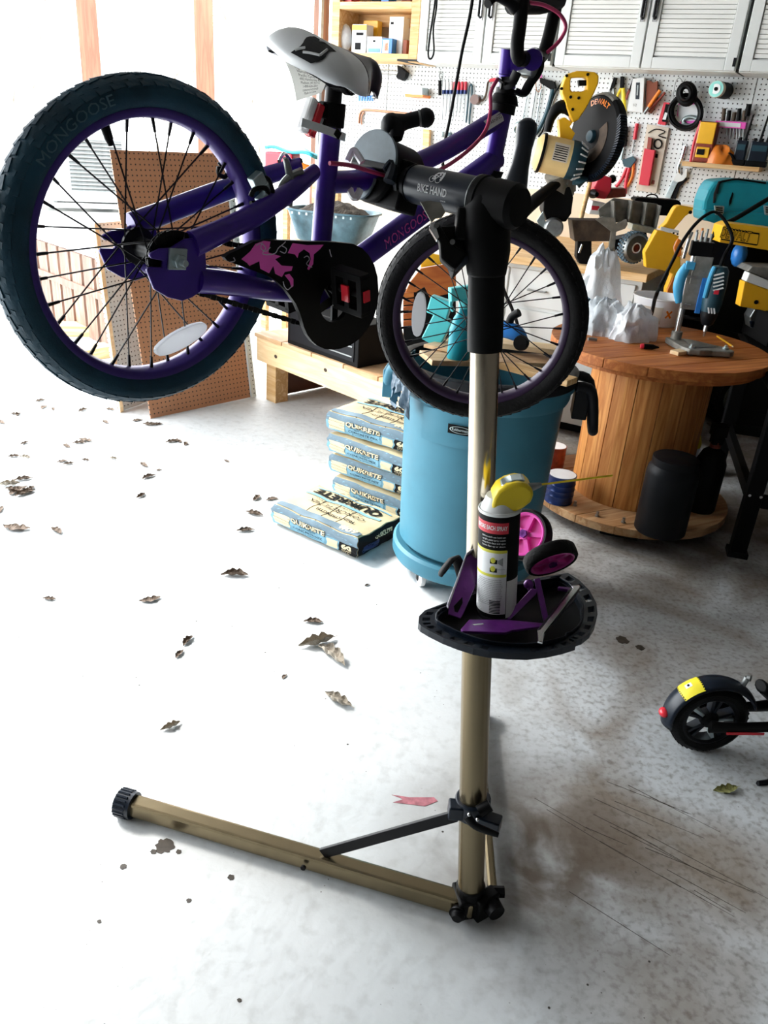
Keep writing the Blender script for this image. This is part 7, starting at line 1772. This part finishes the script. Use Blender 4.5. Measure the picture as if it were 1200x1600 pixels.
hang('cane_rod', 'long bent brown rod hung under the tray', 'rod', 566, 172, [('rod', 'copper', 'tube', [(562, 193), (563, 180), (566, 174), (572, 172), (600, 174), (640, 178)], .008), ('tail', 'copper', 'tube', [(566, 195), (566, 182), (570, 175)], .006), ('tip', 'red_tin', 'poly', [(636, 178), (643, 174), (645, 176), (640, 181)], 0, .01)])
hang('wood_strip', 'short pine strip hung upright below the clamp knob', 'wood', 668, 203, [('strip', 'pine', 'poly', [(664, 202), (674, 203), (672, 255), (662, 254)], 0, .03)])
for k, (x, lb) in enumerate(((690, 'round white knob on the pegboard beside the pine strip'), (704, 'round dark knob on the pegboard beside the hanging cord'))):
    hang('knob', lb, 'knob', x, 209, [('knob_face', 'zinc' if k == 0 else 'teal_dark', 'disc', [(x, 210)], .018 if k == 0 else .012, 0, .03)])
hang('pliers', 'black handled pliers hung left of the screwdriver row', 'pliers', 688, 112, [('jaw', 'steel', 'tube', [(690, 112), (687, 118), (689, 126)], .005), ('handle', 'ink', 'tube', [(688, 126), (688, 140), (688, 149)], .010), ('spring', 'steel', 'loop', ell(690, 119, 3, 4), .002)])
for i in range(7):
    x = 695 + i * 5.6; red = i in (3, 4, 5, 6)
    hang('screwdriver', 'long screwdriver with %s handle, number %s from the left in the row of seven' % ('red' if red else 'clear', ('one', 'two', 'three', 'four', 'five', 'six', 'seven')[i]), 'screwdriver', x, 128, [('handle', 'red' if red else 'white', 'tube', [(x, 128), (x - .6, 141)], .010), ('collar', 'blue_tin', 'tube', [(x - .6, 141), (x - 1, 147)], .012), ('shaft', 'steel', 'tube', [(x - 1, 147), (x - 3.5, 190 - (i % 3) * 8)], .0035)], group='screwdriver row')
hang('square', 'narrow black metal loop tool between screwdrivers and hand brace', 'tool', 735, 134, [('frame', 'teal_dark', 'tube', [(729, 192), (732, 160), (734, 136), (738, 134), (738, 150), (735, 180), (734, 194)], .006)])
hang('hand_brace', 'hand brace with round brown knob beside the bike head tube', 'drill', 768, 124, [('crank', 'iron', 'tube', [(751, 157), (756, 156), (760, 148), (762, 136), (764, 128), (770, 126)], .007), ('knob', 'brownwood', 'disc', [(745, 156)], .030, -.005, .04), ('head', 'red', 'tube', [(766, 126), (777, 124)], .010)])
hang('bow_saw', 'blue grey bow saw with square grip hung right of the bike fork', 'saw', 850, 126, [('frame', 'teal_dark', 'tube', [(846, 126), (858, 130), (864, 136), (862, 150), (855, 175), (846, 196), (838, 208)], .014), ('frame_end', 'ink', 'poly', [(846, 122), (868, 128), (870, 138), (862, 140), (846, 130)], .0, .03), ('grip', 'zinc', 'loop', ell(818, 203, 13, 10, 16), .017, .02), ('blade', 'steel', 'tube', [(868, 138), (850, 190), (834, 214)], .004)])
hang('hand_saw', 'second dark saw blade hung behind the bow saw', 'saw', 866, 140, [('blade', 'ink', 'tube', [(880, 128), (866, 150), (850, 200), (842, 214)], .006), ('back', 'steel', 'tube', [(872, 140), (858, 176), (846, 206)], .003)])
hang('wire_hanger', 'pale wire loop with pink tag beside the bow saw', 'wire', 842, 117, [('wire', 'copper', 'loop', ell(842, 132, 4, 12), .003), ('tag', 'pink', 'poly', [(842, 118), (847, 116), (847, 122), (843, 124)], 0, .006)])
for k, (x0, x1, m_) in enumerate(((826, 817, 'zinc'), (838, 830, 'steel'), (846, 838, 'zinc'))):
    hang('long_tool', ('slim grey rod tool, left one of three above the square grip', 'slim grey rod tool, middle one of three above the square grip', 'slim grey rod tool, right one of three above the square grip')[k], 'tool', x0, 140, [('rod', m_, 'tube', [(x0, 140), (x1, 188 + k * 3)], .005)])
for k, (x, lb, m_) in enumerate(((957, 'dark pliers hung above the blade guard', 'ink'), (972, 'upright pliers with yellow handles right of the blade guard', 'yellow'), (987, 'dark pliers with curled handles beside the white blister card', 'red_tin'))):
    hang('pliers', lb, 'pliers', x, 124, [('jaw', 'ink', 'poly', [(x + 4, 121), (x + 8, 122), (x + 4, 136), (x - 3, 142), (x, 132)] if k != 1 else [(x - 1, 120), (x + 4, 120), (x + 3, 138), (x - 2, 138)], 0, .025), ('handle', 'steel' if k == 0 else m_, 'tube', [(x - 1, 138), (x - 6, 148), (x - 8, 156)], .008), ('handle', 'steel' if k == 0 else m_, 'tube', [(x + 2, 138), (x + 3, 152), (x + (2 if k != 1 else 4), 180 if k == 1 else 166)], .009 if k != 1 else .013)], group='pliers by the blade guard')
hang('blister_card', 'white card with dark knife shape hung right of the pliers', 'package', 998, 123, [('card', 'paper', 'poly', [(992, 124), (1010, 122), (1007, 177), (983, 174)], 0, .05), ('picture', 'navy', 'poly', [(997, 130), (1003, 130), (1002, 156), (996, 156)], .05, .052), ('picture', 'steel', 'poly', [(999, 134), (1001, 134), (1000, 150), (998, 150)], .052, .0535), ('print', 'ink', 'text', [(995, 165)], '1/2', .02, .052)])
hang('leather_pouch', 'dark brown leather pouch hung behind the orange pliers', 'pouch', 1020, 126, [('pouch', 'terra', 'poly', [(1012, 127), (1017, 126), (1022, 130), (1029, 127), (1028, 160), (1018, 178), (1011, 172)], 0, .03)])
hang('orange_pliers', 'pliers with orange grips hung slanting by the brown pouch', 'pliers', 1026, 150, [('handle', 'orange', 'tube', [(1034, 142), (1024, 156), (1016, 168)], .011, .04), ('handle', 'red_tin', 'tube', [(1041, 145), (1030, 158), (1018, 170)], .008, .03), ('jaw', 'steel', 'tube', [(1017, 167), (1009, 178)], .010, .04)], off=.03)
hang('hex_key_set', 'red hex key holder with dark label hung below the pouch', 'key set', 1045, 148, [('holder', 'red', 'poly', [(1039, 160), (1048, 161), (1041, 196), (1029, 194)], 0, .03), ('label', 'ink', 'poly', [(1042, 163), (1049, 164), (1044, 192), (1036, 190)], .03, .033), ('print', 'paper', 'poly', [(1041, 176), (1045, 177), (1042, 188), (1037, 187)], .033, .0345)])
hang('cable_coil', 'large coil of black cable round a pink sheet on the pegboard', 'cable', 1070, 150, [('coil', 'ink', 'loop', ell(1074, 176, 23, 25, 28), .017, .045), ('coil', 'steel_black', 'loop', ell(1073, 177, 25, 25, 28), .008, .06), ('sheet', 'pink', 'poly', [(1060, 162), (1096, 160), (1092, 190), (1064, 196), (1058, 180)], .0, .004), ('sheet', 'paper', 'poly', [(1060, 164), (1095, 163), (1091, 188), (1060, 190)], .004, .006), ('sheet', 'zinc', 'loop', ell(1080, 190, 12, 7), .012, .012)], off=.01)
hang('small_coil', 'small tight coil of black cord above the large cable coil', 'cable', 1076, 134, [('coil', 'ink', 'loop', ell(1076, 148, 11, 14, 24), .020, .06), ('coil', 'black', 'loop', ell(1076, 147, 8, 11, 24), .012, .09), ('wire', 'steel', 'tube', [(1052, 155), (1056, 130), (1062, 122), (1068, 128), (1072, 124)], .0022, .01)], off=.03)
tcan = hang('string_can', 'round can with mint and white end stuck out from the pegboard', 'can', 1118, 130, [])
b = B(); q = tcan.matrix_world.inverted() @ WF.w(*WF.px(1119, 139, .16)); ax_ = Vector((-.2, .02, 1)); b.tube([(q.x + .03, q.y, -.02), (q.x, q.y, .14)], .042, 28); part(tcan, 'can_body', b, M['ink'], smooth=30)
b = B(); b.tube([(q.x + .0056, q.y, .11), (q.x, q.y, .1405)], .0425, 28); part(tcan, 'can_band', b, M['beige'], smooth=30)
b = B(); b.tube([(q.x - .0002, q.y, .1405), (q.x - .0006, q.y, .143)], .040, 28); part(tcan, 'can_end', b, M['greenwhite'], smooth=30)
b = B(); b.tube([(q.x - .0006, q.y, .143), (q.x - .001, q.y, .1445)], .026, 20); part(tcan, 'can_label', b, M['paper'], smooth=30)
b = B(); b.tube([(q.x, q.y, .1445), (q.x, q.y, .150)], .010, 12); b.tube([(q.x - .06, q.y + .012, .10), (q.x, q.y, .148)], .003, 6); part(tcan, 'spindle', b, M['ink'])
hang('drill_index', 'pink drill bit stand with a row of upright bits', 'bit stand', 1146, 186, [('block', 'pink', 'poly', [(1121, 189), (1168, 192), (1166, 202), (1119, 199)], 0, .06), ('label', 'paper', 'poly', [(1125, 191), (1160, 193.5), (1159, 200), (1124, 197.5)], .06, .062)] + [('bit', 'ink' if i % 2 else 'iron', 'tube', [(1133 + i * 8, 170 + (i % 3) * 3), (1131 + i * 8, 189)], .011, .03) for i in range(5)] + [('bit_tip', 'steel', 'tube', [(1138 + i * 5, 200), (1137 + i * 5, 212 + (i * 5) % 9)], .005, .03) for i in range(6)] + [('large_bit', 'ink', 'tube', [(1172, 163), (1168, 182)], .014, .03)])
hang('brush', 'black handled brush hung right of the blade guard', 'brush', 976, 198, [('handle', 'ink', 'poly', [(974, 197), (982, 198), (979, 229), (969, 230)], 0, .03), ('bristle', 'zinc', 'poly', [(969, 230), (976, 230), (972, 250), (964, 246)], .0, .02)])
hang('red_screwdriver', 'single screwdriver with red handle below the pliers', 'screwdriver', 996, 191, [('handle', 'red', 'tube', [(996, 193), (992, 218)], .012), ('shaft', 'steel', 'tube', [(992, 218), (988, 239)], .004)])
hang('tube_blister', 'long clear pack holding a red tube tool', 'package', 1031, 196, [('card', 'beige', 'poly', [(1012, 194), (1046, 200), (1026, 302), (994, 297)], 0, .012), ('red_tube', 'red', 'poly', [(1010, 232), (1026, 235), (1016, 290), (1001, 288)], .012, .05), ('red_tube', 'red_tin', 'poly', [(1015, 214), (1021, 216), (1019, 234), (1013, 232)], .012, .04), ('ring', 'ink', 'loop', ell(1029, 225, 6, 7), .004, .02), ('wire', 'ink', 'tube', [(1014, 208), (1026, 202), (1040, 206), (1030, 212), (1042, 216)], .003, .018), ('print', 'ink', 'poly', [(1024, 240), (1029, 241), (1028, 247), (1023, 246)], .012, .014), ('print', 'red_tin', 'poly', [(1020, 281), (1024, 282), (1023, 288), (1018, 287)], .012, .014)])
hang('snips', 'tin snips with red handles hung under the red screwdriver', 'snips', 984, 243, [('jaw', 'teal_dark', 'poly', [(973, 250), (990, 244), (995, 250), (986, 262), (976, 260)], 0, .02), ('handle', 'red', 'tube', [(980, 262), (972, 280), (963, 292)], .010), ('handle', 'red', 'tube', [(984, 262), (979, 282), (977, 303)], .011), ('shadow_grip', 'orange', 'tube', [(990, 256), (988, 276), (980, 292)], .009, .004)])
hang('wrench', 'large white steel spanner standing beside the radio', 'spanner', 1066, 228, [('shaft', 'chrome', 'tube', [(1071, 228), (1066, 246), (1060, 262), (1062, 272)], .011), ('jaw', 'white_paint', 'poly', [(1060, 268), (1066, 274), (1075, 262), (1074, 276), (1068, 282), (1056, 286), (1054, 280)], 0, .02), ('handle', 'zinc', 'poly', [(1052, 282), (1060, 284), (1048, 310), (1040, 308)], 0, .02), ('grip', 'ink', 'poly', [(1060, 284), (1072, 278), (1074, 281), (1062, 292), (1056, 311), (1048, 310)], -.005, .012)])
# little shelf with radios
a_ = WF.px(1067, 252, .14)[0]; e_2 = WF.px(1187, 264, .14)[0]; zs = WF.px(1067, 252, .14)[1]
f = FR(WF.w(a_, zs, 0), WF.x, WF.y); t = thing('peg_shelf', 'narrow wooden shelf bracketed to the pegboard at right', 'shelf', f)
b = B(); b.box(((e_2 - a_) / 2, -.012, .085), (e_2 - a_, .024, .14)); part(t, 'shelf_board', b, M['pine'], bevel=.002)
for x in (.06, e_2 - a_ - .05):
    b = B(); b.tube([(x, -.03, .012), (x, -.03, .12), (x - .02, -.07, .05)], .003, 6); part(t, 'bracket', b, M['steel'])
def onsh(px): return FR(WF.w(WF.px(px, 254, .09)[0], zs + .0005, .085), WF.x, WF.y)
f = onsh(1096); t = thing('label_maker', 'yellow and red multimeter case standing on the little shelf', 'meter', f)
wm = .105; hm = .215
b = B(); b.box((0, hm / 2, 0), (wm, hm, .08)); part(t, 'meter_case', b, M['red_tin'], bevel=.008)
b = B(); b.box((0, hm * .72, .044), (wm * .86, hm * .52, .012)); b.box((0, hm * .25, .044), (wm * .7, hm * .26, .012)); part(t, 'front_cover', b, M['saw_yellow'], bevel=.004)
b = B(); b.box((-.01, hm * .26, .052), (.04, .03, .006)); part(t, 'dial', b, M['ink'])
b = B(); b.tube([(-wm / 2 - .01, .0, .0), (-wm / 2 - .012, .10, .01), (-wm / 2 + .005, hm, .02)], .008, 8, k=4); part(t, 'side_lead', b, M['red'], smooth=True)
t.name = 'multimeter'
f = onsh(1122); b = B(); rr = random.Random(1)
b.grid(lambda u, v: Vector(((.09 * math.cos(u * 2 * PI) * math.cos(v * 1.57) ** .6) * (1 + .2 * math.sin(u * 31 + v * 5)), .085 * math.sin(v * 1.57) * (1 + .2 * math.sin(u * 25)), .055 * math.sin(u * 2 * PI) * math.cos(v * 1.57) ** .6)), 36, 10, True); single('glove', 'crumpled orange glove on the little shelf beside the multimeter', 'glove', b, M['orange'], f, smooth=60)
f = onsh(1137); b = B(); b.box((0, .03, 0), (.06, .05, .05)); b.tube([(-.03, .03, .02), (.0, .06, .03), (.04, .03, .02)], .005, 8, k=4); single('charger', 'small black charger between glove and radios on the shelf', 'charger', b, M['black'], f, bevel=.004)
for k, (px, lb) in enumerate(((1153, 'black two-way radio with single aerial, left one on the shelf'), (1176, 'black two-way radio in the middle of the right end of the shelf'), (1187, 'black two-way radio farthest right on the shelf'))):
    f = onsh(px); t = thing('two_way_radio', lb, 'radio', f, 'two-way radios on the little shelf')
    b = B(); b.box((0, .065, 0), (.062, .13, .04)); part(t, 'radio_body', b, M['navy'], bevel=.006)
    b = B(); b.tube([(.012, .13, 0), (.013, .145, 0), (.022, .26, 0)], [.009, .007, .0045], 10); part(t, 'aerial', b, M['ink'], smooth=40)
    b = B(); b.cyl((-.015, .13, 0), (-.015, .146, 0), .009, n=10); part(t, 'volume_knob', b, M['ink'])
    b = B(); b.box((0, .095, .021), (.042, .03, .003)); part(t, 'speaker_face', b, M['teal_dark'])
    b = B(); b.box((0, .015, 0), (.075, .03, .055)); part(t, 'cradle', b, M['ink'], bevel=.004)
